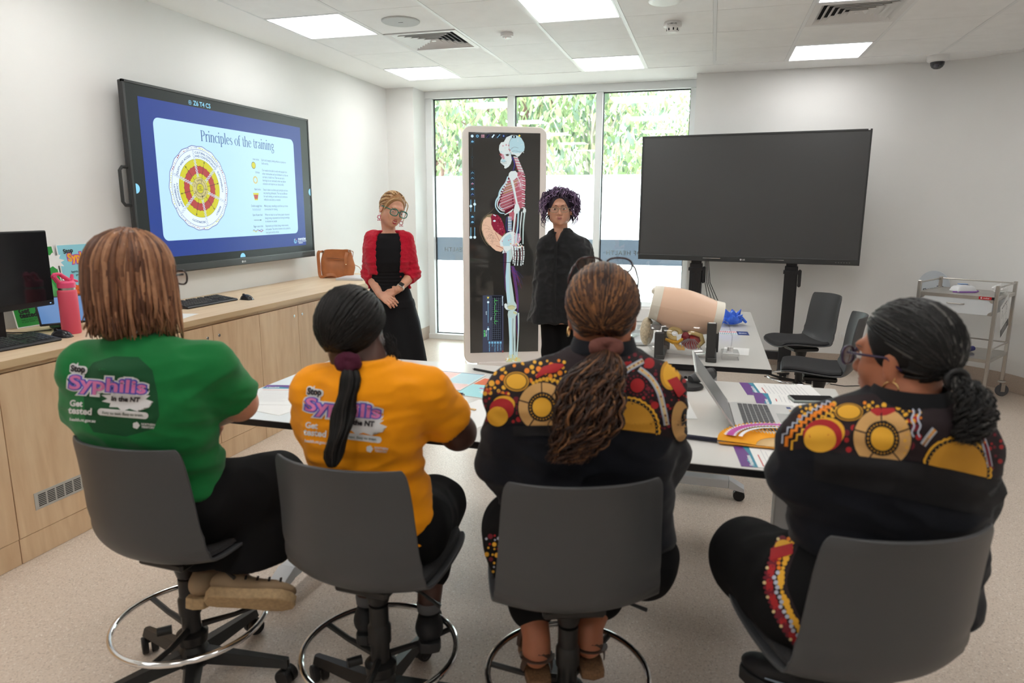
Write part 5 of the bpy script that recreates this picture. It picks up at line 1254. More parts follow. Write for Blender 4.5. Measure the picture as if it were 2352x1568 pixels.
MB(frame((-.20, .0, .12))).sphere((0, 0, 0), (.035, .075, .075), 20, 12).build('hip_bone', mat('speckled bone resin', s2l(190, 176, 150), rough=.5, var=.25, vscale=90), t)
MB(frame((-.155, .01, .15))).box((0, 0, .0), (.055, .12, .028), bev=.004).build('bracket', mat('grey bracket', (.25, .24, .24), rough=.4), t)
mb = MB(); mb.tube([c0+axd*.35+V((0, -.09, .0)), V((.20, -.10, .20)), V((.225, -.09, .13)), V((.222, -.08, .07))], .0028, 8); mb.build('drain_tube', clear, t)
MB().box((-.16, 0, .335), (.045, .08, .03), bev=.008).build('neck_cap', cream, t)
# fluid bottle, gloves, cards and white box
t = thing('fluid_box', 'clear plastic fluid box with a white cap in front of the model stand', 'box', (.127, 3.60, TZ), radians(2))
MB().box((0, 0, .02), (.085, .11, .04), bev=.004).build('body', clear, t); MB().lathe([(0, 0), (.014, 0), (.014, .02), (0, .02)], (-.0, 0, .04), n=20).build('cap', gw, t)
def d_small(A, w_, h_):
    for k in range(5): A.rect(.01, h_*(.85-.17*k), w_*.8, h_*(.86-.17*k), 4, 1)
sheet('white printed sheet under the clear fluid box', .165, 3.80, .13, .19, radians(-4), d_small, lift=.0006)
glove_m = mat('blue nitrile glove', s2l(60, 110, 225), rough=.35)
t = thing('rubber_gloves', 'crumpled blue rubber gloves on the far table', 'gloves', (.155, 4.66, TZ))
mb = MB(); rnd = random.Random(7)
P = []
for i in range(15):
    th = pi*i/14
    P.append([(V((.07*sin(th)*cos(a), .055*sin(th)*sin(a), .045+.04*cos(th)))*(1+.55*noise.noise(V((3*cos(a)*sin(th), 3*sin(a)*sin(th), 3*cos(th)))))) for a in [2*pi*k/26 for k in range(27)]])
mb.grid(P); mb.build('palm', glove_m, t, smooth=25)
for k in range(5):
    a = rnd.uniform(0, 6.28); mb = MB(); d = V((cos(a), sin(a), 0)); mb.tube([V((0, 0, .04))+d*.04, V((0, 0, .05))+d*.075, V((0, 0, .018))+d*.11], [.014, .012, .009], 8); mb.build('finger', glove_m, t, smooth=60)
def d_card(A, w_, h_):
    A.rect(w_*.66, 0, w_, h_, 5, 1); A.text('info', w_*.83, h_*.5, .03, 2, 2, bold=.05)
    for k in range(12): A.rect(.01+k*.011, h_*.55, .016+k*.011, h_*.92, 3, 1)
    for k in range(10): A.rect(.02+k*.011, h_*.12, .026+k*.011, h_*.4, 0, 1)
sheet('red, white and blue printed card on the far table', .155, 4.37, .20, .13, radians(3), d_card)
t = thing('instrument_tray', 'pile of clear wrapped instruments left of the torso model', 'tray', (-.42, 3.98, TZ), radians(12))
MB().box((0, 0, .012), (.3, .4, .02), bev=.006).build('tray', mat('pale tray', (.62, .64, .66), rough=.3), t)
mb = MB(); rnd = random.Random(9)
for k in range(9): mb.box((rnd.uniform(-.1, .1), rnd.uniform(-.14, .14), .03+.006*k), (.09, .13, .006), RZ(rnd.uniform(-1, 1)) @ RX(rnd.uniform(-.12, .12)))
mb.build('packets', clear, t)
t = thing('white_device', 'white boxy device on the far left corner of the far table', 'device', (-.40, 4.75, TZ), radians(5)); MB().box((0, 0, .05), (.34, .26, .1), bev=.01).build('body', gw, t); MB().box((0, 0, .103), (.3, .22, .006), bev=.002).build('lid', frame_m, t)

# ================================================================== RIGHT SIDE
t = thing('trolley', 'stainless steel hospital trolley with a white drawer by the curved wall', 'trolley', (0, 0, 0))
p0, p1 = V((2.13, 6.04)), V((2.405, 6.48)); e1 = (p1-p0).normalized(); e2 = V((-e1.y, e1.x)); TD, TWD = (p1-p0).length, .54
t.location = (p0.x, p0.y, 0); t.rotation_euler = (0, 0, math.atan2(e1.y, e1.x))
# local: x = depth (0..TD), y = width to the left (0..TWD)
for x in (0, TD):
    for y in (0, TWD):
        l_ = MB().box((x, y, .545), (.026, .026, .83), bev=.003).build('leg', steel, t)
        mb = MB(); mb.lathe([(0, -.012), (.044, -.012), (.05, -.006), (.05, .006), (.044, .012), (0, .012)], (x-.012, y-.01, .05), n=28, axis=(.8, .6, 0)); mb.build('wheel', mat('grey rubber wheel', (.10, .10, .105), rough=.6), l_)
        mb = MB(); mb.lathe([(.0, .012), (.028, .012), (.03, .004), (.02, 0)], (x, y, .115), n=20); R = RZ(math.atan2(.6, .8))
        for s_ in (-1, 1): mb.box(V((x-.012, y-.01, .075))+R @ V((s_*.017, 0, .0)), (.003, .03, .07), R)
        mb.build('fork', steel, l_)
white_p = mat('white enamel', s2l(208, 212, 216), rough=.25)
for z, nm in ((.865, 'top_shelf'), (.375, 'lower_shelf')):
    mb = MB(); mb.box((TD/2, TWD/2, z), (TD-.02, TWD-.02, .004)); 
    for x in (.0, TD): mb.box((x, TWD/2, z-.008), (.018, TWD-.02, .026))
    for y in (0, TWD): mb.box((TD/2, y, z-.008), (TD-.02, .018, .026))
    mb.build(nm, steel, t)
mb = MB()
for z in (.945, .455):
    mb.cyl((TD, .01, z), (TD, TWD-.01, z), .006, n=10)
    for y in (0, TWD): mb.cyl((.01, y, z), (TD-.01, y, z), .006, n=10)
mb.build('guard_rail', steel, t)
MB().box((TD/2, TWD/2, .79), (TD-.05, TWD-.05, .12)).build('drawer_box', white_p, t)
dr = MB().box((.004, TWD/2, .787), (.016, TWD-.034, .128), bev=.003).build('drawer', white_p, t)
mb = MB(); mb.tube([(-.004, TWD/2-.06, .80), (-.024, TWD/2-.04, .80), (-.026, TWD/2, .80), (-.024, TWD/2+.04, .80), (-.004, TWD/2+.06, .80)], .005, 8); mb.build('handle', steel, dr)
mb = MB()
for y, s_ in ((.018, 1), (TWD-.018, -1)):
    for z, s2 in ((.724, 1), (.85, -1)): mb.prism([(y, z)]+[(y+s_*.03*cos(pi/2*k/6), z+s2*.03*sin(pi/2*k/6)) for k in range(7)], 0, -.0055, -.0040)
mb.build('corner_plates', steel, dr)
A = Art(); A.rect(0, 0, .085, .022, 0, 0); A.rect(.085, 0, .105, .022, 3, 0); A.rect(.010, .0085, .024, .0135, 1, 1); A.rect(.0145, .004, .0195, .018, 1, 1); A.text('medical', .05, .011, .013, 1, 1, bold=.02)
A.build('badge', [mat('badge red', s2l(180, 20, 36), rough=.35), cwhite, cwhite, blackp], lambda u, v_, h: (-.0115-h, .115-u, .848+v_), t)
# hanging instruction card on the trolley's right side
t2 = thing('hanging_card', 'white instruction card with line drawings tied to the trolley side', 'card', t.matrix_basis @ V((.2, -.022, .70)), math.atan2(e1.y, e1.x)+0)
Rc = RY(radians(-24)); mc = frame((0, 0, 0), Rc)
MB(mc).box((0, 0, 0), (.21, .0015, .297)).build('sheet', card, t2)
A = Art(); A.rect(-.105, -.149+.02, .105, -.149+.085, 0, 0); A.text('Vertical Position', 0, .115, .022, 0, 0, bold=.03)
for k in range(4): A.rect(-.08, -.115+.012*k, .06-.02*(k % 2), -.112+.012*k, 1, 1)
for cx_, cy_ in ((-.06, .05), (.05, .05)): A.ring(cx_, cy_, .022, .002, 0, 0, n=20); A.ring(cx_, cy_, .008, .002, 0, 0, n=12); A.disc(cx_, cy_+.038, .006, 0, 0)
for a_, b2 in (((-.03, .03), (.03, .03)), ((.03, .03), (.04, -.04)), ((.04, -.04), (-.02, -.05)), ((-.02, -.05), (-.03, .03)), ((-.03, -.02), (-.06, -.05)), ((.03, -.03), (.06, -.05))): A.line([a_, b2], .002, 0, 0)
Am = mc
A.build('print', [mat('charcoal print', (.07, .07, .07), rough=.5), cwhite], lambda u, v_, h: Am @ V((u, -.0012-h, v_)), t2)
MB().tube([(.03, 0, .15), (.01, .005, .20), (-.02, .0, .245)], .0012, 5).build('string', card, t2)
tm_ = t.matrix_basis
t2 = thing('wipes_packet', 'white and blue wipes packet on a purple strap on top of the trolley', 'packet', tm_ @ V((.27, .30, .867)), radians(20))
purple = mat('purple plastic', s2l(150, 90, 190), rough=.4)
P = []
for i in range(13):
    f = -1+2*i/12; P.append([(.085*f, .055*(-1+2*k/12), .012+.045*max(0, (1-f**4))**.5*max(0, 1-(-1+2*k/12)**4)**.5*(1+.15*noise.noise(V((f*3, k*.4, 2))))) for k in range(13)])
mb = MB(); mb.grid(P); mb.box((0, 0, .008), (.165, .105, .012), bev=.003); mb.build('pack', mat('white film pack', (.8, .81, .84), rough=.3), t2, smooth=50)
A = Art(); A.text('WIPES', 0, -.01, .03, 0, 0, bold=.05); A.line([(-.07, .02), (0, .035), (.07, .02)], .006, 0, 0); A.build('print', [pnavy], lambda u, v_, h: (u, v_, .012+.047*max(0, (1-(u/.085)**4))**.5*max(0, 1-(v_/.055)**4)**.5+.003), t2)
MB().tube([(-.11, -.03, .004), (-.05, -.06, .004), (.06, -.06, .004), (.11, -.03, .008), (.10, .01, .01), (.05, .02, .006)], .005, 6).build('strap', purple, t2)
MB().box((.0, .01, .062), (.06, .05, .008), bev=.003).build('lid', mat('pale blue lid', s2l(150, 180, 225), rough=.35), t2)
t2 = thing('cloth_wad', 'crumpled white tissue at the corner of the trolley top', 'tissue', tm_ @ V((.33, .06, .867)))
P = []
for i in range(11):
    th = pi*i/10; P.append([V((.05*sin(th)*cos(a), .05*sin(th)*sin(a), .038+.036*cos(th)))*(1+.4*noise.noise(V((2.5*cos(a)*sin(th), 2.5*sin(a)*sin(th), 2.5*cos(th)+4)))) for a in [2*pi*k/20 for k in range(21)]])
mb = MB(); mb.grid(P); mb.build('tissue', card, t2, smooth=20)
t2 = thing('rolled_packet', 'dark blue and white rolled bag on the lower shelf of the trolley', 'packet', tm_ @ V((.2, .22, .377)), radians(35))
mb = MB(); mb.tube([(-.1, 0, .022), (-.03, .005, .024), (.04, 0, .028), (.10, .0, .03)], [.018, .024, .026, .022], 14, flat=.9); mb.build('roll', mat('navy film', s2l(40, 42, 120), rough=.35), t2)
MB().tube([(-.16, -.01, .01), (-.10, 0, .02)], [.03, .018], 12, flat=.4).build('open_end', card, t2)
A = Art(); A.text('JANUNVI', 0, 0, .022, 0, 0, bold=.05); A.build('print', [cwhite], lambda u, v_, h: (u, -.026*cos(v_/.026), .027+.027*sin(v_/.026)), t2)
# wall outlets
for k, (x, lab) in enumerate(((1.30, 'white double power outlet low on the back wall, with a plug in it'), (1.20, 'white data outlet low on the back wall, left of the plug'))):
    t2 = thing('power_outlet', lab, 'outlet', (x if k == 0 else 1.145, YB-.006-.011, .335))
    MB().box((0, 0, 0), (.116 if k == 0 else .075, .010, .074), bev=.003).build('plate', gw, t2)
    if k == 0:
        mb = MB(); mb.box((-.03, -.006, .022), (.012, .004, .018)); mb.box((.03, -.006, .022), (.012, .004, .018)); mb.build('switches', frame_m, t2)
        MB().box((-.02, -.02, -.008), (.035, .035, .035), bev=.006).build('plug', gw, t2); MB().cyl((.035, -.005, -.008), (.035, -.035, -.008), .018, n=16).build('plug', blackp, t2)
        MB().tube([(-.02, -.035, -.02), (-.02, -.04, -.1), (-.03, -.045, -.22), (-.0, -.05, -.325)], .003, 6).build('cord', gw, t2)
t2 = thing('floor_cable', 'black cable wandering across the floor below the wall screen stand', 'cable', (0, 0, .005))
MB().tube([(.55, 6.6, 0), (.8, 6.45, 0), (1.0, 6.5, 0), (1.2, 6.42, 0), (1.4, 6.5, 0), (1.62, 6.44, 0)], .004, 6).build('lead', blackp, t2)
t2 = thing('hanging_cables', 'bunch of thin black cables hanging from the blank screen', 'cables', (0, 0, 0))
mb = MB()
for k in range(4): mb.tube([(-.04+.01*k, 6.72, 1.06), (-.03+.015*k, 6.70, .85), (.02+.05*k, 6.68, .62-.03*k), (.10+.09*k, 6.7, .42-.05*k)], .0035, 5)
mb.build('leads', blackp, t2)
t2 = thing('wall_sign', 'pale round-edged notice partly hidden behind the trolley', 'sign', (1.96, 6.99, .86), radians(-35))
A = Art(); A.disc(0, 0, .13, 0, 0); MB().prism([(x, y) for x, y, z in A.v], 1, -.006, .0).build('board', mat('pale blue board', s2l(196, 204, 212), rough=.4), t2)
A = Art(); A.text('Sharps Tip', 0, -.03, .04, 0, 0, bold=.03, rot=.3); A.build('print', [ink], lambda u, v_, h: (u, -.0075, v_), t2)
# ================================================================== OUTSIDE THE WINDOW
conc = mat('pale concrete paving', (.62, .58, .54), rough=.85, var=.08, vscale=3)
structure(MB().box((0, 22, -.12), (60, 28, .2)).build('ground', conc))
bark_r = mat('red brown bark', (.16, .09, .075), rough=.9, var=.3, vscale=8); bark_g = mat('pale grey bark', (.32, .29, .25), rough=.9, var=.25, vscale=8)
def leaf_mat(name, col):
    m = bpy.data.materials.new(name); m.use_nodes = True; n = m.node_tree.nodes; l = m.node_tree.links; b = n['Principled BSDF']; o = [x for x in n if x.type == 'OUTPUT_MATERIAL'][0]
    b.inputs['Base Color'].default_value = (*col, 1); b.inputs['Roughness'].default_value = .45
    t = n.new('ShaderNodeBsdfTranslucent'); t.inputs[0].default_value = (*[min(1, c*1.25) for c in col], 1); mx = n.new('ShaderNodeMixShader'); mx.inputs[0].default_value = .45
    l.new(b.outputs[0], mx.inputs[1]); l.new(t.outputs[0], mx.inputs[2]); l.new(mx.outputs[0], o.inputs[0]); return m
LM = [leaf_mat('leaf mid green', (.13, .19, .08)), leaf_mat('leaf light green', (.22, .29, .14)), leaf_mat('leaf blue green', (.13, .19, .14)), leaf_mat('leaf yellow green', (.29, .29, .15)), leaf_mat('leaf dark green', (.05, .085, .045))]
def tree(label, x, y, h, rad, zc, n_, seed, ll=.15, lw=.028, droop=.8, bark=None, trunk=.07, flat=.9, nm='tree'):
    rnd = random.Random(seed); t = thing(nm, label, 'tree', (x, y, -.02), 0, None); bark = bark or bark_g
    mb = MB(); lean = rnd.uniform(-.4, .4); tp = [(lean*(f**1.5)+.12*sin(f*5+seed), .1*sin(f*4), h*f) for f in [k/8 for k in range(9)]]
    mb.tube(tp, [trunk*(1-.8*k/8) for k in range(9)], 9); mb.build('trunk', bark, t)
    tips = []; mb = MB()
    for k in range(34):
        f = rnd.uniform(.3, .98); b0 = V(tp[int(f*8)]); a = rnd.uniform(0, 2*pi); r = rad*rnd.uniform(.35, 1); zz = zc+rad*flat*rnd.uniform(-1, 1)*sqrt(max(.05, 1-(r/rad)**2))
        e = V((b0.x+r*cos(a), r*sin(a), zz)); m_ = (b0+e)/2+V((rnd.uniform(-.2, .2), rnd.uniform(-.2, .2), .25))
        mb.tube([b0, b0.lerp(m_, .6)+V((0, 0, .05)), m_, m_.lerp(e, .6), e], [trunk*.28, trunk*.2, trunk*.14, .008, .004], 5); tips += [e, m_.lerp(e, .5), m_, m_.lerp(e, .8)]
    mb.build('branches', bark, t)
    mb = MB()
    for k in range(n_):
        c = rnd.choice(tips); g = .30*rad**.5; p = c+V((rnd.gauss(0, g), rnd.gauss(0, g), rnd.gauss(-.12 if droop > .5 else 0, g*.9)))
        d = V((rnd.gauss(0, 1), rnd.gauss(0, 1), rnd.gauss(0, 1)*(1-droop)-droop*2.2)).normalized(); s_ = d.cross(V((rnd.gauss(0, 1), rnd.gauss(0, 1), rnd.gauss(0, .4)))).normalized()
        L_ = ll*rnd.uniform(.6, 1.3); w_ = lw*rnd.uniform(.7, 1.3); q = d.cross(s_)*L_*.08
        mb.add([p, p+d*L_*.35+s_*w_+q, p+d*L_*.4-s_*w_+q, p+d*L_*.75+s_*w_*.6+q, p+d*L_*.75-s_*w_*.6+q, p+d*L_], [(0, 1, 3, 5, 4, 2)], mi=rnd.choices(range(5), (6, 6, 3, 3, 2))[0])
    mb.build('leaves', LM, t, smooth=0, recalc=False)
    return t
tree('weeping gum tree outside, filling the left window pane', -5.0, 12.4, 4.6, 1.6, 3.1, 2500, 1, ll=.2, lw=.034, bark=bark_r, trunk=.1)
tree('gum tree with a thick reddish trunk outside, behind the display top', -3.2, 11.6, 5.2, 1.5, 3.2, 2300, 2, ll=.2, lw=.034, bark=bark_r, trunk=.16)
tree('drooping gum tree outside, seen through the middle pane', -1.7, 10.9, 4.8, 1.25, 3.2, 1500, 3, ll=.19, lw=.034, bark=bark_g, trunk=.07)
tree('fine-leaved tree outside in the right pane, above the screen corner', .3, 13.0, 3.9, 1.4, 2.5, 3600, 4, ll=.09, lw=.016, droop=.2, bark=bark_g)
tree('grey-branched tree outside with a pale bare fork, right pane', -.9, 12.2, 3.3, 1.0, 2.4, 2000, 5, ll=.12, lw=.022, droop=.5, bark=bark_g)
for k, (x, y, s_, lab) in enumerate(((-6.2, 15, 6, 'dense green shrub far outside at the left'), (-4.1, 15.4, 7, 'dense green shrub far outside behind the gum trees'), (-2.2, 15.8, 8, 'dense green shrub far outside, middle pane'), (-.4, 16, 9, 'dense green shrub far outside, right pane'), (1.6, 15.4, 10, 'dense green shrub far outside at the right edge of the window'))):
    tree(lab, x, y, 2.8, 1.35, 1.8, 4200, s_, ll=.10, lw=.026, droop=.3, flat=.85, nm='shrub', trunk=.05)
t = thing('roadside_sign', 'bright blue sign with a white mark outside behind the branches', 'sign', (-.72, 14.4, -.02))
MB().box((0, 0, 2.25), (.75, .04, .85), bev=.02).build('board', mat('sign blue', s2l(20, 150, 215), rough=.4), t); MB().box((0, .04, 1.1), (.08, .06, 2.2)).build('post', alu, t)
A = Art(); A.ring(-.05, 2.35, .13, .05, 0, 0); A.build('mark', [cwhite], lambda u, v_, h: (u, -.022, v_), t)
t = thing('bench', 'dark slatted bench frame outside low in the right pane', 'bench', (.1, 11.2, -.02)); mb = MB()
for k in range(4): mb.box((0, .0, 1.62+.07*k), (.5, .03, .035))
mb.build('slats', mat('dark grey metal', (.1, .1, .11), rough=.5), t); mb = MB(); mb.box((-.2, .03, .93), (.04, .04, 1.9)); mb.box((.2, .03, .93), (.04, .04, 1.9)); mb.build('posts', alu, t)
# ================================================================== PEOPLE: surfaces grown from smooth distance fields
J = lambda x, y, d: np.array(at(x, y, d))
class Field:
    def __init__(s, k=.02): s.p = []; s.k = k; s.lo = []; s.hi = []
    def _b(s, lo, hi): s.lo.append(np.array(lo)); s.hi.append(np.array(hi))
    def cone(s, a, b, ra, rb=None, k=None, flat=None):
        "limb: tapering capsule; flat=(direction, ratio) squashes it"
        a = np.array(a, float); b = np.array(b, float); rb = ra if rb is None else rb; r = max(ra, rb)*1.3
        s.p.append(('c', a, b, ra, rb, flat, k or s.k, 1)); s._b(np.minimum(a, b)-r, np.maximum(a, b)+r); return s
    def chain(s, pts, rs, k=None, flat=None):
        for i in range(len(pts)-1): s.cone(pts[i], pts[i+1], rs[i], rs[i+1], k, flat)
        return s
    def ell(s, c, r, R=None, k=None, sign=1):
        c = np.array(c, float); r = np.array(r, float); R = np.eye(3) if R is None else np.array(R)
        s.p.append(('e', c, r, R, None, None, k or s.k, sign)); m = max(r)*1.1; s._b(c-m, c+m); return s
    def cut(s, c, r, R=None, k=.01): return s.ell(c, r, R, k, -1)
    def stack(s, rows, yaw=0, k=None, e=2.3):
        "torso: ellipses (x, y, z, rx, ry) from top to bottom"
        rows = sorted(rows, key=lambda q: q[2]); A = np.array(rows, float); m = max(A[:, 3].max(), A[:, 4].max())*1.1
        s.p.append(('s', A, yaw, e, None, None, k or s.k, 1)); s._b(A[:, :3].min(0)-[m, m, .04], A[:, :3].max(0)+[m, m, .04]); return s
    def mesh(s, h=.006, clip=None, lo=None, hi=None, inflate=0):
        pad = .02+abs(inflate)
        LO = np.min([l for l, p in zip(s.lo, s.p) if p[7] > 0], 0)-pad if lo is None else np.array(lo, float)
        HI = np.max([q for q, p in zip(s.hi, s.p) if p[7] > 0], 0)+pad if hi is None else np.array(hi, float)
        n = np.maximum(((HI-LO)/h).astype(int)+2, 4); D = np.full(n, .2, np.float32)
        for p, l, q in zip(s.p, s.lo, s.hi):
            mg = p[6]+abs(inflate)+.03
            i0 = np.clip(((l-mg-LO)/h).astype(int), 0, n); i1 = np.clip(((q+mg-LO)/h).astype(int)+2, 0, n)
            if (i1 <= i0).any(): continue
            ax = [LO[a]+h*np.arange(i0[a], i1[a]) for a in range(3)]; X, Y, Z = np.meshgrid(*ax, indexing='ij', sparse=True)
            if p[0] == 'c':
                a, b, ra, rb, flat = p[1:6]; ba = b-a; L2 = max(ba@ba, 1e-9)
                x, y, z = X-a[0], Y-a[1], Z-a[2]; t = np.clip((x*ba[0]+y*ba[1]+z*ba[2])/L2, 0, 1)
                x = x-t*ba[0]; y = y-t*ba[1]; z = z-t*ba[2]
                if flat is not None:
                    nn = np.array(flat[0], float); nn /= np.linalg.norm(nn); f = 1/flat[1]-1; dn = x*nn[0]+y*nn[1]+z*nn[2]
                    x = x+dn*f*nn[0]; y = y+dn*f*nn[1]; z = z+dn*f*nn[2]
                d = np.sqrt(x*x+y*y+z*z)-(ra+(rb-ra)*t)
            elif p[0] == 'e':
                c, r, R = p[1:4]; x, y, z = X-c[0], Y-c[1], Z-c[2]
                u = (x*R[0, 0]+y*R[1, 0]+z*R[2, 0])/r[0]; v = (x*R[0, 1]+y*R[1, 1]+z*R[2, 1])/r[1]; w_ = (x*R[0, 2]+y*R[1, 2]+z*R[2, 2])/r[2]
                k0 = np.sqrt(u*u+v*v+w_*w_); k1 = np.sqrt((u/r[0])**2+(v/r[1])**2+(w_/r[2])**2); d = k0*(k0-1)/np.maximum(k1, 1e-6)
            else:
                A, yaw, e = p[1:4]; zz = ax[2]
                cx, cy, rx, ry = [np.interp(zz, A[:, 2], A[:, q_])[None, None, :] for q_ in (0, 1, 3, 4)]
                dx = X-cx; dy = Y-cy; u = (dx*cos(yaw)+dy*sin(yaw))/rx; v = (-dx*sin(yaw)+dy*cos(yaw))/ry
                d = ((np.abs(u)**e+np.abs(v)**e)**(1/e)-1)*np.minimum(rx, ry)*1.05
                d = np.maximum(d, np.maximum(A[0, 2]-Z, Z-A[-1, 2]))
            sl = tuple(slice(i0[a], i1[a]) for a in range(3)); c = D[sl]; k = p[6]
            if p[7] > 0:
                hh = np.clip(.5+.5*(c-d)/k, 0, 1); D[sl] = c*(1-hh)+d*hh-k*hh*(1-hh)
            else:
                hh = np.clip(.5-.5*(c+d)/k, 0, 1); D[sl] = c*(1-hh)-d*hh+k*hh*(1-hh)
        D -= inflate
        if clip:
            ax = [LO[a]+h*np.arange(n[a]) for a in range(3)]; X, Y, Z = np.meshgrid(*ax, indexing='ij', sparse=True)
            for o, nn, *rad in clip:      # keeps the side the normal points away from; rad limits the cut to a ball
                nn = np.array(nn, float); nn /= np.linalg.norm(nn); d = (X-o[0])*nn[0]+(Y-o[1])*nn[1]+(Z-o[2])*nn[2]
                if rad: d = np.minimum(d, rad[0]-np.sqrt((X-o[0]-nn[0]*rad[0]*.7)**2+(Y-o[1]-nn[1]*rad[0]*.7)**2+(Z-o[2]-nn[2]*rad[0]*.7)**2))
                D = np.maximum(D, d)
        return nets(D, LO, h)
def nets(D, LO, h):
    S = D < 0; n = D.shape; c = np.zeros([q-1 for q in n], np.int8); 
    for i in (0, 1):
        for j in (0, 1):
            for k in (0, 1): c += S[i:n[0]-1+i, j:n[1]-1+j, k:n[2]-1+k]
    act = (c > 0) & (c < 8); idx = np.argwhere(act); ID = np.full(act.shape, -1, np.int64); ID[act] = np.arange(len(idx))
    P = np.zeros((len(idx), 3)); W = np.zeros(len(idx)); I, Jx, K = idx.T
    for a in range(3):
        o1, o2 = [q for q in range(3) if q != a]
        for u in (0, 1):
            for v in (0, 1):
                o = [0, 0, 0]; o[o1] = u; o[o2] = v; e = list(o); e[a] = 1
                A = D[I+o[0], Jx+o[1], K+o[2]]; B = D[I+e[0], Jx+e[1], K+e[2]]; m = (A < 0) != (B < 0)
                t = np.where(m, A/np.where(m, A-B, 1), 0); pp = np.tile(np.array(o, float), (len(idx), 1)); pp[:, a] = t
                P[m] += pp[m]; W += m
    P = P/W[:, None]; vs = LO+(idx+P)*h; F = []
    for a in range(3):
        b, c_ = (a+1) % 3, (a+2) % 3; sl0 = [slice(None)]*3; sl1 = [slice(None)]*3; sl0[a] = slice(0, -1); sl1[a] = slice(1, None)
        s0 = S[tuple(sl0)]; s1 = S[tuple(sl1)]; q = np.argwhere(s0 != s1); q = q[(q[:, b] > 0) & (q[:, c_] > 0) & (q[:, b] < n[b]-1) & (q[:, c_] < n[c_]-1)]
        fl = s0[tuple(q.T)]; off = []
        for db, dc in ((-1, -1), (0, -1), (0, 0), (-1, 0)): w_ = q.copy(); w_[:, b] += db; w_[:, c_] += dc; off.append(ID[tuple(w_.T)])
        f = np.stack(off, 1); f[~fl] = f[~fl][:, ::-1]; F.append(f)
    F = np.concatenate(F); F = F[(F >= 0).all(1)]
    return vs, F
def wmat(o):
    m = o.matrix_basis.copy()
    while o.parent: o = o.parent; m = o.matrix_basis @ m
    return m
def to_obj(name, vf, mats, parent, disp=None, relax=1, label=None, attr=None):
    vs, F = vf; vs = vs.copy()
    if relax:
        e = np.concatenate([F[:, [0, 1]], F[:, [1, 2]], F[:, [2, 3]], F[:, [3, 0]]])
        for _ in range(relax):
            acc = np.zeros_like(vs); cnt = np.zeros(len(vs)); np.add.at(acc, e[:, 0], vs[e[:, 1]]); np.add.at(acc, e[:, 1], vs[e[:, 0]]); np.add.at(cnt, e[:, 0], 1); np.add.at(cnt, e[:, 1], 1)
            vs = vs*.5+.5*acc/np.maximum(cnt, 1)[:, None]
    if disp:
        fn = np.cross(vs[F[:, 2]]-vs[F[:, 0]], vs[F[:, 3]]-vs[F[:, 1]]); N = np.zeros_like(vs)
        for q in range(4): np.add.at(N, F[:, q], fn)
        N /= np.maximum(np.linalg.norm(N, axis=1), 1e-9)[:, None]; vs = vs+N*disp(vs)[:, None]
    me = bpy.data.meshes.new(name); me.vertices.add(len(vs)); me.vertices.foreach_set('co', vs.astype(np.float32).ravel())
    me.loops.add(len(F)*4); me.loops.foreach_set('vertex_index', F.astype(np.int32).ravel()); me.polygons.add(len(F)); me.polygons.foreach_set('loop_start', np.arange(0, len(F)*4, 4, dtype=np.int32))
    me.update(calc_edges=True); me.validate(); me.polygons.foreach_set('use_smooth', np.ones(len(me.polygons), bool))
    for m_ in (mats if isinstance(mats, (list, tuple)) else [mats]): me.materials.append(m_)
    o = bpy.data.objects.new(name, me); COL.objects.link(o); o.parent = parent
    if label: o['label'] = label
    if parent is not None: 
        me.transform(wmat(parent).inverted())
    return o
def wr(amp=.004, sc=9, st=(1, 1, 1), seed=0, extra=None):
    "cloth folds"
    def f(vs):
        o = np.empty(len(vs)); 
        for i, p in enumerate(vs):
            q = V((p[0]*sc*st[0]+seed, p[1]*sc*st[1], p[2]*sc*st[2])); n1 = noise.noise(q); n2 = noise.noise(q*2.3+V((5, 1, 2)))
            o[i] = amp*((1-abs(n1)*2.2)*.7+.35*n2)
        return o+(extra(vs) if extra else 0)
    return f
def world_mb(parent): return MB(wmat(parent).inverted())
def person(label, x, y, z=0):
    return thing('person', label, 'person', (x, y, z))
def rot_of(f, up=(0, 0, 1), tilt=0):
    "columns: right, forward, up"
    f = V(f).normalized(); r = f.cross(V(up)).normalized(); u = r.cross(f)
    if tilt: q = Matrix.Rotation(tilt, 3, f); r = q @ r; u = q @ u
    return Matrix((r, f, u)).transposed()
def head_field(F, c, R, s=1.0, neck=None, jaw=1.0, fat=1.0):
    L = lambda x, y, z: np.array(V(c)+R @ V((x*s, y*s, z*s))); RN = np.array(R)
    F.ell(L(0, -.014, .030), (.074*s, .092*s, .084*s), RN, .02)
    F.ell(L(0, .028, -.030), (.058*s*fat, .062*s, .074*s), RN, .03)
    F.ell(L(0, .052, -.072), (.036*s*jaw, .034*s, .026*s), RN, .025); F.ell(L(0, .074, -.090), (.015*s, .012*s, .012*s), RN, .016)
    for q in (-1, 1):
        F.ell(L(q*.036, .052, -.030), (.022*s*fat, .026*s, .024*s), RN, .02); F.ell(L(q*.053, .0, -.055), (.014*s*jaw, .030*s, .026*s), RN, .025)
        F.ell(L(q*.077, -.006, -.010), (.008*s, .018*s, .031*s), RN, .008); F.cut(L(q*.084, .002, -.006), (.006*s, .009*s, .016*s), RN, .006)
        F.ell(L(q*.010, .094, -.034), (.008*s, .010*s, .007*s), RN, .008)
    F.cone(L(-.028, .080, .026), L(.028, .080, .026), .012*s, .012*s, .016)
    F.cone(L(0, .084, .012), L(0, .104, -.028), .007*s, .0105*s, .010)
    for q in (-1, 1): F.cut(L(q*.031, .098, .004), (.019*s, .016*s, .012*s), RN, .012)
    F.cone(L(-.016, .088, -.0545), L(.016, .088, -.0545), .0062*s, .0062*s, .006); F.cone(L(-.012, .0875, -.0660), L(.012, .0875, -.0660), .0072*s, .0072*s, .006)
    F.cut(L(0, .098, -.0600), (.020*s, .008*s, .0018*s), RN, .003)
    return L
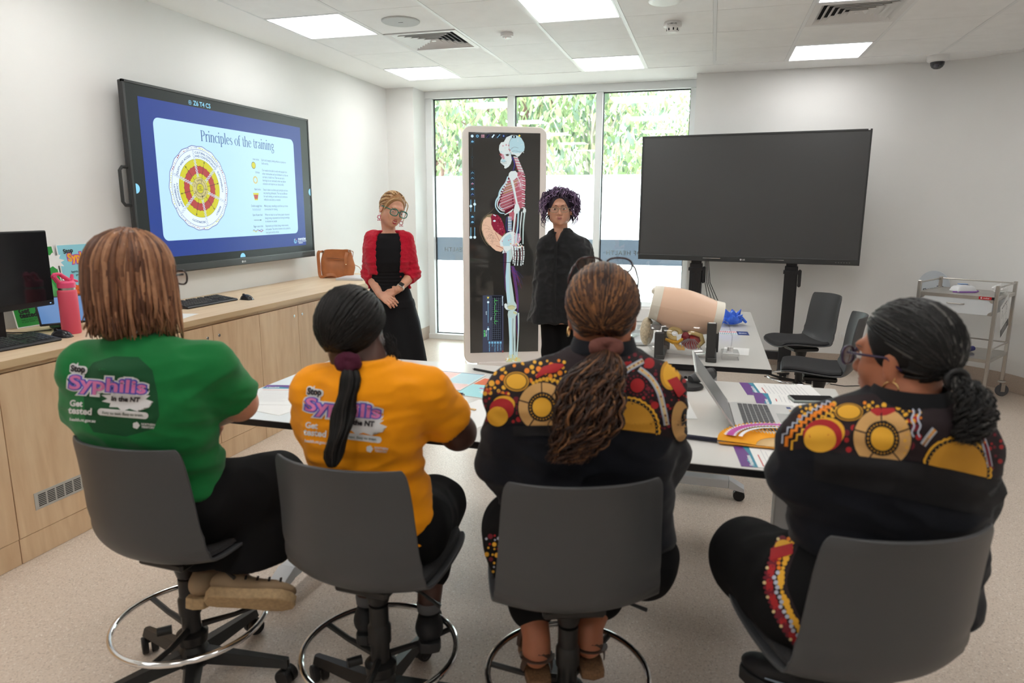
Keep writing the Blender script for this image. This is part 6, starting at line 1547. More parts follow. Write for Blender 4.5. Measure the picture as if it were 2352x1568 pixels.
def face_bits(parent, L, R, s, iris, brow, lip, smile=0, lids=None, mouth_open=0):
    wm = mat('eye white', (.75, .73, .70), rough=.15); im = mat('iris '+iris[0], iris[1], rough=.1); pm = mat('pupil', (.005, .005, .005), rough=.05)
    for q in (-1, 1):
        mb = world_mb(parent); c = L(q*.031, .0755, .003); mb.sphere(c, .0125*s, 16, 12); e = mb.build('eye', wm, parent, smooth=180)
        mb = world_mb(parent); f = R @ V((0, 1, 0)); mb.lathe([(0, .0126*s), (.0054*s, .0118*s), (.0062*s, .0106*s)], c, 14, axis=f, cap=False); mb.build('iris', im, e, smooth=180) if 0 else mb.build('iris', im, parent, smooth=180)
        mb = world_mb(parent); mb.lathe([(0, .0130*s), (.0025*s, .0126*s)], c, 10, axis=f, cap=False); mb.build('pupil', pm, parent, smooth=180)
        if lids:
            P = [[V(c)+R @ V((.0134*s*cos(v)*sin(u), .0134*s*cos(v)*cos(u), .0134*s*sin(v))) for u in [-1.45+2.9*k/12 for k in range(13)]] for v in [lids[1]+(1.4-lids[1])*i/6 for i in range(7)]]
            P2 = [[V(c)+R @ V((.0133*s*cos(v)*sin(u), .0133*s*cos(v)*cos(u), .0133*s*sin(v))) for u in [-1.45+2.9*k/12 for k in range(13)]] for v in [-1.3+(.9)*i/4 for i in range(5)]]
            mb = world_mb(parent); mb.grid(P); mb.grid(P2); mb.build('eyelid', lids[0], parent, smooth=180)
        mb = world_mb(parent); mb.tube([L(q*(.014+.009*k), .0905-.0012*k*k, .012+.0025*sin(k*.9)) for k in range(5)], [.0008*s, .0016*s, .0018*s, .0016*s, .0006*s], 6); mb.build('eyelash', mat('dark lashes', (.02, .012, .01), rough=.8), parent)
        mb = world_mb(parent); mb.tube([L(q*(.012+.009*k), .0965-.0018*k*k, .0235+.004*sin(k*.75)) for k in range(5)], [.0016*s, .0028*s, .0028*s, .0022*s, .0008*s], 6, flat=.7); mb.build('eyebrow', mat('brow '+brow[0], brow[1], rough=.9), parent)
    lm = mat('lips '+lip[0], lip[1], rough=.4); mb = world_mb(parent); n_ = 8
    mb.tube([L(-.023+.046*k/n_, .0945-.012*(2*k/n_-1)**2, -.0555+smile*.006*(2*k/n_-1)**2-.001*cos(4*pi*k/n_)) for k in range(n_+1)], [.0012*s]+[.0034*s]*(n_-1)+[.0012*s], 8)
    mb.tube([L(-.023+.046*k/n_, .0935-.012*(2*k/n_-1)**2, -.0645-mouth_open*(1-(2*k/n_-1)**2)+smile*.013*(2*k/n_-1)**2) for k in range(n_+1)], [.0012*s]+[.0042*s]*(n_-1)+[.0012*s], 8); mb.build('lips', lm, parent, smooth=180)
    if mouth_open: mb = world_mb(parent); mb.tube([L(-.016+.032*k/4, .0915-.006*(k/2-1)**2, -.0600+smile*.004*(k/2-1)**2-mouth_open*.3) for k in range(5)], [.001*s, .003*s, .0034*s, .003*s, .001*s], 8); mb.build('teeth', mat('teeth', (.8, .78, .74), rough=.2), parent, smooth=180)
def glasses(parent, L, R, s, m, w_=.026, h_=.019, z=.002, y=.108, r=.0018, temple=True, lens=True, name='glasses', round_=2.6, tip=None):
    g = bpy.data.objects.new(name, None); COL.objects.link(g); g.parent = parent
    for q in (-1, 1):
        P = []
        for k in range(24):
            a = 2*pi*k/24; ca, sa = cos(a), sin(a); P.append(L(q*.034+w_*abs(ca)**(2/round_)*(1 if ca > 0 else -1), y-.0-.10*abs(q*.034+w_*ca)**1.4, z+h_*abs(sa)**(2/round_)*(1 if sa > 0 else -1)))
        mb = world_mb(parent); mb.tube(P, r*s, 6, close=True); mb.build('rim', m, g, smooth=180)
        if lens: mb = world_mb(parent); mb.add(P, [tuple(range(24))]); mb.build('lens', clear_mat('spectacle lens', .97, .2), g)
        if temple: mb = world_mb(parent); mb.tube([L(q*(.034+w_), y-.014, z+h_*.5), L(q*.072, .06, z+h_*.45), L(q*.080, .0, z+h_*.3), L(q*.078, -.030, z-.02)], [r*s*1.2, r*s*1.1, r*s, r*s], 6); mb.build('temple', m, g, smooth=180)
    mb = world_mb(parent); mb.tube([L(-.034+w_*.95, y-.002, z+.004), L(0, y+.002, z+.007), L(.034-w_*.95, y-.002, z+.004)], r*s*1.1, 6); mb.build('bridge', m, g, smooth=180)
    return g
def smooth_path(pts, n):
    P = []; m = len(pts); pts = [V(p) for p in pts]
    for i in range(n):
        f = i/(n-1)*(m-1); k = min(int(f), m-2); t = f-k; p0, p1, p2, p3 = pts[max(k-1, 0)], pts[k], pts[k+1], pts[min(k+2, m-1)]
        P.append(.5*((2*p1)+(p2-p0)*t+(2*p0-5*p1+4*p2-p3)*t*t+(-p0+3*p1-3*p2+p3)*t**3))
    return P
def hair_mats(name, cols, rough=.42): return [mat('%s hair %d' % (name, k), c, rough=rough, spec=.3, var=.15, vscale=60) for k, c in enumerate(cols)]
def lock(mb, pts, r, n=10, mi=0, sides=5, wave=0, wf=3, ph=0, tipr=.15, flat=1):
    P = smooth_path(pts, n); Q = []
    for i, p in enumerate(P):
        f = i/(n-1)
        if wave:
            a = P[max(i-1, 0)]; b = P[min(i+1, n-1)]; t = (b-a).normalized(); u = t.orthogonal().normalized(); v = t.cross(u); w_ = wave*min(1, f*3)
            p = p+u*w_*cos(ph+wf*2*pi*f)+v*w_*sin(ph+wf*2*pi*f)
        Q.append(p)
    mb.mi = mi; mb.tube(Q, [r*(.55+.45*min(1, 4*i/(n-1)))*(1 if i < n*.6 else max(tipr, 1-(i/(n-1)-.6)/.4*(1-tipr))) for i in range(n)], sides, flat=flat)
def converge(mb, c, R, rad, tie, n, seed, r=.0055, lift=1.02, front=.75, low=-.75, nm=3, wave=.001, cd=(0, -.014, .030), s=1, wts=None, hl=(.45, .25)):
    "hair combed back from the hairline to one point"
    rnd = random.Random(seed); tie = V(tie).normalized(); C0 = V(c)+R @ (V(cd)*s)
    for k in range(n):
        for _ in range(50):
            d = V((rnd.gauss(0, 1), rnd.gauss(0, 1), rnd.gauss(0, 1))).normalized()
            if d.y > front or d.z < low or (d.z < -.1 and d.y > -.05+.0*d.z) or (d.z < hl[1] and d.y > hl[0]) or (abs(d.x) > .55 and d.z < .12 and d.y > -.12): continue
            break
        m_ = []; om = math.acos(max(-1, min(1, d.dot(tie)))); 
        if om < .15: continue
        for i in range(7):
            f = i/6; v = (d*sin((1-f)*om)+tie*sin(f*om))/sin(om) if sin(om) > .02 else tie
            lf = lift+.02*sin(pi*f)*rnd.uniform(.2, 1); m_.append(C0+R @ V((v.x*rad[0]*lf*s, v.y*rad[1]*lf*s, v.z*rad[2]*lf*s)))
        lock(mb, m_, r*rnd.uniform(.7, 1.2), 9, rnd.choices(range(len(wts) if wts else nm), wts)[0], 5, wave, 2, rnd.uniform(0, 6), .8)
# ================================================================== decals: printing laid onto a cloth surface
def refine(A, L):
    import bmesh
    bm = bmesh.new(); lv = [bm.verts.new((x, y, z)) for x, y, z in A.v]
    for f, m in zip(A.f, A.m):
        try: q = bm.faces.new([lv[i] for i in f]); q.material_index = m
        except ValueError: pass
    bmesh.ops.triangulate(bm, faces=bm.faces)
    for _ in range(7):
        es = [e for e in bm.edges if (e.verts[0].co.xy-e.verts[1].co.xy).length > L]
        if not es: break
        bmesh.ops.subdivide_edges(bm, edges=es, cuts=1); bmesh.ops.triangulate(bm, faces=[f for f in bm.faces if len(f.verts) > 3])
    bm.verts.index_update(); A.v = [tuple(v.co) for v in bm.verts]; A.f = [tuple(v.index for v in f.verts) for f in bm.faces]; A.m = [f.material_index for f in bm.faces]; bm.free()
def print_on(o, A, mats, name, L=9, step=.0006, dmax=9, lift0=.0012):
    "A is drawn in frame pixels (x, -y); every point is put on the cloth it covers"
    refine(A, L); mw = o.parent.matrix_basis if o.parent else Matrix(); me = o.data
    bvh = BVHTree.FromPolygons([mw @ v.co for v in me.vertices], [tuple(p.vertices) for p in me.polygons])
    vs = []; ok = []
    for x, y, z in A.v:
        d = (FW*FPX+R_*(x-1176)-U_*(-y-784)).normalized(); h, nn, i, t = bvh.ray_cast(CAM_POS, d)
        if h is None or t > dmax or nn.dot(d) > -.10: vs.append(V((0, 0, 0))); ok.append(False)
        else: vs.append(h+nn*(lift0+z*step)); ok.append(True)
    mb = MB(mw.inverted()); keep = [i for i, f in enumerate(A.f) if all(ok[q] for q in f) and max((vs[f[0]]-vs[f[1]]).length, (vs[f[1]]-vs[f[2]]).length, (vs[f[2]]-vs[f[0]]).length) < .035]
    used = sorted({q for i in keep for q in A.f[i]}); mp = {q: k for k, q in enumerate(used)}
    mb.v = [mb.T @ vs[q] for q in used]; mb.f = [tuple(mp[q] for q in A.f[i]) for i in keep]; mb.m = [A.m[i] for i in keep]
    return mb.build(name, mats, o, smooth=180, recalc=False)
def fit(A, s, cx, cy, width, m, layer, bold=0, rot=0, h=None):
    vs, _ = text2d(s, 1, 0, 1, 'CENTER'); w_ = max(v[0] for v in vs)-min(v[0] for v in vs); sz = width/w_
    if h: hh = max(v[1] for v in vs)-min(v[1] for v in vs); A.text(s, cx, -cy, h/hh, m, layer, bold=bold, rot=rot, sx=(width/w_)/(h/hh))
    else: A.text(s, cx, -cy, sz, m, layer, bold=bold, rot=rot)
def campaign(A, ox, oy, k, rot, patch=True, K=1.0):
    "Stop Syphilis in the NT: origin at the centre of the big word, k = its width in pixels"
    c, s = cos(rot), sin(rot); u = k/190
    def P(x, y): return (ox+(x*c+y*s)*u, -(oy-(x*s-y*c)*u))       # x right, y down, tilted
    def T(t, x, y, w_, m, l, b=0, h=None):
        X, Y = P(x, y); fit(A, t, X, -Y, w_*u, m, l, b, rot, h*u if h else None)
    W_, BL, PK, BK, GR = 0, 1, 2, 3, 4
    T('Stop', -72, -33, 34, W_, 1, .22, 19); T('Stop', -72, -33, 34, BK, 5, .045, 19)
    T('Syphilis', 0, 0, 178, W_, 1, .15, 40); T('Syphilis', 0, 0, 178, BL, 3, .085, 40); T('Syphilis', 0, 0, 178, PK, 5, .025, 40)
    rnd = random.Random(4); pts = []
    for q in range(22):
        a = 2*pi*q/22; f = (1 if q % 2 == 0 else .74)*rnd.uniform(.95, 1.05); pts.append(P(47+64*f*cos(a), 32-27*f*sin(a)))
    A.poly(pts, W_, 0); T('in the NT', 45, 29, 66, BK, 6, .05, 12)
    T('Get', -72, 49, 29, W_, 1, .035, 14); T('tested', -61, 66, 54, W_, 1, .035, 15)
    pts = [P(*q) for q in [(x, y) for x, y in [(-18, 55), (95, 57)]]]
    pill = []
    for cx_, a0 in ((92, -90), (-12, 90)):
        for q in range(9): a = radians(a0+180*q/8); pill.append(P(cx_+8*cos(a), 64+8*sin(a)+(cx_*.02)))
    A.poly(pill, W_, 1); T('Easy to test. Easy to treat.', 40, 65, 96, GR, 3, .03, 7)
    T('health.nt.gov.au', -54, 87, 60, W_, 1, .03, 9)
    X, Y = P(73, 90); A.disc(X, Y, 8*u, W_, 1, n=14, wob=.12, wn=5); T('NORTHERN', 101, 86, 32, W_, 1, .03, 5); T('TERRITORY', 101, 93, 30, W_, 1, .03, 5)
PR = [mat('shirt print white', s2l(226, 226, 228), rough=.6), mat('shirt print blue', s2l(92, 92, 196), rough=.6), mat('shirt print pink', s2l(214, 122, 176), rough=.6), mat('shirt print black', s2l(40, 34, 40), rough=.6), mat('shirt print grey', s2l(120, 130, 126), rough=.6)]

def stool_local(k):
    (x, y), a, _ = stools[k]; a = radians(a)
    return lambda lat, fwd, z: np.array((x+lat*cos(a)-fwd*sin(a), y+lat*sin(a)+fwd*cos(a), z))
def rows(lst): return [(*J(px, py, d), rx, ry) for px, py, d, rx, ry in lst]
def hand(F, w_, dirv, palm_n, side, s=1.0, curl=.5, spread=.10, r=.0082):
    "wrist point, pointing direction, palm normal, side=+1 if the thumb lies along dir x normal"
    d = V(dirv).normalized(); n_ = V(palm_n); n_ = (n_-d*n_.dot(d)).normalized(); t = d.cross(n_)*side; w_ = V(w_)
    k = .008
    for q in (-1.5, -.5, .5, 1.5): F.cone(w_+d*.012*s+t*q*.010*s, w_+d*.085*s+t*q*.0195*s, .0125*s, .0115*s, .012)
    for i, (q, L_) in enumerate(((1.5, .070), (.5, .079), (-.5, .073), (-1.5, .057))):
        p = w_+d*.088*s+t*q*.0195*s; dd = (d+t*q*spread*.5).normalized(); a = 0; pts = [p]
        for j, f in enumerate((.45, .30, .25)):
            a += curl*(.5, .75, .5)[j]*(1+.10*(1.5-q)*.5); v = dd*cos(a)+n_*sin(a); p = p+v*L_*f*s; pts.append(p)
        F.chain(pts, [r*1.08*s, r*s, r*.95*s, r*.82*s], .005)
    b = w_+d*.022*s+t*.026*s; F.chain([b, b+(d*.6+t*.62+n_*.25).normalized()*.040*s, b+(d*.85+t*.42+n_*.45).normalized()*.072*s, b+(d*.97+t*.25+n_*.5).normalized()*.096*s], [.014*s, .011*s, .0095*s, .008*s], .008)
def shoe(parent, ankle, toe_dir, m, sole_m, s=1.0, up=(0, 0, 1), name='shoe', sole=.02):
    f = V(toe_dir).normalized(); R = rot_of(f, up); o = V(ankle)-R @ V((0, 0, .075*s)); L = lambda x, y, z: np.array(o+R @ V((x*s, y*s, z*s)))
    F = Field(.025); RN = np.array(R)
    F.ell(L(0, -.035, .035), (.036*s, .048*s, .036*s), RN); F.cone(L(0, -.02, .035), L(.002, .10, .022), .036*s, .030*s, flat=(R @ V((0, 0, 1)), .9)); F.ell(L(.004, .125, .020), (.040*s, .055*s, .022*s), RN); F.cone(L(0, -.02, .04), L(0, -.012, .075), .036*s, .034*s)
    sh = to_obj(name, F.mesh(.005, clip=[(L(0, 0, .001), -(R @ V((0, 0, 1)))), (L(0, 0, .078), R @ V((0, 0, 1)))]), m, parent)
    mb = world_mb(parent); out = [(.030, -.078), (.036, -.05), (.034, -.01), (.036, .04), (.046, .09), (.046, .13), (.032, .165), (.008, .182), (-.018, .176), (-.036, .145), (-.040, .10), (-.033, .04), (-.034, -.01), (-.036, -.05), (-.030, -.078), (0, -.088)]
    vs = [L(x, y, .006) for x, y in out]+[L(x, y, -sole/s) for x, y in out]; n_ = len(out)
    mb.add(vs, [tuple(range(n_)), tuple(range(n_, 2*n_))[::-1]]+[(i, i+n_, (i+1) % n_+n_, (i+1) % n_) for i in range(n_)]); mb.build('sole', sole_m, sh, bevel=.003)
    return sh, L
up_ = np.array((0, 0, 1.))
sk_fair = mat('fair skin', s2l(214, 160, 134), rough=.5, spec=.35, sss=.25, var=.05, vscale=30); sk_dark = mat('dark brown skin', s2l(82, 56, 48), rough=.45, spec=.4, sss=.1, var=.08, vscale=30)
sk_mid = mat('warm brown skin', s2l(172, 110, 82), rough=.48, spec=.35, sss=.2, var=.06, vscale=30); sk_olive = mat('light olive skin', s2l(206, 152, 126), rough=.5, sss=.2, var=.05, vscale=30)
blk = mat('black trouser cloth', (.0065, .0065, .007), rough=.9, spec=.2, bump=.3, bscale=500)

# ---------------------------------------------------------------- woman in green
G = thing('person', 'seated woman with light brown hair in a green Stop Syphilis T-shirt, far left', 'person', (stools[0][0][0], stools[0][0][1], 0))
S = stool_local(0); hz = .64
top = rows([(318, 770, 1.90, .055, .055), (322, 792, 1.91, .10, .075), (326, 818, 1.92, .150, .09), (328, 860, 1.94, .188, .112), (330, 910, 1.96, .200, .125), (336, 960, 1.99, .202, .128), (347, 1010, 2.02, .198, .125), (358, 1060, 2.06, .200, .125), (362, 1120, 2.08, .205, .13)])
yaw = radians(8); shR = J(478, 845, 1.97); elR = J(549, 925, 2.08); wrR = J(480, 965, 2.28); shL = J(200, 845, 1.93); elL = J(200, 950, 2.05); wrL = J(330, 975, 2.22)
knR = J(632, 1112, 2.22); anR = J(552, 1300, 2.14); knL = J(560, 1130, 2.34); anL = J(478, 1290, 2.16); hR = S(.10, .02, hz); hL = S(-.10, .02, hz)
hc = J(312, 640, 1.90); fR = rot_of((.22, .96, -.05))
B = Field(.03); L = head_field(B, hc, fR, 1.06); B.cone(J(322, 775, 1.92), L(0, -.02, -.07), .058, .055)
B.stack([(*r[:3], r[3]-(.014 if r[2] > .86 else .035), r[4]-(.014 if r[2] > .86 else .035)) for r in top[1:]], yaw)
B.chain([shR, elR, wrR], [.058, .05, .032]); B.chain([shL, elL, wrL], [.058, .05, .032]); hand(B, wrR, wrR-elR, (0, -.3, -1), -1, curl=.6); hand(B, wrL, wrL-elL, (0, -.3, -1), 1, curl=.6)
B.chain([hR, knR, anR], [.085, .06, .036]); B.chain([hL, knL, anL], [.085, .06, .036]); to_obj('body', B.mesh(.007), sk_fair, G)
green = mat('green cotton', s2l(24, 116, 58), rough=.85, spec=.2, bump=.25, bscale=900, sheen=.15, var=.05, vscale=12)
T = Field(.03); T.stack(top, yaw); T.cone(J(318, 775, 1.91), J(325, 830, 1.92), .065, .12)
T.cone(shR, shR+(elR-shR)*.92, .072, .076, .04); T.cone(shL, shL+(elL-shL)*.9, .066, .068, .04); T.cone(J(335, 805, 1.92), shR, .055, .066, .04); T.cone(J(310, 805, 1.91), shL, .055, .06, .04)
def fold_g(vs): return .0035*np.sin(vs[:, 2]*70+4*vs[:, 0]*3)*np.clip((1.0-vs[:, 2])/.14, 0, 1)
sh = to_obj('t_shirt', T.mesh(.006, clip=[(shR+(elR-shR)*.86, (elR-shR), .13), (J(320, 764, 1.9), (0, 0, 1)), (S(0, 0, .625), (0, 0, -1))]), green, G, disp=wr(.007, 8, (1, 1, 2.2), 1, fold_g))
A = Art(); A.poly([(x, -y) for x, y in ((192, 905), (190, 862), (215, 832), (262, 818), (318, 820), (350, 850), (362, 905), (366, 955), (352, 985), (290, 1002), (215, 992), (196, 960))][::-1], 5, -1)
campaign(A, 249, 884, 184, radians(-4)); print_on(sh, A, PR+[mat('damp green patch', s2l(12, 78, 42), rough=.8)], 'print')
P_ = Field(.04); P_.chain([hR, knR, anR], [.125, .095, .082]); P_.chain([hL, knL, anL], [.125, .092, .075]); P_.ell(S(0, .03, .65), (.19, .155, .12)); P_.cone(J(640, 1180, 2.2), J(600, 1290, 2.18), .07, .085)
to_obj('trousers', P_.mesh(.008, clip=[(anR+up_*.015, (0, 0, -1)), (S(0, 0, .80), (0, 0, 1))]), blk, G, disp=wr(.010, 7, (1, 1, 1), 3))
tan_s = mat('tan sandal', s2l(150, 126, 98), rough=.7); sole_t = mat('gum sole', s2l(178, 150, 112), rough=.7, var=.15, vscale=90)
for an, td, upv_ in ((anR, R_*1.0+FW*.25-V((0, 0, .18)), (-.2, .85, .50)), (anL, FW*1.0+R_*.1, (0, 0, 1))):
    sd_, Ls = shoe(G, an-up_*.02, td, tan_s, sole_t, .98, upv_, 'sandal', .028)
    for k in range(4): mb = world_mb(G); mb.tube([Ls(.042*cos(a), .02+.035*k, .03+.028*sin(a)) for a in [pi*q/8 for q in range(9)]], .004, 6, flat=.4); mb.build('strap', mat('black strap', (.02, .018, .016), rough=.6), sd_)
hm = hair_mats('chestnut', [s2l(112, 76, 56), s2l(140, 98, 72), s2l(90, 60, 46), s2l(166, 122, 92)])
mb = world_mb(G); rnd = random.Random(11); C0 = V(L(0, -.012, .03))
for k in range(620):
    a = rnd.uniform(-pi, pi); front = abs(a) < .75
    if front: continue          # a: 0 = face
    th0 = rnd.uniform(.02, .55); rl = rnd.uniform(.96, 1.10); pts = []; sd = rnd.uniform(-.10, .10)
    hx, hy = sin(a), cos(a)
    for th in (th0, .7, 1.05, 1.4, 1.62):
        if th < th0: continue
        w_ = a+sd*th*.6; pts.append(C0+fR @ (V((.081*rl*sin(th)*sin(w_), .100*rl*sin(th)*cos(w_), .092*rl*cos(th)))*1.06))
    e = pts[-1]; o_ = fR @ V((sin(a), cos(a), 0)); ln = rnd.uniform(.135, .185) if abs(a) > 1.2 else rnd.uniform(.14, .20)
    pts += [e+o_*.008+V((0, 0, -ln*.35)), e+o_*(.004+rnd.uniform(-.006, .01))+V((0, 0, -ln*.7)), e-o_*rnd.uniform(-.02, .025)+V((0, 0, -ln))+fR @ V((rnd.uniform(-.012, .012), 0, 0))]
    lock(mb, pts, rnd.uniform(.0055, .010), 13, rnd.choices(range(4), (5, 4, 4, 2))[0], 5, .0015, 2, rnd.uniform(0, 6), .2)
ho = mb.build('hair', hm, G, smooth=180)
H = Field(.02); RN = np.array(fR); H.ell(L(0, -.02, .034), (.083*1.06, .098*1.06, .090*1.06), RN); H.cone(L(0, -.035, .0), L(0, -.045, -.10), .078, .070, .05); H.cut(L(0, .098, -.03), (.07, .07, .10), RN, .02)
to_obj('hair_base', H.mesh(.008), hm[2], ho)
glasses(G, L, fR, 1.06, mat('black glasses frame', (.02, .016, .02), rough=.2), r=.0026)
mb = world_mb(G); mb.tube([V(L(.060, -.055, -.118)), V(L(.064, -.045, -.130)), V(L(.060, -.058, -.142))], .0022, 6); mb.build('earring', steel, G)

# ---------------------------------------------------------------- woman in yellow-orange
Y = thing('person', 'seated woman with a long black ponytail in a yellow-orange Stop Syphilis T-shirt', 'person', (stools[1][0][0], stools[1][0][1], 0))
S = stool_local(1)
top = rows([(845, 828, 1.84, .052, .052), (846, 842, 1.84, .09, .07), (846, 868, 1.84, .135, .085), (840, 905, 1.86, .160, .102), (836, 950, 1.88, .172, .112), (834, 1000, 1.90, .172, .114), (838, 1050, 1.92, .158, .112), (842, 1090, 1.94, .168, .118), (846, 1150, 1.96, .192, .128), (846, 1215, 1.97, .205, .135)])
yaw = radians(4); shR = J(978, 900, 1.87); elR = J(1052, 992, 1.98); wrR = J(1010, 985, 2.20); shL = J(722, 895, 1.88); elL = J(722, 990, 2.0); wrL = J(800, 1010, 2.15)
hR = S(.095, .02, .63); hL = S(-.095, .02, .63); knR = J(1000, 1158, 2.22); knL = J(850, 1165, 2.26); anR = J(985, 1392, 2.14); anL = J(845, 1375, 2.16)
hc = J(813, 764, 1.86); fR = rot_of((.10, 1, -.06))
B = Field(.03); L = head_field(B, hc, fR, 1.0); B.cone(J(846, 832, 1.84), L(0, -.02, -.06), .052, .052); B.stack([(*r[:3], r[3]-(.014 if r[2] > .86 else .035), r[4]-(.014 if r[2] > .86 else .035)) for r in top[1:]], yaw)
B.chain([shR, elR, wrR], [.052, .048, .030]); B.chain([shL, elL, wrL], [.052, .044, .030]); hand(B, wrR, V((-.6, .8, 0)), (0, 0, -1), -1, curl=.4); hand(B, wrL, wrL-elL, (0, 0, -1), 1, curl=.4)
B.chain([hR, knR, anR], [.085, .058, .036]); B.chain([hL, knL, anL], [.085, .058, .036]); to_obj('body', B.mesh(.007), sk_dark, Y)
amber = mat('yellow-orange cotton', s2l(250, 158, 14), rough=.85, spec=.2, bump=.25, bscale=900, sheen=.1, var=.04, vscale=12)
T = Field(.03); T.stack(top, yaw); T.cone(J(844, 836, 1.83), J(846, 880, 1.84), .060, .10); T.cone(shR, shR+(elR-shR)*.9, .064, .073, .04); T.cone(shL, shL+(elL-shL)*.8, .058, .062, .04); T.cone(J(860, 862, 1.84), shR, .05, .058, .035); T.cone(J(830, 862, 1.84), shL, .05, .054, .035)
def fold_y(vs): return .005*np.sin(vs[:, 2]*85+vs[:, 0]*9)*np.clip((.92-vs[:, 2])/.10, 0, 1)
sh = to_obj('t_shirt', T.mesh(.006, clip=[(shR+(elR-shR)*.72, (elR-shR), .12), (J(846, 822, 1.84), (0, 0, 1)), (S(0, 0, .60), (0, 0, -1))]), amber, Y, disp=wr(.007, 9, (1, 1, 2.4), 7, fold_y))
A = Art(); campaign(A, 789, 938, 180, radians(-6)); print_on(sh, A, PR, 'print')
P_ = Field(.04); P_.chain([hR, knR, knR*.35+anR*.65], [.115, .085, .055]); P_.chain([hL, knL, knL*.35+anL*.65], [.115, .085, .055]); P_.ell(S(0, .03, .64), (.18, .15, .11))
to_obj('trousers', P_.mesh(.008, clip=[(S(0, 0, .74), (0, 0, 1))]), blk, Y, disp=wr(.008, 7, (1, 1, 1), 5))
shoe_b = mat('black canvas shoe', (.010, .010, .011), rough=.7); sole_b = mat('charcoal sole', (.02, .02, .021), rough=.6); sock = mat('grey sock', (.12, .12, .125), rough=.9)
for an in (anR, anL):
    so, Ls = shoe(Y, an-up_*.02, FW*.9-R_*.12-V((0, 0, .0)), shoe_b, sole_b, .95, (0, 0, 1), 'shoe', .024); mb = world_mb(Y); mb.lathe([(.036, -.01), (.038, .012), (.035, .022)], V(an)-V((0, 0, .0)), 18, cap=False); mb.build('sock', sock, so)
hm = hair_mats('black', [(.006, .0055, .0055), (.011, .009, .0085), (.004, .0035, .0035)], .5)
tie = (-.12, -.80, -.62); mb = world_mb(Y); converge(mb, hc, fR, (.0865, .103, .099), tie, 700, 5, .0040, 1.0, s=1.0, wts=(5, 3, 3))
tp = J(800, 832, 1.76); pony = [J(800, 830, 1.77), J(806, 862, 1.745), J(800, 905, 1.745), J(790, 950, 1.735), J(778, 1000, 1.725), J(766, 1045, 1.72), J(762, 1072, 1.72)]; rnd = random.Random(2)
for k in range(150):
    a = rnd.uniform(0, 2*pi); q = sqrt(rnd.random()); wd = [.010, .022, .026, .027, .026, .022, .014]
    pts = [V(p)+(R_*cos(a)+UP*0+FW*sin(a)*.6)*wd[i]*q for i, p in enumerate(pony)]
    lock(mb, pts, rnd.uniform(.003, .0055), 16, rnd.choice((0, 0, 1, 2)), 5, .003, 3, a, .2)
for k in range(30): p = J(rnd.uniform(870, 905), rnd.uniform(760, 800), 1.84); lock(mb, [p, p+R_*.012-UP*.03, p+R_*rnd.uniform(.0, .03)-UP*rnd.uniform(.05, .09)], .0009, 8, 1, 4, .004, 2, k)
ho = mb.build('hair', hm, Y, smooth=180); H = Field(.02); H.ell(L(0, -.014, .030), (.082, .098, .093), np.array(fR)); H.cut(L(0, .11, -.02), (.08, .055, .10), np.array(fR), .02); to_obj('hair_base', H.mesh(.007), hm[0], ho)
H = Field(.01); rnd = random.Random(8)
for k in range(14): a = 2*pi*k/14; H.ell(V(tp)+(R_*cos(a)*.020+UP*sin(a)*.014)+FW*rnd.uniform(-.008, .008), (.011*rnd.uniform(.8, 1.3),)*3)
to_obj('scrunchie', H.mesh(.004), mat('maroon scrunchie', s2l(70, 16, 40), rough=.95), Y, disp=wr(.003, 60))

# ---------------------------------------------------------------- printed shirts of the two women at right
FP = [mat('print ochre', s2l(226, 168, 48), rough=.8), mat('print tan', s2l(204, 158, 98), rough=.8), mat('print crimson', s2l(168, 34, 38), rough=.8), mat('print black cloth', (.008, .008, .010), rough=.85), mat('print maroon', s2l(112, 24, 40), rough=.8),
      mat('print dark ground', s2l(34, 22, 26), rough=.85), mat('print pale grey', s2l(178, 184, 200), rough=.8), mat('print orange', s2l(226, 128, 30), rough=.8), mat('print deep ochre', s2l(196, 140, 40), rough=.8), mat('print cream', s2l(214, 190, 140), rough=.8)]
OC, TN, CR, BKC, MR, GD, PG, OR_, DO, CM = range(10)
def dots_ring(A, cx, cy, r, n_, rad, m, l, ry=None, a0=0, a1=2*pi):
    for k in range(n_): a = a0+(a1-a0)*k/n_; A.disc(cx+r*cos(a), -cy+(ry or r)*sin(a), rad, m, l, n=8)
def wheel(A, cx, cy, r, cutline=None):
    A.disc(cx, -cy, r*1.06, BKC, 2); A.disc(cx, -cy, r, TN, 3)
    for k in range(5): a = radians(20+72*k); A.line([(cx+r*.55*cos(a), -cy+r*.55*sin(a)), (cx+r*cos(a), -cy+r*sin(a))], r*.05, GD, 4)
    A.disc(cx, -cy, r*.60, BKC, 5); dots_ring(A, cx, cy, r*.50, 26, r*.035, DO, 6); A.disc(cx, -cy, r*.40, OC, 6)
def sun_(A, cx, cy, r, tilt, a0=0, a1=pi):
    P = lambda rr: [(cx+rr*(1+(.035 if k % 2 else 0))*cos(tilt+a0+(a1-a0)*k/36), -cy+rr*(1+(.035 if k % 2 else 0))*sin(tilt+a0+(a1-a0)*k/36)) for k in range(37)]
    A.poly(P(r), OC, 3); A.poly(P(r*.93), BKC, 4); A.poly([(cx+r*.86*cos(tilt+a0+(a1-a0)*k/36), -cy+r*.86*sin(tilt+a0+(a1-a0)*k/36)) for k in range(37)], DO, 5)
    dots_ring(A, cx, cy, r*.895, 22, r*.02, OC, 6, a0=tilt+a0, a1=tilt+a1)
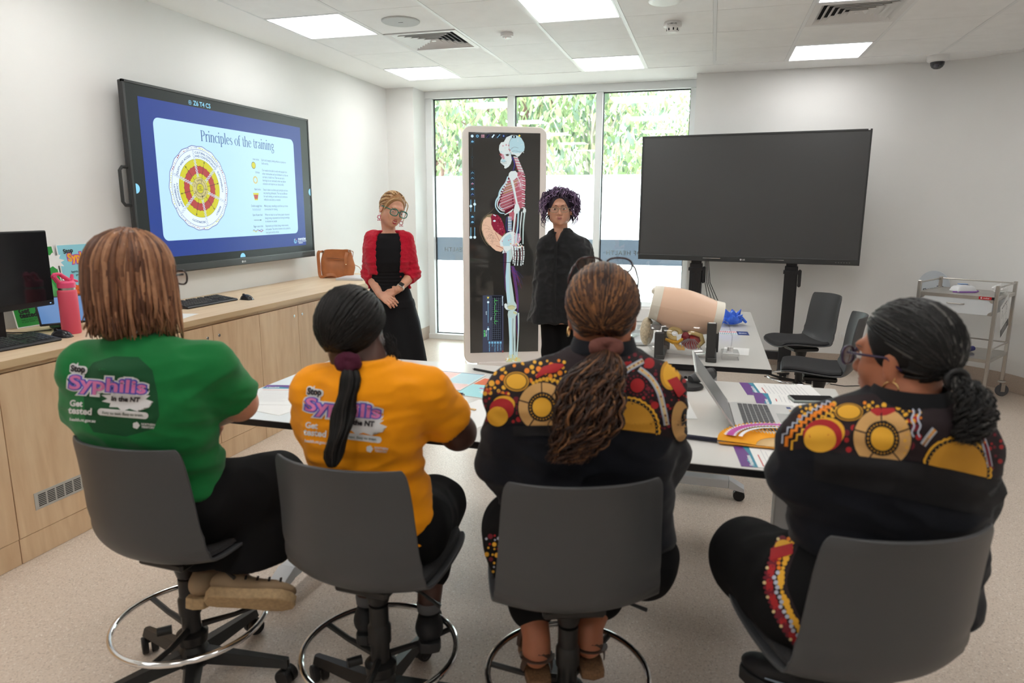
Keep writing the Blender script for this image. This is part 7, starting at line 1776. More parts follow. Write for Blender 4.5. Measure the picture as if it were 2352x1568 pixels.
def snake(A, pts, w_, m0=PG, m1=CM):
    P = [tuple(p) for p in [(q.x, q.y) for q in smooth_path([(x, -y, 0) for x, y in pts], 26)]]; A.line(P, w_*1.25, BKC, 3); A.line(P, w_, m0, 4); A.line(P, w_*.72, GD if m1 == CM and False else m0, 5); A.line(P, w_*.5, m1, 6)
    for k in range(2, 25, 3): A.disc(P[k][0], P[k][1], w_*.16, OR_ if k < 13 else MR, 7, n=8)
def scatter(A, x0, x1, y0, y1, n_, rs, ms, seed, l=1, ok=None):
    rnd = random.Random(seed); pl = []
    for _ in range(n_*12):
        x, y, r = rnd.uniform(x0, x1), rnd.uniform(y0, y1), rnd.uniform(*rs)
        if ok and not ok(x, y): continue
        if all((x-a)**2+(y-b)**2 > (r+c+1.2)**2 for a, b, c in pl): pl.append((x, y, r)); A.disc(x, -y, r, rnd.choice(ms), l, n=10)
        if len(pl) >= n_: break
shirt_b = mat('black polo cloth', (.0075, .0078, .0095), rough=.85, spec=.25, bump=.3, bscale=700, sheen=.1)
shirt_n = mat('black-navy polo cloth', (.0065, .0078, .0125), rough=.85, spec=.25, bump=.3, bscale=700, sheen=.1)

# ---------------------------------------------------------------- brown-haired woman with glasses on her head
K_ = thing('person', 'seated woman with a curly brown ponytail and glasses pushed up, black shirt with patterned yoke', 'person', (stools[2][0][0], stools[2][0][1], 0))
S = stool_local(2)
top = rows([(1388, 792, 1.80, .060, .060), (1388, 815, 1.80, .10, .075), (1375, 838, 1.80, .155, .095), (1358, 872, 1.81, .205, .115), (1348, 920, 1.82, .228, .130), (1345, 970, 1.84, .234, .135), (1345, 1030, 1.86, .234, .135), (1345, 1090, 1.88, .232, .135), (1345, 1150, 1.90, .236, .135), (1345, 1230, 1.92, .242, .135), (1350, 1320, 1.93, .24, .135)])
yaw = radians(12); shL = J(1188, 908, 1.82); elL = J(1162, 1060, 1.90); wrL = J(1175, 1120, 2.02); shR = J(1500, 908, 1.82); elR = J(1518, 1045, 1.94); wrR = J(1500, 1030, 2.15)
hR = S(.10, .02, .63); hL = S(-.10, .02, .63); knL = J(1195, 1215, 2.15); knR = J(1440, 1215, 2.2); anL = J(1232, 1462, 1.98); anR = J(1352, 1440, 2.0)
hc = J(1384, 722, 1.81); fR = rot_of((-.10, 1, -.03))
B = Field(.03); L = head_field(B, hc, fR, 1.07, fat=1.08); B.cone(J(1388, 800, 1.80), L(0, -.02, -.06), .062, .060); B.stack([(*r[:3], r[3]-(.014 if r[2] > .86 else .035), r[4]-(.014 if r[2] > .86 else .035)) for r in top[1:]], yaw)
B.chain([shL, elL, wrL], [.058, .050, .032]); B.chain([shR, elR, wrR], [.058, .05, .032]); hand(B, wrL, V((.3, 1, 0)), (0, 0, -1), 1, curl=.5); hand(B, wrR, V((-.3, 1, 0)), (0, 0, -1), -1, curl=.5)
B.chain([hR, knR, anR], [.09, .062, .040]); B.chain([hL, knL, anL], [.09, .062, .040])
for an in (anL, anR): B.cone(V(an)-V((0, 0, .045)), V(an)+FW*.13-V((0, 0, .055)), .034, .026, .03); B.ell(V(an)-FW*.025-V((0, 0, .045)), (.034, .034, .036))
to_obj('body', B.mesh(.007), sk_mid, K_)
T = Field(.03); T.stack(top, yaw); T.chain([shL, elL, elL*.55+wrL*.45], [.080, .070, .060], .04); T.chain([shR, elR, elR*.6+wrR*.4], [.080, .070, .060], .04); T.cone(J(1400, 842, 1.80), shR, .06, .070, .04); T.cone(J(1370, 842, 1.80), shL, .06, .070, .04); T.cone(J(1384, 800, 1.79), J(1386, 850, 1.80), .070, .11, .03)
def fold_k(vs): return .004*np.sin(vs[:, 2]*60+vs[:, 0]*7)*np.clip((.95-vs[:, 2])/.12, 0, 1)
sh = to_obj('polo_shirt', T.mesh(.006, clip=[(J(1386, 792, 1.80), (.0, -.25, 1)), (elL*.6+wrL*.4, wrL-elL, .12), (S(0, 0, .60), (0, 0, -1))]), shirt_n, K_, disp=wr(.008, 8, (1, 1, 2), 17, fold_k))
T = Field(.02); T.cone(J(1352, 800, 1.76), J(1420, 792, 1.76), .020, .020, flat=((0, 1, 0), .5)); mb = world_mb(K_)
mb.grid([[V(J(1386, 812, 1.80))+V(((.078+.012*j)*sin(a), -(.072+.012*j)*cos(a)-.004, .045-.012*cos(a)*0-.034*j)) for j in (1, .5, 0)] for a in [-2.2+4.4*k/24 for k in range(25)]], thick=.005); mb.build('collar', shirt_n, K_, smooth=60)
A = Art(); yl = lambda x: 973+(x-1290)*.02 if x < 1300 else 981+(x-1400)*.15
pts = [(1090, 1010), (1120, 973), (1300, 973), (1405, 984), (1530, 1002), (1600, 1030), (1620, 900), (1560, 820), (1400, 780), (1250, 790), (1120, 850), (1080, 960)]
A.poly([(x, -y) for x, y in pts][::-1], GD, 0)
okL = lambda x, y: y < 970 and (x-1245)**2+(y-935)**2 > 58**2 and (x-1150)**2+(y-945)**2 > 34**2 and (x-1187)**2+(y-877)**2 > 32**2
scatter(A, 1110, 1300, 825, 968, 60, (2.5, 7), (OC, OC, OR_), 3, ok=lambda x, y: okL(x, y) and y < 905); scatter(A, 1110, 1300, 885, 968, 34, (3, 9), (CR, MR), 4, ok=lambda x, y: okL(x, y) and y >= 895)
scatter(A, 1400, 1590, 815, 990, 130, (2, 5.5), (MR, CR, MR), 5, ok=lambda x, y: (x-1463)**2+(y-885)**2 > 26**2 and (x-1440)**2+(y-985)**2 > 76**2)
A.disc(1463, -885, 16, CR, 2); dots_ring(A, 1463, 885, 22, 16, 2.6, MR, 2); A.disc(1440, -842, 11, CR, 2); A.disc(1490, -835, 12, CR, 2); A.disc(1503, -930, 9, CR, 2)
A.disc(1187, -877, 31, BKC, 2, ry=24); A.disc(1187, -877, 29, DO, 3, ry=22); A.disc(1187, -877, 25, BKC, 4, ry=19); A.disc(1187, -877, 23, OC, 5, ry=17)
A.disc(1152, -940, 34, BKC, 2, ry=36); A.disc(1158, -928, 25, OC, 3, ry=20); A.disc(1154, -938, 27, CR, 4, ry=24); A.disc(1145, -955, 23, OC, 5, ry=22)
wheel(A, 1246, 934, 55); A.poly([(x, -y) for x, y in ((1180, 976), (1310, 974), (1310, 1000), (1180, 1000))][::-1], BKC, 7)
A.line([(1232, -868), (1250, -852), (1275, -846), (1295, -840)], [4, 16, 20, 6], CR, 4)
for k in range(12): A.disc(1225+k*8, -(880-10*sin(k*.4)), 4.2, OC, 3, n=9)
sun_(A, 1440, 986, 74, radians(-8)); snake(A, [(1415, 878), (1440, 850), (1475, 830)], 13); snake(A, [(1466, 848), (1492, 868), (1512, 900), (1524, 945), (1529, 975)], 13, PG, CM)
A.disc(1537, -862, 25, BKC, 3, ry=36); A.disc(1538, -862, 23, DO, 4, ry=34); A.disc(1539, -862, 18, OC, 5, ry=28); A.poly([(x, -y) for x, y in ((1530, 875), (1552, 866), (1572, 898), (1556, 912))][::-1], CR, 6)
A.disc(1562, -968, 24, BKC, 3, ry=50); A.disc(1560, -966, 20, TN, 4, ry=46); A.disc(1574, -960, 12, BKC, 5, ry=24); A.disc(1576, -972, 9, CR, 6, ry=10)
print_on(sh, A, FP, 'yoke_print', L=10)
P_ = Field(.04); P_.chain([hR, knR, knR*.3+anR*.7], [.135, .10, .07]); P_.chain([hL, knL, knL*.3+anL*.7], [.135, .10, .07]); P_.ell(S(0, .05, .65), (.235, .165, .13)); P_.ell(J(1478, 1285, 1.92), (.095, .10, .11)); P_.ell(J(1215, 1285, 1.92), (.08, .10, .10))
tr = to_obj('trousers', P_.mesh(.008, clip=[(S(0, 0, .80), (0, 0, 1))]), blk, K_, disp=wr(.008, 7, (1, 1, 1), 25))
A = Art(); scatter(A, 1118, 1150, 1230, 1345, 26, (2, 7), (OC, CR, MR, PG), 9); print_on(tr, A, FP, 'leg_print')
san = mat('brown strap leather', s2l(74, 54, 44), rough=.6); cork = mat('cork sole', s2l(120, 88, 60), rough=.8, var=.3, vscale=160)
for an in (anL, anR):
    R = rot_of(FW-R_*.1-V((0, 0, FW.z))); o_ = V(an)-V((0, 0, .088)); mb = world_mb(K_); out = [(.034, -.07), (.038, -.02), (.036, .03), (.046, .09), (.044, .14), (.012, .175), (-.03, .155), (-.042, .10), (-.034, .03), (-.036, -.02), (-.032, -.07), (0, -.082)]
    vs = [o_+R @ V((x, y, 0)) for x, y in out]+[o_+R @ V((x, y, -.028)) for x, y in out]; n_ = 12
    mb.add(vs, [tuple(range(n_)), tuple(range(n_, 24))[::-1]]+[(i, i+n_, (i+1) % n_+n_, (i+1) % n_) for i in range(n_)]); so = mb.build('sandal', cork, K_, bevel=.004)
    for y0, z0, rr in ((.09, .0, .042), (-.02, .0, .044)): mb = world_mb(K_); mb.tube([o_+R @ V((rr*cos(a), y0-.03*sin(a)*(y0 < 0), .072*sin(a))) for a in [pi*q/10 for q in range(11)]], .009, 6, flat=.25); mb.build('strap', san, so)
    mb = world_mb(K_); mb.tube([o_+R @ V((.044*cos(a), -.02-.055*sin(a), .045+.012*sin(a))) for a in [pi*q/10 for q in range(11)]], .008, 6, flat=.3); mb.build('strap', san, so); mb = world_mb(K_); mb.box(o_+R @ V((-.046, -.02, .045)), (.006, .018, .014), R); mb.build('buckle', steel, so)
hm = hair_mats('brown', [s2l(70, 46, 34), s2l(104, 70, 46), s2l(44, 30, 25), s2l(134, 92, 58)], .42)
mb = world_mb(K_); converge(mb, hc, fR, (.0875, .103, .0985), (.05, -.86, -.52), 800, 15, .0042, 1.0, s=1.07, wts=(5, 4, 4, 2))
tp = J(1392, 798, 1.70); pony = [J(1392, 800, 1.71), J(1380, 840, 1.66), J(1358, 880, 1.64), J(1352, 930, 1.62), J(1345, 980, 1.62), J(1322, 1025, 1.62), J(1300, 1058, 1.62)]; rnd = random.Random(22)
for k in range(560):
    a = rnd.uniform(0, 2*pi); q = sqrt(rnd.random()); wd = [.018, .056, .074, .078, .074, .055, .035]; end = rnd.choice((5, 6, 6, 6)); sx_ = rnd.uniform(-.02, .02)
    pts = [V(p)+(R_*(cos(a)*wd[i]*q+sx_*i/6)+FW*sin(a)*wd[i]*q*.7) for i, p in enumerate(pony[:end+1])]
    lock(mb, pts, rnd.uniform(.0018, .0038), 30, rnd.choices(range(4), (5, 2, 5, .6))[0], 4, rnd.uniform(.003, .011), rnd.uniform(3, 8), rnd.uniform(0, 6), .25)
ho = mb.build('hair', hm, K_, smooth=180); H = Field(.02); H.ell(L(0, -.014, .030), (.083*1.07, .098*1.07, .0935*1.07), np.array(fR)); H.cut(L(0, .11, -.02), (.08, .055, .10), np.array(fR), .02); to_obj('hair_base', H.mesh(.007), hm[2], ho)
H = Field(.01)
for k in range(12): a = 2*pi*k/12; H.ell(V(tp)+(R_*cos(a)*.030+UP*sin(a)*.013)+FW*rnd.uniform(-.008, .004), (.0105*rnd.uniform(.8, 1.3),)*3)
to_obj('scrunchie', H.mesh(.004), mat('dusty rose scrunchie', s2l(108, 66, 58), rough=.95), K_, disp=wr(.003, 60))
Rg = fR @ RX(radians(40)); Lg = lambda x, y, z: np.array(V(L(0, .0, .060))+Rg @ V((x*1.12, y*.62, z*1.1+.03)))
gm = mat('dark tortoise frame', s2l(60, 30, 30), rough=.2); glasses(K_, Lg, Rg, 1.1, gm, w_=.030, h_=.024, r=.0024, y=.100)
mb = world_mb(K_); mb.tube([V(L(-.083, .0, -.045))+V((.0, .012*cos(a), .012*sin(a))) for a in [2*pi*q/16 for q in range(16)]], .0022, 6, close=True); mb.build('earring', mat('gold', (.8, .55, .25), rough=.2, metal=1), K_, smooth=180)

# ---------------------------------------------------------------- grey-haired woman at right
Z_ = thing('person', 'seated woman at right with grey-black tied hair and glasses, black shirt with patterned yoke', 'person', (stools[3][0][0], stools[3][0][1], 0))
S = stool_local(3)
top = rows([(2085, 905, 1.52, .060, .060), (2085, 925, 1.52, .10, .08), (2075, 945, 1.53, .15, .095), (2058, 980, 1.54, .190, .115), (2045, 1030, 1.56, .208, .128), (2040, 1090, 1.58, .212, .13), (2036, 1150, 1.60, .214, .13), (2036, 1210, 1.62, .218, .13), (2030, 1290, 1.64, .215, .13), (2030, 1400, 1.66, .21, .13)])
yaw = radians(12); shL = J(1880, 1010, 1.56); elL = J(1836, 1092, 1.60); wrL = J(1795, 1065, 1.72); shR = J(2188, 1015, 1.56); elR = J(2215, 1120, 1.62); wrR = J(2150, 1120, 1.80)
hR = S(.10, .02, .63); hL = S(-.10, .02, .63); knL = J(1722, 1282, 1.86); knR = J(2050, 1290, 1.95); anL = J(1872, 1520, 1.72); anR = J(2010, 1540, 1.75)
hc = J(2076, 820, 1.54); fR = rot_of((-.80, .60, -.10))
B = Field(.03); L = head_field(B, hc, fR, 1.02, fat=1.05); B.cone(J(2085, 912, 1.52), L(0, -.02, -.06), .058, .055); B.stack([(*r[:3], r[3]-(.014 if r[2] > .86 else .035), r[4]-(.014 if r[2] > .86 else .035)) for r in top[1:]], yaw)
B.chain([shL, elL, wrL], [.056, .048, .030]); B.chain([shR, elR, wrR], [.056, .048, .030]); hand(B, wrL, V((.55, .75, .05)), (.3, .2, -1), 1, curl=.5); hand(B, wrR, V((-.5, .9, 0)), (0, 0, -1), -1, curl=.5)
B.chain([hR, knR, anR], [.09, .062, .038]); B.chain([hL, knL, anL], [.09, .062, .038]); to_obj('body', B.mesh(.006), sk_mid, Z_)
face_bits(Z_, L, fR, 1.02, ('brown', (.03, .015, .01)), ('grey', (.10, .08, .07)), ('brown', s2l(150, 84, 76)), lids=(sk_mid, .25))
T = Field(.03); T.stack(top, yaw); T.chain([shL, elL, elL*.45+wrL*.55], [.070, .062, .050], .04); T.chain([shR, elR, elR*.6+wrR*.4], [.072, .066, .056], .04); T.cone(J(2095, 950, 1.52), shR, .066, .074, .05); T.cone(J(2065, 950, 1.52), shL, .066, .070, .05); T.cone(J(2086, 915, 1.52), J(2080, 960, 1.52), .070, .11, .03)
sh = to_obj('polo_shirt', T.mesh(.006, clip=[(J(2085, 903, 1.52), (0, -.2, 1)), (elL*.5+wrL*.5, wrL-elL, .12), (S(0, 0, .60), (0, 0, -1))]), shirt_n, Z_, disp=wr(.008, 8, (1, 1, 2), 37, lambda vs: .004*np.sin(vs[:, 2]*55+vs[:, 0]*8)*np.clip((.93-vs[:, 2])/.12, 0, 1)))
mb = world_mb(Z_); mb.grid([[V(J(2088, 925, 1.52))+V(((.074+.014*j)*sin(a), -(.070+.014*j)*cos(a), .040-.032*j)) for j in (1, .5, 0)] for a in [-2.6+5.2*k/26 for k in range(27)]], thick=.005); mb.build('collar', shirt_b, Z_, smooth=60)
A = Art(); pts = [(1790, 1035), (1850, 1030), (1960, 1045), (2080, 1056), (2122, 1062), (2272, 1096), (2310, 1100), (2310, 960), (2230, 900), (2050, 900), (1900, 915), (1800, 960)]
A.poly([(x, -y) for x, y in pts][::-1], GD, 0)
sc_ok = lambda x, y: (x-2025)**2+(y-1005)**2 > 68**2 and (x-1885)**2+(y-1000)**2 > 50**2 and (x-1950)**2+(y-948)**2 > 36**2
scatter(A, 1830, 2115, 925, 1040, 80, (2.5, 6.5), (OC, OC, OR_), 3, ok=lambda x, y: sc_ok(x, y) and y < 975); scatter(A, 1850, 2110, 960, 1035, 26, (5, 11), (CR, MR), 4, ok=sc_ok); scatter(A, 2205, 2300, 930, 1080, 60, (2.5, 6), (MR, CR), 5)
zz = [(1806+110*(k/20)+2*(-1)**k, 1022-92*(k/20)**.6+3*(-1)**k) for k in range(21)]; A.line([(x, -y) for x, y in zz], 8, OR_, 3); A.line([(x+12, -y-8) for x, y in zz], 5, OC, 3); A.line([(x-9, -y+7) for x, y in zz], 4, PG, 3)
A.disc(1950, -948, 36, BKC, 2, ry=22); A.disc(1950, -948, 33, DO, 3, ry=20); A.disc(1950, -948, 30, BKC, 4, ry=17.5); A.disc(1950, -948, 27, OC, 5, ry=15.5)
A.disc(1890, -1000, 50, BKC, 2, ry=42); A.disc(1900, -992, 40, OC, 3, ry=32); A.disc(1890, -1000, 44, CR, 4, ry=36); A.disc(1884, -1008, 36, OC, 5, ry=30)
wheel(A, 2026, 1006, 66); A.poly([(x, -y) for x, y in ((1930, 1040), (1970, 1046), (2082, 1058), (2120, 1063), (2120, 1100), (1930, 1090))][::-1], BKC, 7)
A.line([(2000, -944), (2015, -948), (2035, -948), (2055, -944)], [6, 18, 16, 8], CR, 4)
for k in range(7): A.disc(2078+4*(k % 2), -(955+14*k), 4, OC, 3, n=8)
for x in (2096, 2110): A.line([(x+3*sin(k*1.1), -(942+5*k)) for k in range(13)], 4, PG, 4)
snake(A, [(2145, 985), (2130, 1003), (2118, 1020)], 15, PG, CM); snake(A, [(2232, 975), (2252, 1005), (2264, 1040), (2270, 1070)], 13, PG, MR); sun_(A, 2196, 1080, 78, radians(-13))
A.disc(2255, -955, 26, OC, 5, ry=18); A.poly([(x, -y) for x, y in ((1870, 1036), (1870, 1100), (2330, 1200), (2330, 1104), (2275, 1098), (2122, 1064), (1960, 1046))][::-1], BKC, 1)
print_on(sh, A, FP, 'yoke_print', L=10)
P_ = Field(.04); P_.chain([hR, knR, knR*.2+anR*.8], [.13, .095, .07]); P_.chain([hL, knL, knL*.2+anL*.8], [.13, .095, .075]); P_.ell(S(0, .04, .64), (.19, .155, .11)); P_.ell(J(1880, 1330, 1.66), (.09, .10, .11))
tr = to_obj('trousers', P_.mesh(.008, clip=[(S(0, 0, .80), (0, 0, 1))]), blk, Z_, disp=wr(.010, 7, (1, 1, 1), 45))
A = Art(); band_ = [(1790, 1240), (1770, 1290), (1760, 1340), (1775, 1390), (1800, 1440), (1830, 1480)]
rnd = random.Random(12)
bp_ = smooth_path([(x, -y, 0) for x, y in band_], 24); A.line([(p.x+22, p.y) for p in bp_], 52, GD, 0)
for k, p in enumerate(bp_):
    A.disc(p.x+8, p.y, 9, rnd.choice((CR, MR)), 2, n=10); A.disc(p.x+34, p.y, rnd.uniform(4, 10), OC, 2, n=9); A.disc(p.x+22+rnd.uniform(-4, 4), p.y, 5, PG if k > 6 else OR_, 3, n=8); A.disc(p.x-2, p.y, 4, CM if k % 3 == 0 else MR, 3, n=8)
A.disc(1800, -1258, 20, OC, 4, ry=16); A.poly([(x, -y) for x, y in ((1772, 1262), (1822, 1250), (1822, 1274), (1770, 1290))][::-1], CR, 5)
print_on(tr, A, FP, 'leg_print')
snk = mat('black running shoe', (.012, .012, .014), rough=.6); so, Ls = shoe(Z_, anL-up_*.02, V((-.80, .42, 0)), snk, sole_b, 1.05, (0, 0, 1), 'shoe', .03)
mb = world_mb(Z_); mb.tube([Ls(-.040, .10, .020), Ls(-.037, .04, .028), Ls(-.036, -.01, .040), Ls(-.036, -.05, .045)], [.002, .004, .004, .002], 6); mb.build('stripe', mat('pale blue stripe', s2l(150, 165, 180), rough=.5), so)
mb = world_mb(Z_); mb.tube([Ls(0, .03, .075), Ls(-.01, .035, .10), Ls(-.004, .045, .105), Ls(.002, .04, .08)], .002, 5); mb.build('lace', shoe_b, so)
so, Ls = shoe(Z_, anR-up_*.02, V((-.35, .9, 0)), snk, sole_b, 1.05, (0, 0, 1), 'shoe', .03)
hm = hair_mats('grey black', [(.009, .009, .009), (.020, .019, .019), (.006, .006, .0065), (.10, .095, .09)], .5)
mb = world_mb(Z_); tie = (-.22, -.84, -.50); converge(mb, hc, fR, (.0865, .105, .0985), tie, 700, 25, .0042, 1.0, s=1.02, wts=(6, 3, 5, 1.1), hl=(.20, .50))
tp = V(L(-.02, -.112, -.035)); pony = [tp, tp+R_*.010-UP*.02-FW*.02, tp+R_*.012-UP*.055-FW*.04, tp+R_*.006-UP*.090-FW*.045, tp-R_*.008-UP*.120-FW*.04]; rnd = random.Random(32)
for k in range(380):
    a = rnd.uniform(0, 2*pi); q = sqrt(rnd.random()); wd = [.012, .025, .032, .033, .022]
    pts = [V(p)+(R_*(cos(a)*wd[i]*q)+FW*sin(a)*wd[i]*q*.7+UP*rnd.uniform(-.01, .01)) for i, p in enumerate(pony)]
    lock(mb, pts, rnd.uniform(.0014, .0028), 24, rnd.choices(range(4), (4, 4, 3, 2))[0], 5, rnd.uniform(.006, .011), rnd.uniform(3, 5), rnd.uniform(0, 6), .25)
ho = mb.build('hair', hm, Z_, smooth=180); H = Field(.02); H.ell(L(0, -.016, .030), (.082*1.02, .098*1.02, .0935*1.02), np.array(fR)); H.cut(L(0, .115, -.02), (.10, .098, .095), np.array(fR), .02); to_obj('hair_base', H.mesh(.006), hm[2], ho)
mb = world_mb(Z_); mb.tube([tp+(R_*.022*cos(a)+UP*.018*sin(a)) for a in [2*pi*q/14 for q in range(14)]], .008, 8, close=True); mb.build('hair_tie', blackp, Z_, smooth=180)
glasses(Z_, L, fR, 1.02, mat('violet-black frame', s2l(50, 36, 66), rough=.25), r=.0028, w_=.027, h_=.020)
gold = MATS['gold']
for q in (-1, 1):
    for rr, dz in ((.016, -.058), (.008, -.035)): mb = world_mb(Z_); mb.tube([V(L(q*.078, -.008, dz))+fR @ V((0, rr*cos(a), rr*sin(a))) for a in [2*pi*k/18 for k in range(18)]], .0018, 6, close=True); mb.build('earring', gold, Z_, smooth=180)
# ================================================================== THE TWO STANDING WOMEN
def soft_prism(F, pts, rx, ry, yaw): F.stack([(*p, a, b) for p, a, b in zip(pts, rx, ry)], yaw, e=2.0)
# ---- woman in the red cardigan, hands clasped
def upright(dist):
    fh = V((FW.x, FW.y, 0)).normalized()
    def q(x, y, d=0): r = FW*FPX+R_*(x-1176)-U_*(y-784); return np.array(CAM_POS+r*((dist+d)/r.dot(fh)))
    return q
Q = upright(4.9)
g0 = Q(893, 900); Wm = thing('person', 'standing smiling woman in a red cardigan and long black dress, hands clasped', 'person', (float(g0[0]), float(g0[1]), 0))
wyaw = radians(24); WR = np.array(RZ(wyaw))
top = [(*Q(894, 533), .075, .055), (*Q(893, 543), .130, .080), (*Q(893, 568), .158, .100), (*Q(893, 600), .152, .112), (*Q(893, 628), .128, .094), (*Q(895, 650), .124, .092), (*Q(896, 675), .150, .108), (*Q(898, 700), .165, .115)]
shA = Q(853, 545, .0); elA = Q(846, 628, .02); wrA = Q(872, 676, -.14); shB = Q(934, 548, .0); elB = Q(950, 628, .02); wrB = Q(916, 664, -.14)
hc = Q(901, 482, -.03); fdir = (R_*.50-V((FW.x, FW.y, 0)).normalized()*.80-V((0, 0, .22))); fR = rot_of(fdir, (0, 0, 1), radians(-15))
fz = Field(.02); L = head_field(fz, hc, fR, 1.04); fz.cone(Q(894, 534), L(0, -.03, -.07), .047, .044, .03)
head = fz.mesh(.0035)
B = Field(.025); B.cone(Q(894, 534), L(0, -.03, -.08), .048, .045); B.stack([(*r[:3], r[3]-.010, r[4]-.010) for r in top], wyaw)
B.chain([shA, elA, wrA], [.046, .038, .024]); B.chain([shB, elB, wrB], [.046, .038, .024]); ft = [V(Q(868, 905)), V(Q(915, 905))]
for f_ in ft: f_.z = .07; B.cone(V((f_.x, f_.y, .8)), V((f_.x, f_.y, .1)), .07, .04); B.cone(V((f_.x, f_.y, .05)), V((f_.x, f_.y, .03))-V((FW.x, FW.y, 0)).normalized()*.14, .034, .026)
torso = B.mesh(.007)
Hf = Field(.006)
dA = (R_*.72-UP*.42-FW*.30).normalized(); Hf.cone(V(wrA)-V(wrA-elA).normalized()*.03, V(wrA)+dA*.012, .0245, .022, .015); hand(Hf, V(wrA), dA, -UP*.5+FW*.9, 1, s=.92, curl=.55, r=.0086)
dB = (-R_*.90-UP*.36+FW*.02).normalized(); Hf.cone(V(wrB)-V(wrB-elB).normalized()*.03, V(wrB)+dB*.012, .0245, .022, .015); hand(Hf, V(wrB)+FW*.022, dB, FW*.8-UP*.5, -1, s=.92, curl=.45, r=.0086)
hands = Hf.mesh(.0028)
def merge(*ms):
    vs, fs, k = [], [], 0
    for v, f in ms: vs.append(v); fs.append(f+k); k += len(v)
    return np.concatenate(vs), np.concatenate(fs)
to_obj('body', merge(head, torso, hands), sk_fair, Wm)
face_bits(Wm, L, fR, 1.04, ('hazel', (.08, .06, .03)), ('blonde', s2l(150, 112, 78)), ('rose', s2l(172, 52, 66)), smile=1, mouth_open=.008, lids=(sk_fair, .02))
red_k = mat('red knit', s2l(190, 22, 48), rough=.9, spec=.2, bump=.6, bscale=420, sheen=.2, var=.12, vscale=160)
dress_m = mat('black dress cloth', (.007, .007, .0085), rough=.8, spec=.25, bump=.25, bscale=300)
D_ = Field(.02); D_.stack([(*Q(893, 535), .100, .064), (*Q(893, 545), .125, .082)]+[(*r[:3], r[3]+.003, r[4]+.003) for r in top[2:]], wyaw)
sk = [Q(897, 690), Q(905, 740), Q(912, 800), Q(914, 880), Q(916, 960)]; D_.stack([(*p, a, b) for p, a, b in zip(sk, (.165, .19, .205, .24, .27), (.118, .14, .165, .20, .22))], wyaw)
zb = .10
to_obj('dress', D_.mesh(.006, clip=[(Q(893, 530), (0, 0, 1)), (V((0, 0, .11)), (0, 0, -1))]), dress_m, Wm, disp=lambda vs: .010*np.sin(np.arctan2(vs[:, 1]-g0[1], vs[:, 0]-g0[0])*9+vs[:, 2]*2)*np.clip((1.02-vs[:, 2])/.5, 0, 1)+.0022*np.sin(vs[:, 2]*260)*((vs[:, 2] > .985) & (vs[:, 2] < 1.09)))
Cf = Field(.018); tc = [(*Q(893, 529), .10, .06), (*Q(893, 541), .140, .088)]+[(*r[:3], r[3]+.014, r[4]+.013) for r in top[2:6]]+[(*Q(896, 662), .150, .112)]
Cf.stack(tc, wyaw); Cf.chain([shA, elA, elA*.62+wrA*.38], [.048, .046, .043], .03); Cf.chain([shB, elB, elB*.62+wrB*.38], [.048, .046, .043], .03)
# the open front: cut a lens-shaped strip away, narrow at the shoulders
fw_ = -V((FW.x, FW.y, 0)).normalized(); fwd = V((sin(wyaw), -cos(wyaw), 0)); side = V((cos(wyaw), sin(wyaw), 0))
for k in range(34):
    f = k/33; c = V(Q(893, 524+f*146))+fwd*.14; Cf.cut(c, (.102-.022*f+.003*sin(k*1.9), .125, .020), RZ(wyaw), .004)
to_obj('cardigan', Cf.mesh(.0045, clip=[(Q(893, 524), (0, 0, 1)), (elA*.64+wrA*.36, wrA-elA, .085), (elB*.64+wrB*.36, wrB-elB, .085)]), red_k, Wm, relax=1, disp=wr(.0035, 22, (1, 1, 1.6), 5, lambda vs: .0022*np.sin(vs[:, 2]*170)*((vs[:, 2] < 1.16))))
for k in range(3): mb = world_mb(Wm); p = V(Q(921, 598+k*17))+fwd*.105; mb.lathe([(0, .003), (.005, .003), (.006, 0)], p, 12, axis=fwd); mb.build('button', mat('red button', s2l(150, 20, 40), rough=.4), Wm)
hm = hair_mats('blonde', [s2l(186, 146, 102), s2l(160, 118, 80), s2l(212, 178, 134), s2l(130, 94, 64)], .4)
mb = world_mb(Wm); converge(mb, hc, fR, (.0835, .100, .0945), (-.10, -.86, -.48), 520, 41, .0042, 1.0, s=1.04, front=.55, wts=(4, 4, 3, 2))
tp = V(L(-.012, -.115, -.040)); rnd = random.Random(3)
for k in range(70):
    a = rnd.uniform(0, 6.28); r_ = rnd.uniform(.012, .03); ax2 = V((rnd.gauss(0, 1), rnd.gauss(0, 1), rnd.gauss(0, 1))).normalized(); u = ax2.orthogonal().normalized(); v = ax2.cross(u)
    lock(mb, [tp+u*r_*cos(a+t)+v*r_*sin(a+t) for t in (0, .8, 1.6, 2.4, 3.2)], .005, 12, rnd.randrange(4), 5, .001, 2, a, .3)
for k in range(16): lock(mb, [tp, tp-R_*rnd.uniform(.01, .04)-UP*.02, tp-R_*rnd.uniform(.0, .05)-UP*rnd.uniform(.05, .08)], .0016, 10, 2, 4, .003, 2, k)
for q in (-1, 1):
    for k in range(6): lock(mb, [L(q*.020, .080, .100-.002*k), L(q*.062, .072, .070), L(q*.078, .050, .02), L(q*.080, .040, -.05-.008*k)], .0016, 12, 2, 5, .002, 2, k)
ho = mb.build('hair', hm, Wm, smooth=180); H = Field(.02); H.ell(L(0, -.014, .030), (.080*1.04, .096*1.04, .090*1.04), np.array(fR)); H.cut(L(0, .11, -.02), (.09, .078, .116), np.array(fR), .02); to_obj('hair_base', H.mesh(.005), hm[1], ho)
glasses(Wm, L, fR, 1.04, mat('teal glasses frame', s2l(16, 112, 96), rough=.2), r=.0030, w_=.0275, h_=.0215, y=.112)
bead = mat('pink beads', s2l(200, 70, 110), rough=.3)
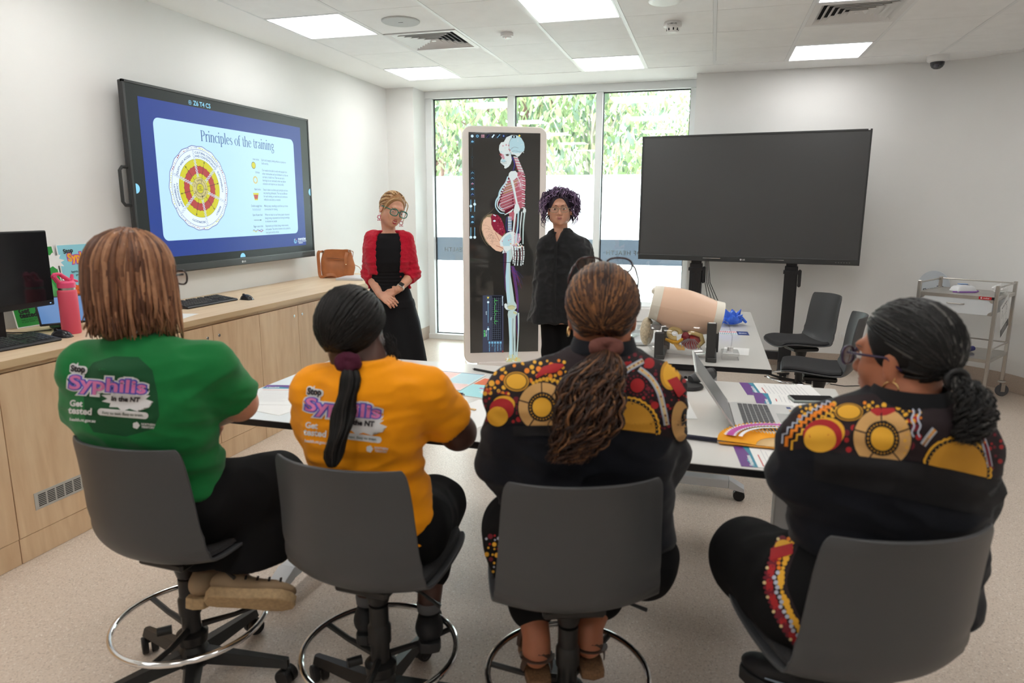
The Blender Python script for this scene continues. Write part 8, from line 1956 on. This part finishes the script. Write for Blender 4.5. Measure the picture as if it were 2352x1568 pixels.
for q in (-1, 1):
    mb = world_mb(Wm); p = V(L(q*.082, -.004, -.042)); mb.tube([p, p-V((0, 0, .012))], .001, 5)
    for k in range(8): a = k*pi/4; mb.sphere(p-V((0, 0, .030))+R_*.012*cos(a)+V((0, 0, .012*sin(a))), .0042, 8, 6)
    for k in range(3): mb.sphere(p-V((0, 0, .050))+R_*(.010*(k-1)), .004, 8, 6)
    mb.build('earring', bead, Wm)
wv = V(wrB-elB).normalized(); wc = V(wrB)-wv*.022; mb = world_mb(Wm); mb.lathe([(.0275, -.009), (.029, -.007), (.029, .007), (.0275, .009)], wc, 24, axis=wv, cap=False); ws_ = mb.build('watch_strap', mat('cream watch strap', s2l(226, 214, 196), rough=.5), Wm)
nn = (-FW*.9+R_*.15+UP*.35).normalized(); nn = (nn-wv*nn.dot(wv)).normalized(); Rw = Matrix((wv.cross(nn), wv, nn)).transposed(); mb = world_mb(Wm); mb.box(wc+nn*.030, (.034, .038, .009), Rw, bev=.003); mb.build('watch_case', mat('silver watch case', (.6, .58, .55), rough=.25, metal=1), Wm)
mb = world_mb(Wm); mb.box(wc+nn*.0348, (.028, .032, .0012), Rw); mb.build('watch_face', MATS['phone glass'], Wm)
mb = world_mb(Wm); mb.sphere(V(wrB)+dB*.085-FW*.006-UP*.012, (.006, .006, .005), 10, 6); mb.build('ring', steel, Wm)
for f_ in ft:
    so, Ls = shoe(Wm, (f_.x, f_.y, .085), -V((FW.x, FW.y, 0)), shoe_b, sole_b, .9, (0, 0, 1), 'shoe', .01)

# ---- curly purple-haired woman in the black shirt
Q = upright(4.9)
g0b = Q(1295, 900); Vm = thing('person', 'standing woman with curly purple hair and glasses in a loose black shirt', 'person', (float(g0b[0]), float(g0b[1]), 0))
vyaw = radians(6)
top = [(*Q(1287, 532), .075, .060), (*Q(1296, 547), .135, .085), (*Q(1298, 572), .172, .115), (*Q(1294, 620), .178, .135), (*Q(1288, 665), .180, .140), (*Q(1282, 705), .186, .148), (*Q(1274, 738), .192, .152)]
shA = Q(1252, 565); elA = Q(1246, 645, .03); wrA = Q(1240, 700, .10); shB = Q(1340, 568, .02); elB = Q(1358, 650, .10); wrB = Q(1352, 700, .16)
hc = Q(1286, 480, -.02); fR = rot_of(-V((FW.x, FW.y, 0)).normalized()*1.0-R_*.10-V((0, 0, .02)), (0, 0, 1), radians(1))
fz = Field(.02); L = head_field(fz, hc, fR, 1.02, jaw=1.1, fat=1.06); fz.cone(Q(1288, 545), L(0, -.02, -.07), .054, .050, .03); head = fz.mesh(.0035)
B = Field(.025); B.cone(Q(1288, 545), L(0, -.02, -.08), .055, .05); B.stack([(*r[:3], r[3]-.02, r[4]-.02) for r in top], vyaw); B.chain([shA, elA, wrA], [.045, .038, .025]); B.chain([shB, elB, wrB], [.045, .038, .025])
hand(B, wrA, (0, .1, -1), (1, 0, 0), 1, s=.9, curl=.4); hand(B, wrB, (0, .1, -1), (-1, 0, 0), -1, s=.9, curl=.4); ft = [V(Q(1266, 905)), V(Q(1305, 905))]
for f_ in ft: f_.z = .08; B.cone(V((f_.x, f_.y, .8)), V((f_.x, f_.y, .1)), .07, .038)
to_obj('body', merge(head, B.mesh(.007)), sk_olive, Vm); face_bits(Vm, L, fR, 1.02, ('dark', (.03, .018, .01)), ('dark brown', (.05, .03, .025)), ('muted', s2l(168, 100, 96)), smile=-.15, lids=(sk_olive, .22))
lin = mat('black linen', (.012, .0125, .014), rough=.85, spec=.3, bump=.5, bscale=260, sheen=.15, var=.15, vscale=40)
T = Field(.025); T.stack([(*r[:3], r[3]+.004, r[4]+.004) for r in top], vyaw); T.chain([shA, elA, elA*.1+wrA*.9], [.056, .056, .054], .04); T.chain([shB, elB, elB*.1+wrB*.9], [.058, .060, .056], .04); T.cone(Q(1288, 530), Q(1292, 556), .062, .10, .04)
vf = V((sin(vyaw), -cos(vyaw), 0)); Vn = V(Q(1284, 532))+vf*.09
for k in range(9): f = k/8; T.cut(V(Q(1284-f*3, 520+f*32))+vf*(.105), (.060*(1-f)+.004, .085, .020), RZ(vyaw), .004)
def fold_v(vs): return .006*np.sin(np.arctan2(vs[:, 1]-g0b[1], vs[:, 0]-g0b[0])*11+vs[:, 2]*4)*np.clip((1.2-vs[:, 2])/.4, 0, 1)
shv = to_obj('shirt', T.mesh(.005, clip=[(Q(1288, 524), (0, 0, 1)), (Q(1270, 737), (.05, 0, -1))]), lin, Vm, disp=wr(.007, 13, (1, 1, 1.3), 55, fold_v))
mb = world_mb(Vm); pl = [V(Q(1274, y))+vf*(.128+.02*k*0) for k, y in enumerate((556, 590, 630, 670, 705, 734))]; mb.tube([V(Q(1281-.35*k, 556+17.5*k))+vf*(.122+.004*k) for k in range(11)], .012, 6, flat=.35, up=vf); mb.build('placket', lin, Vm)
for q in (-1, 1):
    mb = world_mb(Vm); cp = V(Q(1288, 530)); P = []
    for k in range(9):
        a = q*radians(24+135*k/8); d = -vf*cos(pi-abs(a)*1)+side*0
        dd = (vf*cos(a)+V((cos(vyaw), sin(vyaw), 0))*sin(a)); P.append([cp+dd*.058+V((0, 0, .022-.03*(8-k)/8)), cp+dd*.072+V((0, 0, .012-.03*(8-k)/8)), cp+dd*(.086+.018*max(0, (k-5)/3)*0)+V((0, 0, -.020-.045*(8-k)/8))])
    mb.grid(P, thick=.003); mb.build('collar', lin, Vm, smooth=60)
mb = world_mb(Vm)
for k in range(14): a = -1.1+2.2*k/13; p = V(Q(1286, 548))+vf*(.060*cos(a)+.012)+V((cos(vyaw), sin(vyaw), 0))*.055*sin(a)-V((0, 0, .045*cos(a))); mb.tube([p+V((.006*cos(t), 0, .005*sin(t))) for t in [2*pi*q/8 for q in range(8)]], .0016, 5, close=True)
mb.build('necklace', mat('pale gold chain', (.75, .65, .45), rough=.25, metal=1), Vm)
P_ = Field(.03)
for f_ in ft: P_.chain([V((f_.x, f_.y, .95)), V((f_.x, f_.y, .5)), V((f_.x, f_.y, .12))], [.10, .072, .052])
P_.ell(V((g0b[0]-.03, g0b[1], .92)), (.17, .13, .14)); to_obj('trousers', P_.mesh(.008), blk, Vm)
for f_ in ft: shoe(Vm, (f_.x, f_.y, .095), -V((FW.x, FW.y, 0)), mat('denim blue shoe', s2l(60, 80, 110), rough=.8), mat('yellow white sole', s2l(220, 210, 170), rough=.6), .95, (0, 0, 1), 'shoe', .02)
hm = hair_mats('purple', [s2l(108, 88, 118), s2l(78, 62, 86), s2l(146, 122, 156), s2l(50, 42, 54)], .4)
mb = world_mb(Vm); rnd = random.Random(77); C0 = V(L(0, -.010, .028)); s_ = 1.02
for k in range(720):
    a = rnd.uniform(-pi, pi); th = rnd.uniform(.05, 1.9)
    if abs(a) < .85 and th > .62: continue
    if abs(a) < 1.2 and th > 1.35: continue
    d = V((sin(th)*sin(a), sin(th)*cos(a), cos(th))); root = C0+fR @ V((d.x*.076, d.y*.094, d.z*.086))
    out = fR @ V((d.x, d.y*.9, d.z)); tang = fR @ V((cos(th)*sin(a), cos(th)*cos(a), -sin(th)))
    ln = rnd.uniform(.065, .125)*(1 if th > .6 else .62); e = root+out*ln*.38+tang*ln*.8-V((0, 0, ln*.2)); m_ = root+out*ln*.45+tang*ln*.25
    if th > 1.3: e = root+out*ln*.36-V((0, 0, ln*1.05)); m_ = root+out*ln*.46-V((0, 0, ln*.35))
    lock(mb, [root, m_, e], rnd.uniform(.0024, .0048), 22, rnd.choices(range(4), (4, 4, 3, 2) if th > .3 else (3, 3, 1, 5))[0], 5, rnd.uniform(.006, .011), rnd.uniform(1.6, 2.6), rnd.uniform(0, 6), .3)
ho = mb.build('hair', hm, Vm, smooth=180); H = Field(.02); H.ell(L(0, -.018, .032), (.086*1.02, .100*1.02, .094*1.02), np.array(fR)); H.ell(L(0, -.045, -.03), (.090, .065, .085), np.array(fR)); H.cut(L(0, .105, -.03), (.068, .080, .118), np.array(fR), .015); to_obj('hair_base', H.mesh(.005), hm[3], ho)
glasses(Vm, L, fR, 1.02, mat('clear brown frame', s2l(150, 132, 112), rough=.2), r=.0019, w_=.0265, h_=.0175, y=.110, z=-.002)
for q in (-1, 1): mb = world_mb(Vm); mb.sphere(L(q*.080, -.002, -.040), .0035, 8, 6); mb.build('earring', MATS['gold'], Vm)
